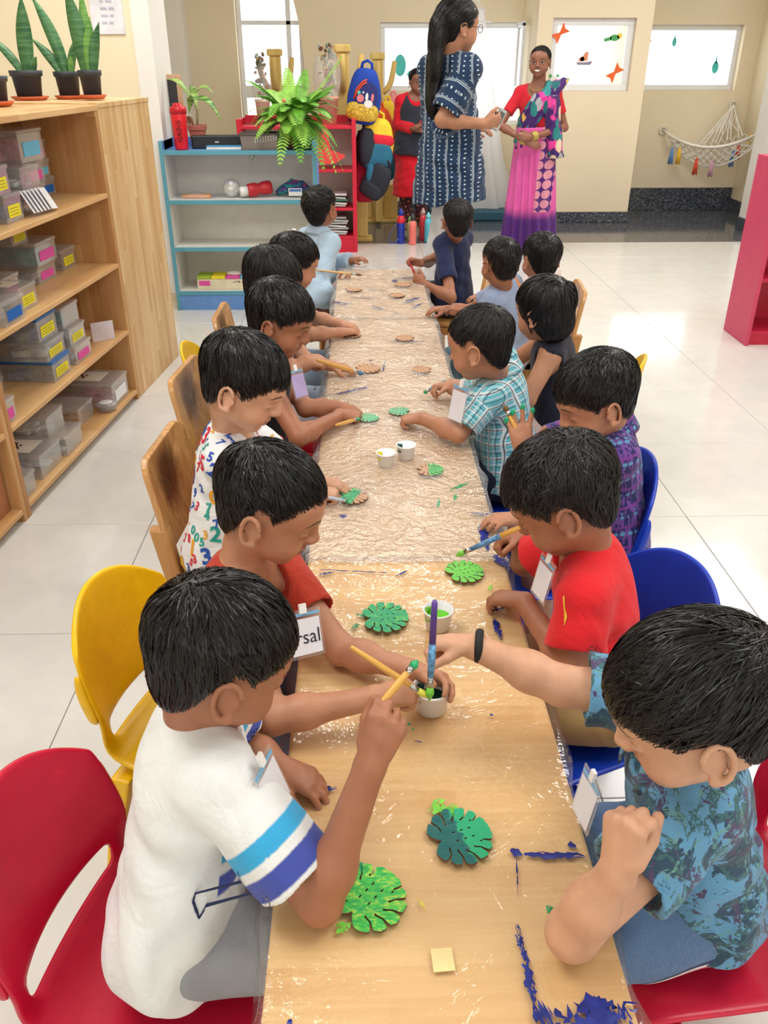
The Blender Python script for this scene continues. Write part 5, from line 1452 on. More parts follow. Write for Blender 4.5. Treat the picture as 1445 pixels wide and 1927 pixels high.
# ------------------------------------------------------------------ paint cups
CUP = M('white_cup_plastic', (244, 246, 246), .35, vary=.01)
def cup(px, py, r, label, pm, pm2=None, fill=.35, dirty=None):
    c = P(px, py, z=TZ + .022); b = (c[0], c[1], TZ + .006)
    e = tag(empty('paint_cup', b), label, 'cup', 'white paint cups')
    h = r * 1.45
    obj('cup_wall', MB().lathe([(r * .78, 0), (r * .80, .0), (r * .98, h - .003), (r * 1.06, h - .002), (r * 1.06, h), (r * .94, h), (r * .76, .003), (.0005, .003)], 28), CUP, e, smooth=True)
    z = h * fill; rr = r * (.77 + .18 * fill)
    obj('paint', MB().lathe([(rr, z), (rr * .7, z + .0015), (.0005, z)], 24, capb=False, capt=False), pm, e, smooth=True)
    if pm2:
        mb = MB()
        for k in range(5):
            a = 2.2 + k * .42; rr2 = r * .84
            mb.ell((math.cos(a) * rr2, math.sin(a) * rr2, h * (.62 + .10 * (k % 3))), (.003, .006, .009), 8, 6, rotz(a))
        obj('paint_drip', mb, pm2, e, smooth=True)['kind'] = 'stuff'
DKG = M('dark_green_paint', (12, 84, 70), .2, vary=.1, vs=50)
cup(812, 1318, .031, 'white cup of dark green paint that three brushes crowd around', DKG, DKG, .45)
cup(824, 1166, .028, 'white cup of lime green paint behind the upright purple brush', M('lime_cup_paint', (110, 215, 40), .2, vary=.1, vs=40), PLIME, .55)
cup(726, 864, .025, 'white cup with yellow paint, the left one of the pair', M('pale_cup_paint', (236, 232, 190), .3), PYEL, .3)
cup(764, 850, .026, 'white cup smeared dark green inside, the right one of the pair', M('grey_cup_paint', (210, 214, 212), .3), DKG, .3)
# ------------------------------------------------------------------ brushes
STEEL = M('ferrule_metal', (190, 190, 192), .25, metal=1, vary=.02)
def brush(tail, tip, label, hm, r=.0042, tipm=None, fer=.10, group=None, split=None):
    a, b = Vector(tail), Vector(tip); d = b - a
    e = tag(empty('paintbrush', a), label, 'brush', 'paintbrushes in the children\'s hands')
    o = tuple(a)
    f0 = 1 - fer - .14
    pts = [a + d * t for t in (0, .03, .3, .6, f0)]; rs = [r * .55, r * .75, r, r * 1.1, r * .85]
    if split:
        m = a + d * split
        obj('handle', MB().tube([a, a + d * .03, m], [r * .6, r * .85, r], 8), hm, e, True, org=o)
        obj('painted_grip', MB().tube([m, a + d * ((split + f0) / 2), a + d * f0], [r, r * 1.1, r * .9], 8), M('blue_spattered', (96, 150, 196), .5, vary=.35, vs=180), e, True, org=o)
    else: obj('handle', MB().tube(pts, rs, 8), hm, e, True, org=o)
    obj('ferrule', MB().tube([a + d * f0, a + d * (f0 + fer)], [r * .88, r], 8), STEEL, e, True, org=o)
    obj('bristles', MB().tube([a + d * (f0 + fer), a + d * (f0 + fer + .07), b], [r, r * 1.25, r * .3], 8), tipm or M('bristle', (120, 90, 60), .8), e, True, org=o)
VARN = M('varnished_handle', (224, 170, 80), .35, vary=.06); PURP = M('purple_handle', (92, 66, 150), .35, vary=.12, vs=50)
brush(P(702, 1342, d=.975), P(786, 1243, d=1.0), 'varnished brush with green tip raised by the child in white', VARN, .0046, PGREEN)
brush(P(660, 1217, d=1.18), P(806, 1312, d=1.215), 'varnished brush pointing down into the dark green cup, held by the child in rust red', VARN, .0046, PYEL)
brush(P(818, 1130, d=1.17), P(808, 1318, d=1.215), 'purple and blue spattered brush standing in the dark green cup', PURP, .0052, PLIME, split=.42)
brush(P(980, 992, d=1.44), P(858, 1046, d=1.50), 'spattered brush with lime tip held over the light green leaf', VARN, .005, PLIME, split=.3)
brush(P(992, 846, d=2.0), P(948, 762, d=1.99), 'brush pinned against the palm of the raised green-fingered hand', VARN, .006, M('brown_bristle', (110, 80, 40), .6))
brush(P(597, 678, d=2.60), P(684, 704, z=TZ + .012), 'thick varnished brush with blue tip over a bare leaf', VARN, .0068, M('blue_tip', (60, 120, 160), .5))
brush(P(632, 800, d=2.28), P(676, 788, z=TZ + .016), 'short varnished brush in the fist of the child in black', VARN, .0055, PGREEN)
brush(P(838, 716, z=TZ + .065), P(797, 740, z=TZ + .02), 'grey brush with green tip held by the child in plaid', M('grey_handle', (150, 160, 170), .4), .006, PGREEN)
brush(P(768, 488, d=4.06), P(785, 525, d=4.06), 'thin red brush held up by the child in navy', M('red_handle', (190, 40, 50), .4), .005)
brush(P(594, 508, d=4.08), P(682, 518, d=4.08), 'long thin wooden brush in the hand of the child in light blue', M('pale_handle', (214, 170, 110), .45), .005)
brush(P(618, 936, z=.545), P(655, 944, z=TZ + .014), 'blue white brush touching the half teal leaf', M('white_handle', (190, 206, 226), .4), .0042, PGREEN)
# ------------------------------------------------------------------ chairs
def plastic(name, rgb):
    g = G(name); c = lin(rgb)
    n = g.noise(g.obj(), 26, 5, .7)
    col = g.ramp(n, [(.35, tuple(v * .9 for v in c)), (.62, c), (.82, tuple(min(1, v * 1.25 + .015) for v in c))])
    g.bump(g.noise(g.obj(), 300, 2), .06, .002)
    return g.fin(col, .33, .45)
REDP = plastic('red_plastic', (206, 20, 58)); YELP = plastic('yellow_plastic', (246, 196, 10)); BLUP = plastic('blue_plastic', (16, 62, 190))
PROF = [(.185, .236), (.182, .262), (.165, .274), (.10, .276), (.0, .268), (-.09, .270), (-.135, .285), (-.160, .315), (-.172, .352), (-.182, .40), (-.192, .45), (-.202, .50), (-.211, .55), (-.217, .585), (-.219, .600)]
HWID = [.140, .148, .152, .154, .154, .152, .150, .150, .154, .158, .160, .158, .154, .149, .146]
def molded_chair(mat, x, y, rz, label, s=1.0, group='moulded plastic school chairs'):
    e = tag(empty('plastic_chair', (x, y, 0), rz, label), None, 'chair', group)
    n = 18; mb = MB(); vs = []
    m = len(PROF)
    def pos(i, u):
        py, pz = PROF[i]
        back = max(0, min(1, (i - 6) / 3)); top = max(0, (i - 8) / 6)
        return (u * HWID[i] * s, (py + back * .050 * u * u) * s, pz + (1 - back) * .012 * u * u - top * .075 * abs(u) ** 2.2)
    for i in range(m):
        for k in range(n + 1): vs.append(pos(i, -1 + 2 * k / n))
    fs = []
    for i in range(m - 1):
        for k in range(n):
            u = -1 + 2 * (k + .5) / n
            if i == 7 and abs(u) < .73: continue
            fs.append((i * (n + 1) + k, i * (n + 1) + k + 1, (i + 1) * (n + 1) + k + 1, (i + 1) * (n + 1) + k))
    mb.add(vs, fs)
    obj('seat_shell', mb, mat, e, True, solid=.011, sub=1)
    for sg in (-1, 1):
        mb = MB(); vs = []
        for i in range(9, 13):
            p = pos(i, sg); q = (p[0] + sg * .002, p[1] - (.024 if i < 12 else .012) * s, p[2] - .004); vs += [p, q]
        mb.add(vs, [(2 * i, 2 * i + 1, 2 * i + 3, 2 * i + 2) for i in range(3)])
        obj('side_flange', mb, mat, e, True, solid=.009, sub=1)
    for sx in (-1, 1):
        for sy in (-1, 1):
            mb = MB()
            T = (sx * .135 * s, (.135 if sy > 0 else -.115) * s, .262); Bt = (sx * .165 * s, (.165 if sy > 0 else -.165) * s, 0)
            ring = []
            for (c, w_) in ((T, .030), (((T[0] + Bt[0]) / 2, (T[1] + Bt[1]) / 2, .13), .025), (Bt, .020)):
                ring += [(c[0] - w_, c[1] - w_ * .7, c[2]), (c[0] + w_, c[1] - w_ * .7, c[2]), (c[0] + w_, c[1] + w_ * .7, c[2]), (c[0] - w_, c[1] + w_ * .7, c[2])]
            f = [(3, 2, 1, 0), (8, 9, 10, 11)]
            for i in range(2):
                for k in range(4): f.append((i * 4 + k, i * 4 + (k + 1) % 4, i * 4 + 4 + (k + 1) % 4, i * 4 + 4 + k))
            mb.add(ring, f); obj('leg', mb, mat, e, bev=.005)
    return e
CHW = wood_mat('chair_wood', (216, 164, 100), (178, 122, 68), .06, 'Z', .35, .4, .6)
def chair_back_mat():
    g = G('stained_chair_back'); v = g.obj(); x, y, z = g.xyz(v)
    gr = g.noise(g.scale(v, (90, 90, 6)), 1, 4, .6)
    col = g.ramp(gr, [(.3, lin((222, 170, 108))), (.75, lin((176, 118, 64)))])
    st = g.sstep(g.mth('ADD', g.vm('LENGTH', g.vm('SUBTRACT', g.scale(v, (1, .3, .9)), (.02, -.05, .46))), g.mth('MULTIPLY', g.mth('SUBTRACT', g.noise(v, 16, 3), .5), .06)), .11, .04)
    col = g.mix(g.mth('MULTIPLY', st, .85), col, lin((70, 36, 20)))
    return g.fin(col, .25, .5)
CHB = chair_back_mat()
def wood_chair(x, y, rz, label, s=1.0, bmat=None):
    e = tag(empty('wooden_chair', (x, y, 0), rz, label), None, 'chair', 'small wooden chairs')
    hw = .145 * s
    for sg in (-1, 1):
        mb = MB(); vs = []
        for z_, yy in ((0, -.150), (.27, -.152), (.43, -.178)): vs += [(sg * hw - .016, yy - .024, z_), (sg * hw + .016, yy - .024, z_), (sg * hw + .016, yy + .024, z_), (sg * hw - .016, yy + .024, z_)]
        f = [(3, 2, 1, 0), (8, 9, 10, 11)]
        for i in range(2):
            for k in range(4): f.append((i * 4 + k, i * 4 + (k + 1) % 4, i * 4 + 4 + (k + 1) % 4, i * 4 + 4 + k))
        mb.add(vs, f); obj('back_post', mb, CHW, e, bev=.006)
        obj('leg', MB().bb((sg * hw - .016, .11, 0), (sg * hw + .016, .15, .255)), CHW, e, bev=.005)
        obj('side_rail', MB().bb((sg * hw - .010, -.13, .21), (sg * hw + .010, .12, .25)), CHW, e, bev=.004)
    obj('seat', MB().bb((-.165 * s, -.165, .255), (.165 * s, .175, .275)), CHW, e, bev=.007)
    W_, z0, z1 = .160 * s, .36, .605
    out = []
    rr = .04
    for cx, cz, a0 in ((W_ - rr, z1 - rr, 0), (-W_ + rr, z1 - rr, 90), (-W_ + rr, z0 + rr, 180), (W_ - rr, z0 + rr, 270)):
        for k in range(5):
            a = math.radians(a0 + k * 22.5); out.append((cx + rr * math.cos(a), cz + rr * math.sin(a)))
    mb = MB(); vs = []; n = len(out)
    for th in (0, .018):
        for (px, pz) in out: vs.append((px, -.145 - th - (pz - .36) * .16 + .018 * (px / W_) ** 2 - .016, pz))
    cen = [(0, -.145 - th - (.48 - .36) * .16 - .016, .48) for th in (0, .018)]
    vs += cen
    f = [(i, (i + 1) % n, 2 * n) for i in range(n)] + [(n + (i + 1) % n, n + i, 2 * n + 1) for i in range(n)] + [((i + 1) % n, i, n + i, n + (i + 1) % n) for i in range(n)]
    mb.add(vs, f); obj('back_panel', mb, bmat or CHB, e, bev=.004)
    return e
R90 = PI / 2
molded_chair(REDP, -.295, .765, -R90 - .22, 'red plastic chair under the child in the white tee')
molded_chair(YELP, -.308, 1.25, -R90 - .32, 'large yellow plastic chair under the child in rust red', 1.0)
wood_chair(-.325, 1.93, -R90 - .08, 'wooden chair with dark stained back, holding the child in the numbers shirt')
wood_chair(-.375, 2.50, -R90 - .10, 'wooden chair with clean varnished back, behind the numbers shirt child')
molded_chair(YELP, -.42, 2.80, -R90, 'pale yellow chair just showing behind the heads at left', .95)
wood_chair(-.36, 3.20, -R90, 'wooden chair hidden behind the bowed heads on the left')
wood_chair(-.27, 4.40, -R90 + .5, 'wooden chair under the child in light blue')
molded_chair(REDP, .535, .815, R90 + .12, 'red plastic chair under the child in the tropical shirt')
molded_chair(BLUP, .44, 1.27, R90 + .42, 'blue plastic chair under the child in the red tee')
molded_chair(BLUP, .495, 1.83, R90 + .1, 'blue plastic chair under the child in purple')
molded_chair(BLUP, .49, 2.22, R90 - .25, 'blue plastic chair close behind the child in plaid', .95)
molded_chair(YELP, .74, 2.68, R90 - .35, 'yellow plastic chair under the child in the black dress', .95)
wood_chair(.64, 3.33, R90, 'wooden chair under the cropped-haired child in grey blue')
wood_chair(.75, 3.58, R90 - .1, 'wooden chair under the child in white and pink')
wood_chair(.50, 4.30, R90 - .4, 'wooden chair under the child in navy')
# ------------------------------------------------------------------ wooden shelving on the left
SHW = wood_mat('shelf_wood', (236, 198, 144), (206, 156, 100), .09, 'Y', .42, .5, .8)
SHV = wood_mat('shelf_side_wood', (228, 184, 128), (186, 132, 80), .055, 'Z', .45, .6, 1.1)
CABW = wood_mat('cabinet_wood', (240, 212, 164), (206, 162, 106), .034, 'Z', .42, .55, 1.0)
ARZ = -math.atan(.095)
BASE = A(-1.216, 2.64, 0)
LEV = [.05, .345, .652, .950]
def loc2w(x, y, z):
    c, s = math.cos(ARZ), math.sin(ARZ)
    return A(BASE[0] + x * c - y * s, BASE[1] + x * s + y * c, z)
DEP = .42
def shelf_unit(y0, y1, label, far_panel=True):
    e = tag(empty('wooden_shelf', loc2w(0, y0, 0), ARZ, label), None, 'shelf', 'wooden shelf units')
    L = y1 - y0
    obj('top_board', MB().bb((-DEP, 0, 1.272), (.006, L, 1.295)), SHW, e, bev=.003)
    for z in LEV: obj('shelf_board', MB().bb((-DEP + .012, .024, z - .02), (0, L - .024, z)), SHW, e, bev=.003)
    for yy in (0, L - .024): obj('side_panel', MB().bb((-DEP, yy, 0), (0, yy + .024, 1.272)), SHV, e, bev=.003)
    obj('back_panel', MB().bb((-DEP, .024, .03), (-DEP + .012, L - .024, 1.272)), SHV, e)
    return e
shelf_unit(0, 1.225, 'tall open wooden shelf full of clear labelled boxes, snake plants on top')
shelf_unit(-1.23, -.004, 'nearer wooden shelf at the left edge, holding a cardboard carton')
e = tag(empty('wooden_cabinet', loc2w(0, 1.23, 0), ARZ, 'tall closed cabinet of pale laminated wood at the far end of the shelf'), None, 'cabinet')
obj('side_panel', MB().bb((-.022, 0, 0), (0, .665, 1.28)), CABW, e, bev=.002)
mb = MB(); mb.bb((-DEP, 0, 0), (-.022, .022, 1.28)); mb.bb((-DEP, .643, 0), (-.022, .665, 1.28)); mb.bb((-DEP, .022, 0), (-DEP + .015, .643, 1.28))
obj('carcass', mb, SHV, e)
obj('top_board', MB().bb((-DEP, 0, 1.28), (.004, .667, 1.30)), CABW, e, bev=.002)
# clear boxes --------------------------------------------------------------
BOXM = clear_mat('clear_box_plastic', (1, 1, 1), .08, .10, .13)
LIDM = clear_mat('clear_lid_plastic', (1, 1, 1), .10, .10, .22)
BLID = M('blue_lid', (50, 110, 180), .35); PLID = M('pink_lid', (214, 130, 160), .35)
LAB = {k: M('label_' + k, v, .6, vary=.03) for k, v in dict(yellow=(240, 226, 40), pink=(226, 84, 170), blue=(50, 140, 214), sky=(110, 190, 226), deep=(10, 100, 190), lime=(160, 190, 50), white=(238, 238, 242)).items()}
INK = M('label_ink', (70, 70, 60), .7)
CONT = {k: M('content_' + k, v, .7, vary=.25, vs=40) for k, v in dict(rose=(206, 130, 146), grey=(206, 208, 214), wood=(190, 150, 112), teal=(60, 140, 140), navy=(110, 128, 170), white=(222, 222, 226), orange=(224, 150, 100), dark=(130, 112, 106), lilac=(180, 160, 196)).items()}
def clear_box(lv, xf, yc, dz, w, d, h, lab, cont, label, fill=.6, lid=None, yaw=0, card=False, cols=None):
    """xf = front face (local x), yc = centre along the shelf, w along the shelf, d depth, h height"""
    z0 = LEV[lv] + dz + .001
    p = loc2w(xf, yc, z0)
    e = tag(empty('storage_box', p, ARZ + yaw, label), None, 'box', 'clear storage boxes on the wooden shelf')
    t = .0025; mb = MB(); hb = h - .014
    a, b = -w / 2, w / 2
    mb.bb((-d, a, 0), (0, b, t)); mb.bb((-d, a, t), (-d + t, b, hb)); mb.bb((-t, a, t), (0, b, hb)); mb.bb((-d + t, a, t), (-t, a + t, hb)); mb.bb((-d + t, b - t, t), (-t, b, hb))
    obj('box_body', mb, BOXM, e)
    lm = BLID if lid == 'blue' else PLID if lid == 'pink' else LIDM
    obj('box_lid', MB().bb((-d - .005, a - .005, hb), (.005, b + .005, h)), lm, e, bev=.004)
    if cont:
        r = random.Random(int(yc * 1000 + lv * 77 + dz * 900)); mb = MB(); n = 7
        for i in range(n):
            cx = -d * r.uniform(.2, .8); cy = r.uniform(a * .62, b * .62); sz = (d * r.uniform(.18, .34), w * r.uniform(.2, .36), hb * fill * r.uniform(.4, .95))
            mb.box((cx, cy, t + sz[2] / 2 + .001), sz, rotz(r.uniform(-.15, .15)))
        obj('contents', mb, CONT[cont], e, bev=.003)
    if lab:
        lw, lh = w * .70, hb * .50
        lb = obj('paper_label', MB().bb((.0004, -lw / 2, hb * .2), (.0016, lw / 2, hb * .2 + lh)), LAB[lab], e)
        if lab in ('yellow', 'lime'):
            mb = MB(); r = random.Random(int(yc * 999))
            for row in range(3):
                yy = -lw * .42
                while yy < lw * .36:
                    ww = r.uniform(.004, .014); mb.bb((.0016, yy, hb * .2 + lh * (.2 + .25 * row)), (.0022, min(yy + ww, lw * .44), hb * .2 + lh * (.2 + .25 * row) + .0022)); yy += ww + .005
            obj('written_lines', mb, INK, lb)
    if card:
        mb = MB().bb((-d * .8, a * .66, h), (-d * .2, b * .66, h + .0012)); cd = obj('lid_card', mb, M('lid_card', (226, 218, 204), .6), e)
        mb = MB()
        for s_ in (-1, 1): mb.tube([(-d * .5 + s_ * .012, -.03 * s_, h + .0022), (-d * .5, 0, h + .003), (-d * .5 - s_ * .02, .028 * s_, h + .0022)], .0022, 6)
        mb.ell((-d * .45, .004, h + .002), (.006, .008, .0015), 8, 5)
        obj('ribbon_emblem', mb, M('dark_red_ribbon', (90, 26, 36), .5), cd)
    return e
B_ = clear_box
# top shelf (level 3)
B_(3, -.06, .47, 0, .125, .20, .095, 'yellow', 'navy', 'yellow-labelled box at the front bottom of the top shelf stack')
B_(3, -.055, .40, .096, .125, .20, .095, 'yellow', 'grey', 'yellow-labelled box stacked on another at the left of the top shelf', .4)
B_(3, -.10, .25, .10, .13, .22, .12, None, 'navy', 'unlabelled box cut off by the left frame on the top shelf'); B_(3, -.10, .25, 0, .14, .22, .099, 'sky', 'grey', 'box under the unlabelled one at the left frame, top shelf')
B_(3, -.10, .69, 0, .15, .22, .085, None, 'white', 'plain clear box low in the middle of the top shelf'); B_(3, -.09, .70, .086, .15, .22, .075, None, 'grey', 'plain clear box lying on another in the middle of the top shelf', .3)
B_(3, -.17, .90, 0, .15, .22, .070, None, 'dark', 'lowest box under the pink-labelled one, top shelf'); B_(3, -.165, .91, .071, .15, .22, .085, 'pink', 'white', 'pink-labelled box under the large rose box')
B_(3, -.13, .84, .162, .20, .24, .115, 'sky', 'rose', 'large rose-filled box with sky blue label, topmost of the top shelf', .85)
B_(3, -.22, 1.12, 0, .13, .18, .072, 'deep', 'dark', 'deep-blue-labelled box at the foot of the right stack, top shelf'); B_(3, -.22, 1.10, .073, .12, .18, .070, 'sky', 'wood', 'sky-labelled box in the middle of the right stack, top shelf'); B_(3, -.22, 1.09, .144, .12, .18, .075, 'pink', 'lilac', 'pink-labelled box at the head of the right stack, top shelf')
# level 2
B_(2, -.17, .855, 0, .165, .24, .075, 'pink', 'white', 'pink-labelled box beneath the green-filled one, second shelf', .5); B_(2, -.15, .84, .076, .185, .25, .090, 'pink', 'teal', 'pink-labelled box of green cutouts, second shelf', .8); B_(2, -.20, .74, .167, .13, .20, .075, 'yellow', 'dark', 'yellow-labelled box on top of the second shelf stack', .7)
B_(2, -.18, 1.10, 0, .14, .22, .085, 'yellow', 'wood', 'brown-filled box with yellow label alone at the right of the second shelf', .8)
B_(2, -.05, .42, 0, .135, .22, .085, 'yellow', 'white', 'carded box with yellow label at the front of the second shelf', .5, card=True); B_(2, -.015, .235, 0, .15, .24, .085, 'deep', 'white', 'box with broad blue label at the left front of the second shelf', .6)
B_(2, -.18, .56, 0, .13, .2, .085, 'pink', 'lilac', 'lilac box with pink label behind the carded box, second shelf'); B_(2, -.24, .42, 0, .13, .15, .095, 'sky', 'teal', 'sky-labelled box deep at the left of the second shelf', lid='pink'); B_(2, -.24, .40, .096, .12, .15, .075, 'lime', 'rose', 'lime-labelled box on the pink-lidded one, second shelf', lid='pink')
# level 1
B_(1, -.035, .545, 0, .155, .22, .085, 'yellow', 'navy', 'blue-lidded box at the bottom of the front stack, third shelf', .7, lid='blue'); B_(1, -.04, .535, .086, .165, .23, .075, 'yellow', 'white', 'clear box of white cards between two blue-lidded boxes', .6); B_(1, -.055, .53, .162, .165, .24, .095, 'yellow', 'navy', 'blue-lidded carded box topping the front stack, third shelf', .5, lid='blue', card=True)
B_(1, -.035, .765, 0, .16, .22, .075, 'pink', 'white', 'pink-labelled box at the foot of the right stack, third shelf'); B_(1, -.045, .76, .076, .15, .22, .075, 'yellow', 'grey', 'yellow-labelled box in the right stack, third shelf'); B_(1, -.06, .755, .152, .16, .24, .085, None, 'teal', 'unlabelled clear box topping the right stack, third shelf', .6)
for k, (yy, dz, lb, ct, ld) in enumerate(((.31, 0, 'yellow', 'grey', None), (.31, .062, 'yellow', 'lilac', None), (.30, .124, 'yellow', 'navy', 'blue'), (.29, .186, 'yellow', 'wood', None), (.17, 0, 'yellow', 'rose', None), (.165, .062, 'yellow', 'dark', None), (.16, .124, 'yellow', 'grey', 'blue'))):
    B_(1, -.19, yy, dz, .115, .16, .060, lb, ct, ('lowest', 'second', 'third', 'top', 'lowest', 'second', 'third')[k] + (' small yellow-labelled box in the short stack behind, third shelf' if k < 4 else ' small yellow-labelled box in the stack at the left frame, third shelf'), .6, lid=ld)
B_(1, -.02, .06, 0, .10, .2, .085, 'pink', 'white', 'pink-labelled box just inside the left post, third shelf')
# bottom level
B_(0, -.02, 1.05, 0, .19, .34, .115, 'white', 'rose', 'wide rose-tinted carded box at the right end of the bottom shelf', .35, card=True); B_(0, -.09, .80, 0, .155, .2, .080, None, 'wood', 'low clear box with red card on the bottom shelf', .6)
B_(0, -.02, .50, 0, .155, .22, .085, None, 'white', 'clear box under the green-banded one, bottom shelf', .2); B_(0, -.07, .47, .086, .15, .22, .090, None, 'white', 'clear box with lime band, on another, bottom shelf', .25); B_(0, -.03, .30, 0, .18, .25, .095, None, 'white', 'clear carded box at the front of the bottom shelf', .15, card=True); B_(0, -.18, .185, .0, .12, .14, .14, None, 'orange', 'box with teal and yellow pieces by the left post, bottom shelf'); B_(0, -.02, .085, 0, .10, .16, .085, None, None, 'small empty clear box at the left post, bottom shelf')
p = loc2w(-.07 - .22, .47 - .04, LEV[0] + .086 + .03)
r_ = loc2w(-.045, .925, LEV[0] + .001)
e = tag(empty('round_box', r_, 0, 'small round clear tub with white lid disc on the bottom shelf'), None, 'tub')
obj('tub_body', MB().lathe([(.040, 0), (.044, .028), (.042, .028), (.038, .003), (.0005, .003)], 24), BOXM, e, True); obj('tub_lid', MB().lathe([(.047, .028), (.047, .036), (.030, .039), (.0005, .039)], 24), LIDM, e, True); obj('lid_disc', MB().lathe([(.030, .040), (.0005, .041)], 20, capb=False, capt=False), LAB['white'], e)
r_ = loc2w(-.05, 1.02, LEV[0] + .12)
e = tag(empty('card_stack', loc2w(-.06, .66, LEV[3] + .002), ARZ), 'sloping white printed cards leaning at the front of the top shelf', 'cards')
for k in range(6):
    obj('card', MB().box((.0 + k * .004, k * .022 - .06, .045), (.0015, .10, .085), Matrix.Rotation(-.5, 3, 'Y') @ Matrix.Rotation(.25, 3, 'Z')), LAB['white'], e)
tag(obj('paper_slip', MB().bb((-.001, -.05, 0), (.001, .05, .085)), M('pale_lilac_paper', (222, 212, 220), .6), loc=loc2w(-.05, 1.03, LEV[1] + .001), rz=ARZ - .9), 'pale lilac paper slip standing on the third shelf', 'paper')
# carton on the nearer unit
e = tag(empty('cardboard_carton', loc2w(-.04, -.22, LEV[0] + .001), ARZ, 'brown cardboard carton with a blue and yellow sticker, at the left edge'), None, 'carton')
KR = M('kraft_board', (176, 116, 76), .8, vary=.06)
mb = MB(); mb.bb((-.28, -.18, 0), (0, .18, .004)); mb.bb((-.004, -.18, .004), (0, .18, .22)); mb.bb((-.28, -.18, .004), (-.276, .18, .22)); mb.bb((-.276, .176, .004), (-.004, .18, .22)); mb.bb((-.276, -.18, .004), (-.004, -.176, .22))
obj('carton_walls', mb, KR, e); obj('flap', MB().box((-.04, .03, .222), (.10, .28, .004), Matrix.Rotation(.25, 3, 'Y')), KR, e); obj('sticker', MB().bb((.0002, .06, .10), (.0014, .14, .125)), M('carton_sticker', (120, 170, 190), .6, vary=.3, vs=90), e)
# ------------------------------------------------------------------ plants
POTB = M('black_nursery_pot', (50, 56, 66), .5, vary=.05); SAUC = M('terracotta_saucer', (206, 104, 64), .6); SOIL = M('potting_soil', (70, 52, 40), .95, vary=.3, vs=80)
def blade_mat(name, a, b, edge=None):
    g = G(name); v = g.obj(); x, y, z = g.xyz(v)
    n = g.noise(g.scale(v, (6, 6, 60)), 1, 4, .6, .8)
    col = g.ramp(n, [(.35, lin(a)), (.62, lin(b))])
    return g.fin(col, .38, .45)
SNK = blade_mat('snake_plant_leaf', (44, 96, 60), (88, 138, 84)); SNK2 = blade_mat('snake_plant_pale', (90, 150, 70), (130, 180, 90)); DIEF = blade_mat('dieffenbachia_leaf', (64, 130, 50), (176, 200, 110)); FERN = M('fern_green', (110, 176, 54), .5, vary=.18, vs=30, Subsurface_Weight=0.0); FERN2 = M('fern_light_green', (152, 206, 84), .5, vary=.15, vs=30)
def ribbon_leaf(mb, base, pts_fn, wfn, n=12, fold=.25, side=None, th=.0015):
    """a leaf as a folded strip with thickness; pts_fn(t) -> centre, wfn(t) -> half-width"""
    c = [Vector(base) + Vector(pts_fn(i / n)) for i in range(n + 1)]
    vs = []
    for i, p in enumerate(c):
        t = (c[min(i + 1, n)] - c[max(i - 1, 0)]).normalized()
        s = Vector(side) if side is not None else Vector((0, 0, 1)).cross(t)
        s = (s - t * s.dot(t)).normalized(); nn = t.cross(s)
        w_ = wfn(i / n)
        for k in (-1, -.5, 0, .5, 1): vs.append(p + s * (w_ * k) + nn * (abs(k) * fold * w_) + nn * th)
        for k in (1, .5, 0, -.5, -1): vs.append(p + s * (w_ * k) + nn * (abs(k) * fold * w_) - nn * th)
    fs = []
    for i in range(n):
        for k in range(10): fs.append((i * 10 + k, i * 10 + (k + 1) % 10, (i + 1) * 10 + (k + 1) % 10, (i + 1) * 10 + k))
    mb.add(vs, fs)
def snake(px, py, zt, r, hgt, leaves, label, slabel, yl=None):
    b = P(px, py, z=zt)
    tag(obj('plant_saucer', MB().lathe([(r * .95, 0), (r * 1.22, .014), (r * 1.22, .018), (r * 1.15, .018), (r * .95, .004), (.0005, .004)], 28), SAUC, smooth=True, loc=(b[0], b[1], zt + .001)), slabel, 'saucer')
    z0 = zt + .006
    e = tag(empty('snake_plant', (b[0], b[1], z0), 0, label), None, 'plant', 'snake plants on the wooden shelf')
    obj('pot', MB().lathe([(r * .78, 0), (r * .94, hgt * .80), (r * 1.04, hgt * .80), (r * 1.08, hgt), (r * 1.0, hgt), (r * .92, hgt * .86), (.0005, hgt * .86)], 28), POTB, e, True)
    obj('soil', MB().lathe([(r * .92, hgt * .87), (.0005, hgt * .89)], 16, capb=False, capt=False), SOIL, e)
    for (ox, oy, L, lean, az, wd, mt, tw) in leaves:
        mb = MB(); ca, sa = math.cos(az), math.sin(az)
        f = lambda t: (ca * lean * L * t * (.4 + .6 * t), sa * lean * L * t * (.4 + .6 * t), L * t)
        ribbon_leaf(mb, (ox * r, oy * r, hgt * .86), f, lambda t: wd * (.62 + .75 * math.sin(PI * min(1, t * .85 + .1))) * (1 - t ** 5) * (1 if t < .99 else .05), 14, .30, (math.cos(tw), math.sin(tw), .15))
        obj('leaf', mb, mt, e, True)
snake(58, 190, 1.297, .066, .115, [(.15, 0, .30, .10, 0, .025, SNK, .1), (-.3, .2, .16, .9, 2.9, .014, SNK, .4), (.5, -.1, .07, .4, .2, .014, SNK, .8)], 'snake plant with one broad wavy leaf and one short leaning leaf', 'terracotta saucer under the broad-leaved snake plant')
snake(133, 188, 1.297, .055, .110, [(0, 0, .32, .42, 2.7, .020, SNK, .2), (-.4, 0, .15, .85, 2.9, .016, SNK, .3), (.4, .1, .16, .35, .4, .016, SNK, .9), (.5, -.2, .08, .1, 0, .010, SNK2, .6)], 'snake plant with tall leaf arching left', 'terracotta saucer under the left-arching snake plant')
snake(176, 187, 1.303, .048, .110, [(-.3, 0, .34, .14, 2.7, .026, SNK, .0), (.1, .3, .33, .06, 1.6, .018, SNK2, .2), (.2, -.1, .22, .12, .2, .020, SNK2, .3), (.5, -.2, .20, .26, .1, .017, SNK, .6)], 'fullest snake plant with upright leaves at the shelf end', 'terracotta saucer under the fullest snake plant')
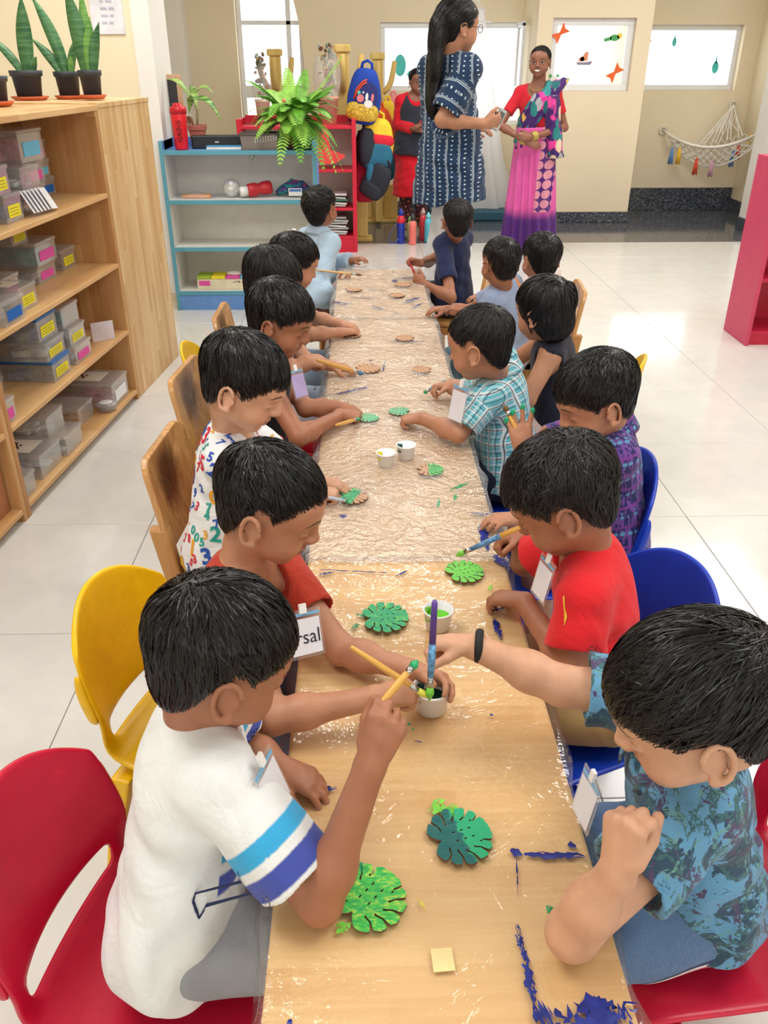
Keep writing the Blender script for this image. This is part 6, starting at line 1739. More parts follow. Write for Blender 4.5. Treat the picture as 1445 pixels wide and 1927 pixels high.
snake(-6, 200, 1.297, .056, .10, [(0, 0, .2, .3, 3, .018, SNK, .2)], 'snake plant cut off by the left frame edge', 'terracotta saucer at the left frame edge')
# ------------------------------------------------------------------ blue shelf
SBL = M('shelf_teal_edge', (92, 160, 182), .45, vary=.03); SBB = M('shelf_blue', (104, 152, 218), .42, vary=.03); SWH = M('shelf_white_laminate', (232, 230, 222), .45, vary=.02)
bx0, bx1, by = -1.225, -.275, 5.50
ob = (( bx0 + bx1) / 2, by, 0)
e = tag(empty('low_shelf', ob, 0, 'white four-tier shelf with blue and teal edges against the left wall'), None, 'shelf')
D2 = .32
for x0 in (bx0, bx1 - .02):
    s_ = obj('side_panel', MB().bb((x0, by - .0, 0), (x0 + .02, by + D2, 1.03)), SBB if x0 > -1 else SBB, e, org=ob, bev=.004)
    obj('edge_strip', MB().bb((x0 - .002, by - .012, 0), (x0 + .022, by, 1.03)), SBL, e, org=ob, bev=.003)
    obj('side_lining', MB().bb((x0 + (.02 if x0 < -1 else -.004), by + .002, .11), (x0 + (.024 if x0 < -1 else 0), by + D2, .95)), SWH, e, org=ob)
obj('back_panel', MB().bb((bx0 + .02, by + D2 - .01, .1), (bx1 - .02, by + D2, .96)), SWH, e, org=ob)
obj('back_rail', MB().bb((bx0 + .02, by + D2 - .01, .96), (bx1 - .02, by + D2, 1.03)), SBB, e, org=ob)
BLV = [.122, .402, .688, .975]
for k, z in enumerate(BLV):
    obj('shelf_board', MB().bb((bx0 + .02, by + .0, z - .018), (bx1 - .02, by + D2 - .01, z)), SBB if k == 3 else SWH, e, org=ob)
    obj('edge_strip', MB().bb((bx0 + .02, by - .012, z - .024), (bx1 - .02, by, z + .002)), SBL, e, org=ob, bev=.002)
obj('base_board', MB().bb((bx0 + .02, by - .008, 0), (bx1 - .02, by + .01, .100)), SBB, e, org=ob, bev=.002)
def onshelf(px, k, y=5.6): return P(px, 0, y=y)[0], y, BLV[k] + .001
# shaker bottle
def at_y(px, py, y): return P(px, py, y=y)
REDC = M('red_translucent_plastic', (222, 28, 44), .25)
x = at_y(343, 285, 5.56)[0]; zt = BLV[3] + .001
e = tag(empty('shaker_bottle', (x, 5.56, zt), 0, 'red shaker bottle with black lettering on the blue shelf top'), None, 'bottle')
obj('bottle_body', MB().lathe([(.038, 0), (.040, .01), (.046, .15), (.048, .20), (.046, .205)], 24), REDC, e, True); obj('bottle_lid', MB().lathe([(.050, .20), (.051, .225), (.046, .238), (.030, .242), (.030, .255), (.020, .258), (.0005, .258)], 24), M('red_lid', (200, 20, 36), .35), e, True)
mb = MB(); text_mb('GAINS', .042, mb, Matrix.Translation((.004, -.0455, .105)) @ Matrix.Rotation(PI / 2, 4, 'X') @ Matrix.Rotation(PI / 2, 4, 'Z'))
mb.v = [(v[0], -math.sqrt(max(0, .0462 ** 2 - v[0] ** 2)) - .0006, v[2]) for v in mb.v]
obj('lettering', mb, M('black_print', (40, 14, 18), .5), e)
# dieffenbachia
TERR = M('brick_pot', (178, 104, 88), .7, vary=.08)
x = at_y(374, 270, 5.70)[0]
e = tag(empty('potted_plant', (x, 5.70, zt), 0, 'leggy variegated plant in a brick-red pot on the blue shelf'), None, 'plant')
obj('pot', MB().lathe([(.050, 0), (.064, .10), (.072, .10), (.074, .13), (.066, .13), (.060, .11), (.0005, .11)], 4, R=rotz(PI / 4)), TERR, e, bev=.005); obj('stem', MB().tube([(0, 0, .11), (.01, 0, .20), (.0, 0, .28)], [.008, .007, .006], 8), M('woody_stem', (150, 140, 100), .7), e, True)
for (dx, dz, w_, z0, az) in ((-.15, .12, .030, .26, 0), (.12, .02, .022, .28, 0), (.16, -.12, .032, .27, -.3), (-.05, -.08, .026, .27, .4), (.02, -.06, .022, .28, -.5), (-.01, .04, .02, .27, 0)):
    mb = MB(); ribbon_leaf(mb, (0, 0, z0), lambda t: (dx * t, az * .1 * t, dz * t + .05 * math.sin(PI * t)), lambda t: w_ * math.sin(PI * min(1, t ** .8)) * .95 + .001, 10, .3, (0.1, 1, .4) if abs(dx) > .08 else (1, .2, .2)); obj('leaf', mb, DIEF, e, True)
mb = MB()
for k in range(3): ribbon_leaf(mb, (-.02 - .02 * k, 0, .12), lambda t: (-.03 * t, -.02 * t, .10 * t - .04 * t * t), lambda t: .012 * math.sin(PI * t) + .001, 8, .4, (1, .3 * k, .2))
obj('dry_leaf', mb, M('dry_leaf', (140, 100, 70), .8), e, True)
# soundbar, book, basket, phone
xa, xb = at_y(362, 270, 5.66)[0], at_y(456, 270, 5.66)[0]
e = tag(empty('soundbar', ((xa + xb) / 2, 5.66, zt), .10, 'black soundbar lying along the blue shelf top'), None, 'speaker')
hw = (xb - xa) / 2
obj('cabinet', MB().bb((-hw, -.04, 0), (hw, .04, .075)), M('soundbar_black', (30, 32, 38), .45), e, bev=.008); obj('front_badge', MB().bb((-.012, -.0415, .034), (.012, -.0402, .042)), M('silver_badge', (200, 204, 206), .3), e)
xa = at_y(423, 280, 5.555)[0]
e = tag(empty('notebook', (xa, 5.555, zt), .03, 'blue-covered book lying in front of the soundbar'), None, 'book')
obj('pages', MB().bb((-.108, -.03, .003), (.105, .05, .018)), M('paper_edge', (236, 234, 226), .7), e); obj('cover', MB().bb((-.11, -.032, .018), (.107, .052, .022)), M('book_blue', (70, 150, 200), .4), e, bev=.001); obj('cover', MB().bb((-.11, -.032, 0), (.107, .052, .003)), M('book_blue', (70, 150, 200), .4), e)
xa, xb = at_y(455, 280, 5.57)[0], at_y(527, 280, 5.57)[0]
e = tag(empty('plastic_basket', ((xa + xb) / 2, 5.57, zt), 0, 'brown woven plastic basket with white-lined rim on the blue shelf'), None, 'basket')
g = G('woven_plastic'); v = g.vor(g.scale(g.obj(), (90, 90, 90)), 1, rand=.15); BASK = g.fin(g.ramp(v, [(.2, lin((84, 76, 74))), (.5, lin((132, 122, 118)))]), .5)
hw = (xb - xa) / 2; mb = MB(); dd = .075
for a, b in (((-hw, -dd), (-hw + .004, dd)), ((hw - .004, -dd), (hw, dd)), ((-hw, -dd), (hw, -dd + .004)), ((-hw, dd - .004), (hw, dd))): mb.bb((a[0], a[1], 0), (b[0], b[1], .088))
mb.bb((-hw, -dd, 0), (hw, dd, .004)); mb.v = [(x_ * (.90 + .10 * z_ / .088), y_ * (.90 + .10 * z_ / .088), z_) for x_, y_, z_ in mb.v]
obj('basket_walls', mb, BASK, e); obj('rim', MB().tube([(-hw, -dd, .09), (hw, -dd, .09), (hw, dd, .09), (-hw, dd, .09), (-hw, -dd, .09)], .006, 8), M('basket_rim', (96, 88, 88), .4), e, True)
mb = MB(); r = random.Random(4)
for k in range(26):
    mb.ell((-hw * .2 + k % 9 * .016, -dd * .985 - .001, .045 + (k // 9) * .011 + (k % 9) * .002), (.004, .0015, .003), 6, 4)
obj('pattern_dot', mb, WHITE, e)['kind'] = 'stuff'
mb = MB()
for k in range(5): mb.box((-hw * .6 + k * hw * .3, .01 * (k % 2), .078), (.05, .06, .012), rotz(k * .4))
obj('wrapped_papers', mb, M('basket_contents', (206, 206, 216), .3), e)
tag(obj('mobile_phone', MB().box((at_y(568, 285, 5.54)[0], 5.54, zt + .006), (.085, .05, .011)), M('phone_black', (20, 22, 28), .2), bev=.003), 'black phone lying at the right end of the blue shelf top', 'phone')
# fern
xf = at_y(556, 275, 5.64)[0]
e = tag(empty('potted_fern', (xf, 5.64, zt), 0, 'bushy bright green fern in a brown wood-grain pot on the blue shelf'), None, 'plant')
obj('pot', MB().lathe([(.070, 0), (.082, .04), (.090, .15), (.094, .17), (.086, .17), (.082, .15), (.0005, .15)], 26), wood_mat('wood_grain_pot', (186, 142, 96), (130, 90, 58), .03, 'Z', .55), e, True)
obj('saucer_foot', MB().lathe([(.085, 0), (.095, .018), (.07, .018)], 24), M('dark_saucer', (96, 60, 54), .6), e, True)
def frond(L, az, up, droop, mat, s=1):
    mb = MB(); n = 22
    c = [Vector((math.cos(az) * L * t * (.9 - .15 * t), math.sin(az) * L * t * (.9 - .15 * t), L * (up * t - droop * t * t))) for t in [i / n for i in range(n + 1)]]
    mb.tube(c, [.0016 * (1 - .7 * i / n) for i in range(n + 1)], 4)
    for i in range(2, n):
        t = (c[i + 1] - c[i - 1]).normalized(); sd = t.cross(Vector((0, 0, 1))).normalized() if abs(t.z) < .97 else Vector((1, 0, 0)); nn = sd.cross(t)
        pl = .068 * s * math.sin(PI * (.12 + .86 * i / n)) ** .8
        for sg in (-1, 1):
            d = (sd * sg * .9 + t * .35 - nn * .1); p = c[i]; w_ = t * .008 * s
            mb.add([p - w_ * .7, p + w_ * .7, p + d * pl * .55 + w_ + nn * .003, p + d * pl + t * .004, p + d * pl * .55 - w_ * .9 + nn * .003], [(0, 1, 2, 4), (2, 3, 4)])
    return mb
r = random.Random(21)
spec = [(.42, .25, 1.0, .15), (.36, .35, .8, .25), (.40, .0, .25, 1.0), (.36, -.3, .2, 1.05), (.40, PI + .1, .35, .9), (.38, PI + .3, .25, .85), (.33, PI - .3, .55, .55)]
for k in range(58):
    spec.append((r.uniform(.26, .42), r.uniform(0, 2 * PI), r.uniform(.35, 1.15), r.uniform(.4, 1.0)))
spec += [(.30, -PI / 2 + .2, .25, 1.0), (.30, -PI / 2 - .4, .3, 1.1), (.34, -PI / 2 + .8, .2, 1.0), (.26, 1.2, 1.25, .15), (.27, 1.8, 1.2, .1)]
for k, (L, az, up, dr) in enumerate(spec): obj('frond', frond(L, az, up, dr, None), FERN if k % 3 else FERN2, e, loc=(0, 0, .15))
mb = MB()
for q in ((-.05, -.10, .27), (.03, -.11, .21), (.02, -.12, .19)): mb.ell(q, (.012, .010, .012), 8, 6)
obj('orange_bud', mb, M('orange_petal', (240, 130, 96), .5), e, True)
# things on the tiers
z2 = BLV[2] + .001
x = at_y(371, 370, 5.62)[0]
e = tag(empty('packet', (x, 5.62, z2), .05, 'orange flat packet in clear wrap on the second tier'), None, 'packet')
obj('orange_sheet', MB().bb((-.09, -.04, .002), (.09, .04, .02)), M('packet_orange', (232, 150, 70), .5, vary=.15, vs=20), e, bev=.004); obj('clear_wrap', MB().grid(lambda u, v: ((u - .5) * .25, (v - .5) * .12, .003 + .035 * math.sin(PI * u) * math.sin(PI * v) ** .6), 14, 8), clear_mat('packet_wrap', (1, 1, 1), .1, .1, .12, .4, 60), e, True)
x = at_y(436, 362, 5.62)[0]
e = tag(empty('clear_ball', (x, 5.62, z2), 0, 'clear plastic bowl standing on its side on the second tier'), None, 'bowl')
obj('bowl_shell', MB().lathe([(.018, -.03), (.045, -.02), (.056, 0), (.045, .02), (.018, .03)], 24, (0, 0, .056), R=Matrix.Rotation(PI / 2, 3, 'X')), clear_mat('bowl_plastic', (.95, .95, .95), .18, .15, .35), e, True); obj('bowl_base', MB().lathe([(.018, .0), (.018, .006), (.0005, .006)], 16, (0, -.031, .056), R=Matrix.Rotation(PI / 2, 3, 'X')), WHITE, e, True)
x = at_y(483, 360, 5.62)[0]
Rb = Matrix.Rotation(.35, 3, 'Z') @ Matrix.Rotation(PI / 2 - .1, 3, 'Y')
e = tag(empty('squeeze_bottle', (x, 5.62, z2), 0, 'red squeeze bottle with white cap lying on the second tier'), None, 'bottle')
obj('bottle_body', MB().lathe([(.036, -.0), (.040, .01), (.042, .05), (.032, .075), (.040, .10), (.042, .14), (.036, .155), (.0005, .158)], 24, (-.055, -.02, .043), R=Rb), M('bottle_red', (196, 36, 44), .4), e, True); obj('cap', MB().lathe([(.026, -.05), (.030, -.045), (.030, -.0), (.0005, 0)], 24, (-.055, -.02, .043), R=Rb), WHITE, e, True)
x = at_y(553, 362, 5.66)[0]
e = tag(empty('knitted_bundle', (x, 5.66, z2), 0, 'teal and plum knitted bundle with a printed band on the second tier'), None, 'bundle')
g = G('knit_yarn'); KN = g.fin(g.ramp(g.noise(g.scale(g.obj(), (14, 14, 40)), 1, 2, .5, 1), [(.38, lin((40, 140, 140))), (.48, lin((60, 70, 130))), (.58, lin((150, 60, 110)))], 'CONSTANT'), .9); g.bump(g.noise(g.obj(), 160, 2), .6, .005)
mb = MB()
for k in range(7): mb.tube([(-.11 + .012 * k, .0, .02 + .012 * (k % 3)), (-.04 + .01 * k, -.02 + .01 * k, .05 + .012 * (k % 4)), (.05, .0 + .008 * k, .05 + .01 * (k % 3)), (.11, .01, .02 + .012 * (k % 2))], [.018, .024, .024, .016], 8)
obj('yarn', mb, KN, e, True); obj('paper_band', MB().bb((-.03, -.055, .01), (.055, -.05, .055)), WHITE, e); obj('band_print', MB().bb((-.024, -.0565, .036), (.05, -.0545, .05)), M('band_blue', (70, 130, 200), .5), e)
x0, x1 = at_y(372, 530, 5.56)[0], at_y(480, 530, 5.56)[0]; z0 = BLV[0] + .001
e = tag(empty('storage_tray', ((x0 + x1) / 2, 5.60, z0), 0, 'cream box with coloured lid tabs and pink label on the bottom tier'), None, 'box')
hw = (x1 - x0) / 2
obj('box_body', MB().bb((-hw, -.06, 0), (hw, .08, .068)), M('cream_plastic', (228, 220, 190), .5), e, bev=.003)
for k, c in enumerate(('lime', 'yellow', 'pink', 'sky')): obj('lid_tab', MB().bb((-hw + k * hw * .5, -.062, .069), (-hw + (k + 1) * hw * .5 - .004, .082, .086)), LAB[c], e, bev=.002)
obj('paper_label', MB().bb((-hw + .012, -.0615, .026), (-hw + .085, -.0602, .058)), LAB['pink'], e)
mb = MB()
for k in range(7): mb.bb((hw * .25 + k * .017, -.0615, .045 + (.004 if k % 2 else 0)), (hw * .25 + k * .017 + .010, -.0602, .050 + (.006 if k % 3 else 0)))
obj('written_lines', mb, INK, e)
obj('white_pebbles', MB().ell((hw * .25, .0, .092), (.05, .03, .016), 14, 8), M('white_grain', (232, 226, 214), .8, bump=.8, bs=150), e, True)
# blackboard leaning behind the shelf
pb = at_y(321, 140, 5.86)
e = tag(empty('chalkboard', (pb[0] + .02, 5.86, 0), 0, 'edge of a wood-framed chalkboard standing behind the blue shelf'), None, 'board')
zt2 = pb[2]
obj('board', MB().bb((-.35, -.006, .45), (.012, .006, zt2 - .03)), M('chalkboard_black', (52, 50, 54), .6), e)
for a, b in (((.012, -.014, .4), (.04, .014, zt2)), ((-.38, -.014, zt2 - .03), (.012, .014, zt2)), ((-.38, -.014, 0), (-.35, .014, zt2 - .03)), ((.012, -.014, 0), (.04, .014, .4))): obj('frame_rail', MB().bb(a, b), M('board_frame', (206, 166, 130), .5), e, bev=.003)
# ------------------------------------------------------------------ red shelf
RSH = M('shelf_red', (216, 34, 62), .4, vary=.03); RGR = M('shelf_grey_lining', (206, 210, 206), .5, vary=.02)
rx0, rx1, ry = -1.00, -.035, 7.36
o = ((rx0 + rx1) / 2, ry, 0)
e = tag(empty('red_shelf', o, 0, 'red-edged grey shelf standing behind the blue one'), None, 'shelf')
for x0 in (rx0, rx1 - .035): obj('side_panel', MB().bb((x0, ry, 0), (x0 + .035, ry + .34, 1.045)), RSH, e, org=o, bev=.004)
obj('back_panel', MB().bb((rx0 + .035, ry + .325, .1), (rx1 - .035, ry + .34, 1.0)), RGR, e, org=o); obj('back_rail', MB().bb((rx0 + .035, ry + .32, 1.0), (rx1 - .035, ry + .34, 1.06)), RSH, e, org=o)
RLV = [.135, .365, .668, .995]
for z in RLV: obj('shelf_board', MB().bb((rx0 + .035, ry, z - .022), (rx1 - .035, ry + .325, z)), RSH, e, org=o, bev=.003)
obj('base_board', MB().bb((rx0 + .035, ry, 0), (rx1 - .035, ry + .02, .113)), RSH, e, org=o)
x = at_y(610, 290, 7.38)[0]
STAR = [(-.14, .17), (-.04, .17), (-.015, -.02), (.10, -.055), (.10, -.075), (.02, -.12), (-.07, -.13), (-.14, -.09)]
flat('paper_star', [STAR], 7.37, x + .07, .835, M('red_card', (238, 74, 72), .5), 'red card shape hanging in the top bay of the red shelf', 'decoration')
for lv, n_, lab in ((1, 5, 'pile of clear folders in the middle bay of the red shelf'), (0, 7, 'pile of papers in clear sleeves in the low bay of the red shelf')):
    e = tag(empty('folder_pile', (rx1 - .20, ry + .14, RLV[lv] + .001), 0, lab), None, 'folders')
    for k in range(n_): obj('folder', MB().box((.005 * (k % 3) - .01, .004 * (k % 2), .012 + k * .022), (.24, .22, .014), rotz(.05 * (k % 3 - 1)) @ Matrix.Rotation(.06 * (k % 2), 3, 'Y')), M(('folder_clear', 'folder_white', 'folder_green')[k % 3 if lv else k % 2], ((188, 190, 190), (224, 222, 222), (70, 130, 110))[k % 3 if lv else k % 2], .3), e, bev=.004)
# cellophane wrapped plants on the red shelf
CELLO = clear_mat('cellophane', (1, 1, 1), .12, .08, .10, 1.0, 50)
def wrapped(px, r, h, ph, label, potm):
    x = at_y(px, 238, 7.5)[0]
    e = tag(empty('wrapped_plant', (x, 7.5, RLV[3] + .001), 0, label), None, 'plant')
    obj('pot', MB().lathe([(r * .8, 0), (r, ph), (r * 1.06, ph), (r * 1.06, ph + .02), (r * .96, ph + .02), (.0005, ph)], 20), potm, e, True)
    rr = random.Random(int(px)); mb = MB()
    for k in range(46):
        a = rr.uniform(0, 2 * PI); q = rr.uniform(0, r * .75); z = ph + rr.uniform(.02, h)
        mb.ell((math.cos(a) * q, math.sin(a) * q, z), (rr.uniform(.008, .02), rr.uniform(.004, .01), rr.uniform(.01, .03)), 6, 4, Matrix.Rotation(rr.uniform(-1, 1), 3, 'X'), mi=k % 3)
    o_ = obj('foliage', mb, [M('dry_foliage', (120, 110, 84), .8, vary=.25, vs=40), M('grey_foliage', (150, 160, 150), .7), M('rust_foliage', (150, 104, 84), .8)], e, True); o_['kind'] = 'stuff'
    obj('wrapping', MB().grid(lambda u, v: ((r * (.9 + .35 * math.sin(PI * v * .9)) * (1 + .1 * math.sin(u * 60 + v * 9))) * math.cos(2 * PI * u), (r * (.9 + .35 * math.sin(PI * v * .9)) * (1 + .1 * math.sin(u * 60 + v * 9))) * math.sin(2 * PI * u), ph * .9 + v * (h - ph * .4)), 36, 10), CELLO, e, True)
wrapped(618, .085, .40, .19, 'dry plant wrapped in cellophane, in a pinkish pot by the coat stand', M('pink_pot', (214, 164, 140), .7, vary=.1)); wrapped(497, .06, .34, .17, 'small wrapped plant standing by the arched window', M('pale_pot', (226, 206, 190), .7))
# ------------------------------------------------------------------ coat stands and bags
STD = wood_mat('stand_yellow_wood', (232, 206, 132), (206, 172, 92), .06, 'Z', .5, .8, .5)
def coat_stand(x, y, h, label, hooks=((1, 0), (-1, 0), (0, -1), (0, 1)), sc=1.0):
    e = tag(empty('coat_stand', (x, y, 0), 0, label), None, 'stand', 'yellow wooden coat stands')
    w_ = .052 * sc
    obj('post', MB().bb((-w_, -w_, .03), (w_, w_, h - .06)), STD, e, bev=.008); obj('cap', MB().bb((-w_ * 1.35, -w_ * 1.35, h - .06), (w_ * 1.35, w_ * 1.35, h)), STD, e, bev=.012)
    for dx, dy in hooks:
        pts = [(dx * w_ * .9, dy * w_ * .9, h - .34), (dx * (w_ + .04), dy * (w_ + .04), h - .31), (dx * (w_ + .075), dy * (w_ + .075), h - .25), (dx * (w_ + .095), dy * (w_ + .095), h - .17), (dx * (w_ + .11), dy * (w_ + .11), h - .07)]
        obj('branch_hook', MB().tube(pts, [.026, .028, .028, .027, .022], 10), STD, e, True)
    obj('base_board', MB().bb((-.24, -.10, 0), (.24, .10, .03)), STD, e, bev=.006); obj('base_board', MB().bb((-.03, -.24, .03), (.03, -w_ - .004, .30)), STD, e, bev=.01); obj('base_board', MB().bb((-.20, -.015, .03), (-w_ - .004, .015, .36)), STD, e, bev=.01); obj('base_board', MB().bb((w_ + .004, -.015, .03), (.20, .015, .36)), STD, e, bev=.01)
    return e
coat_stand(-.14, 7.93, 1.58, 'yellow coat stand hung with backpacks beside the red shelf'); coat_stand(.175, 8.95, 1.53, 'yellow coat stand behind the hanging bags, by the bright window'); coat_stand(-.80, 8.95, 1.56, 'yellow coat stand in front of the arched window')
def bag(name, c, size, yaw, mat, label, pocket=None, band=None, tilt=0, straps=True, strapm=None, pr=(.86, .40)):
    """a soft backpack: rounded body, front pocket, side piping, top loop and hanging straps"""
    c = A(*c); W_, D_, H_ = size
    R = Matrix.Rotation(yaw, 3, 'Z') @ Matrix.Rotation(tilt, 3, 'Y')
    e = tag(empty(name, c), label, 'bag', 'school bags on the coat stands')
    def pill(w_, d_, h_, cz, cy, seed, top=.75):
        mb = MB(); n, m = 22, 12
        def fn(u, v):
            a = 2 * PI * u; ph = -PI / 2 + PI * v
            ce = abs(math.cos(a)) ** .55 * (1 if math.cos(a) > 0 else -1); se = abs(math.sin(a)) ** .75 * (1 if math.sin(a) > 0 else -1)
            cp = abs(math.cos(ph)) ** .42; sp = abs(math.sin(ph)) ** .75 * (1 if ph > 0 else -1)
            tw = 1 - (1 - top) * max(0, sp)
            wv = 1 + .03 * math.sin(5 * a + seed) * math.cos(4 * ph)
            return R @ Vector((w_ / 2 * ce * cp * tw * wv, cy + d_ / 2 * se * cp * wv, cz + h_ / 2 * sp))
        mb.grid(fn, n, m); return mb
    obj('bag_body', pill(W_, D_, H_, 0, 0, 1), mat, e, True)
    if pocket: obj('front_pocket', pill(W_ * pr[0], D_ * .5, H_ * pr[1], -H_ * .26, -D_ * .38, 2, .95), pocket, e, True)
    if band: obj('middle_panel', pill(W_ * .95, D_ * .75, H_ * .28, H_ * .06, -D_ * .2, 3, .97), band, e, True)
    sm = strapm or mat
    obj('top_loop', MB().tube([R @ Vector(p) for p in ((-W_ * .16, .01, H_ * .44), (-W_ * .14, .01, H_ * .58), (0, .01, H_ * .63), (W_ * .14, .01, H_ * .58), (W_ * .16, .01, H_ * .44))], .012, 8), sm, e, True)
    if straps:
        for sg in (-1, 1): obj('strap', MB().tube([R @ Vector(p) for p in ((sg * W_ * .28, D_ * .4, H_ * .42), (sg * W_ * .40, D_ * .75, H_ * .1), (sg * W_ * .38, D_ * .6, -H_ * .25), (sg * W_ * .30, D_ * .45, -H_ * .42))], .014, 6, flat=.35), sm, e, True)
    return e, R
def fab(name, rgb): return M(name, rgb, .75, .3, vary=.06, vs=14, bump=.25, bs=220)
NAVY = fab('bag_navy', (28, 40, 72)); ROY = fab('bag_royal_blue', (34, 70, 170)); RED2 = fab('bag_red', (214, 40, 58)); BLK = fab('bag_black', (44, 48, 58)); YLB = fab('bag_yellow', (240, 206, 60)); MAR = fab('bag_maroon', (170, 26, 56)); TEA = fab('bag_teal', (44, 110, 140)); ORB = fab('bag_orange', (232, 84, 44)); GLD = M('bag_gold_sequin', (226, 176, 60), .3, vary=.3, vs=60, bump=.5, bs=120); PKB = fab('bag_pink', (236, 70, 130))
def y_at(px, py, y): return P(px, py, y=y)
e, R = bag('backpack', y_at(685, 182, 7.60), (.28, .16, .42), -.1, ROY, 'royal blue backpack with a rabbit picture and gold pocket, topmost on the stand', GLD, None, .12, pr=(.96, .34))
mb = MB(); q = lambda x, z: R @ Vector((x, -.112 + .25 * x * x, z)) 
def decal(par, pts, mat, nm, dy=0):
    mb = MB(); loop = [(x, z) for x, z in pts]
    T = R.to_4x4() @ Matrix(((1, 0, 0, 0), (0, 0, -1, -.090 - dy), (0, 1, 0, 0), (0, 0, 0, 1)))
    mb.prism([loop], .004, T); obj(nm, mb, mat, par)
decal(e, circ(.03, .02, .095, 20, 1.0), M('rabbit_ground', (36, 44, 116), .6), 'picture_patch')
decal(e, circ(.05, -.045, .036, 16, .8), WHITE, 'rabbit_head', .006); decal(e, circ(.032, .005, .012, 10, 2.6), WHITE, 'rabbit_ear', .006); decal(e, circ(.078, .005, .012, 10, 2.6), PNK, 'rabbit_ear', .006)
decal(e, circ(-.02, -.01, .03, 12), PNK, 'flower_patch', .005); decal(e, circ(-.035, .03, .014, 10), AQ, 'flower_patch', .006); decal(e, circ(.0, .035, .008, 8), WHITE, 'flower_patch', .007)
for kk in range(2):
    mb = MB(); mb.tube([R @ Vector((-.075 + .0 * kk, -.093, -.02)), R @ Vector((-.055 + .012 * kk, -.096, .06 - .012 * kk)), R @ Vector((-.01, -.096, .115 - .02 * kk)), R @ Vector((.02, -.094, .13 - .02 * kk))], .006, 6); obj('orange_piping', mb, ORB, e, True)
bag('backpack', y_at(708, 268, 7.66), (.30, .18, .38), .12, YLB, 'red, teal and black backpack with yellow piping and a round badge', TEA, RED2, .1, pr=(.92, .55))
o_ = y_at(725, 283, 7.53); 
bag('backpack', y_at(690, 277, 7.60), (.16, .14, .30), .3, BLK, 'black side of a backpack hanging against the red shelf')
bag('backpack', y_at(686, 337, 7.68), (.20, .14, .38), .1, MAR, 'maroon backpack with white tag hanging low beside the red shelf', MAR, None, 0)
bag('lunch_bag', y_at(708, 341, 7.58), (.23, .14, .30), -.2, BLK, 'black drawstring bag with teal corner, lowest on the stand', BLK, None, .55, straps=False)
bag('lunch_bag', y_at(697, 327, 7.56), (.08, .08, .16), 0, TEA, 'small teal pouch above the black drawstring bag', straps=False)
bag('backpack', y_at(722, 242, 8.60), (.20, .16, .36), .2, ORB, 'orange backpack partly behind the blue one', ORB, None, -.2)
bag('backpack', y_at(732, 222, 8.72), (.16, .12, .30), 0, YLB, 'bright yellow straps and bag on the rear stand', None, None, -.1)
bag('backpack', y_at(740, 205, 8.80), (.14, .14, .24), 0, fab('bag_salmon', (240, 150, 150)), 'salmon pink bag high on the rear stand')
bag('backpack', y_at(736, 285, 8.70), (.20, .14, .34), -.2, PKB, 'hot pink bag beside the red tunic', None, None, -.3); bag('backpack', y_at(727, 310, 8.66), (.18, .14, .28), 0, TEA, 'teal and dark bag low on the rear stand')
# ------------------------------------------------------------------ bottles on the dark floor
def wbottle(px, py, h, r, bm, cm, label, shape=0):
    b = P(px, py, z=0)
    e = tag(empty('water_bottle', (b[0], b[1], .0005), 0, label), None, 'bottle', 'water bottles standing on the floor')
    if shape == 0: pf = [(r * .92, 0), (r, .008), (r, h * .62), (r * .95, h * .70), (r * .6, h * .80)]
    else: pf = [(r * .9, 0), (r, .01), (r * .88, h * .22), (r, h * .42), (r * .86, h * .56), (r * .95, h * .68), (r * .55, h * .80)]
    obj('bottle_body', MB().lathe(pf, 20), bm, e, True); obj('cap', MB().lathe([(r * .62, h * .80), (r * .62, h * .92), (r * .35, h * .94), (r * .3, h), (.0005, h)], 18), cm, e, True)
    return e, b
P_ = lambda n, c: M('bottle_' + n, c, .25)
e, b = wbottle(754, 458, .30, .036, P_('blue', (30, 60, 170)), P_('blue', (30, 60, 170)), 'blue bottle with red shoulder and a carry strap')
obj('shoulder', MB().lathe([(.0368, .18), (.0368, .20), (.034, .215), (.023, .242)], 20), P_('redshoulder', (224, 40, 60)), e, True)
obj('strap', MB().tube([(-.03, 0, .19), (-.09, -.01, .10), (-.115, -.02, .04), (-.10, -.02, .01), (-.05, -.03, .008), (-.02, -.04, .05)], .008, 6, flat=.3), P_('strap', (40, 90, 180)), e, True)
wbottle(776, 460, .26, .036, P_('coral', (248, 130, 120)), P_('capdark', (50, 52, 56)), 'coral pink ribbed bottle with dark cap', 1); wbottle(771, 452, .21, .026, P_('lime', (170, 210, 130)), P_('lime2', (140, 190, 100)), 'lime green bottle half behind the coral one')
wbottle(795, 452, .28, .032, P_('crimson', (206, 60, 70)), P_('steel', (200, 160, 160)), 'crimson steel bottle behind the aqua one'); wbottle(805, 456, .26, .034, P_('aqua', (90, 190, 214)), P_('aqua2', (130, 214, 226)), 'aqua bottle with lidded top in front'); wbottle(816, 449, .25, .034, P_('aqua2', (130, 214, 226)), P_('sand', (214, 200, 150)), 'pale aqua bottle at the right end of the row')
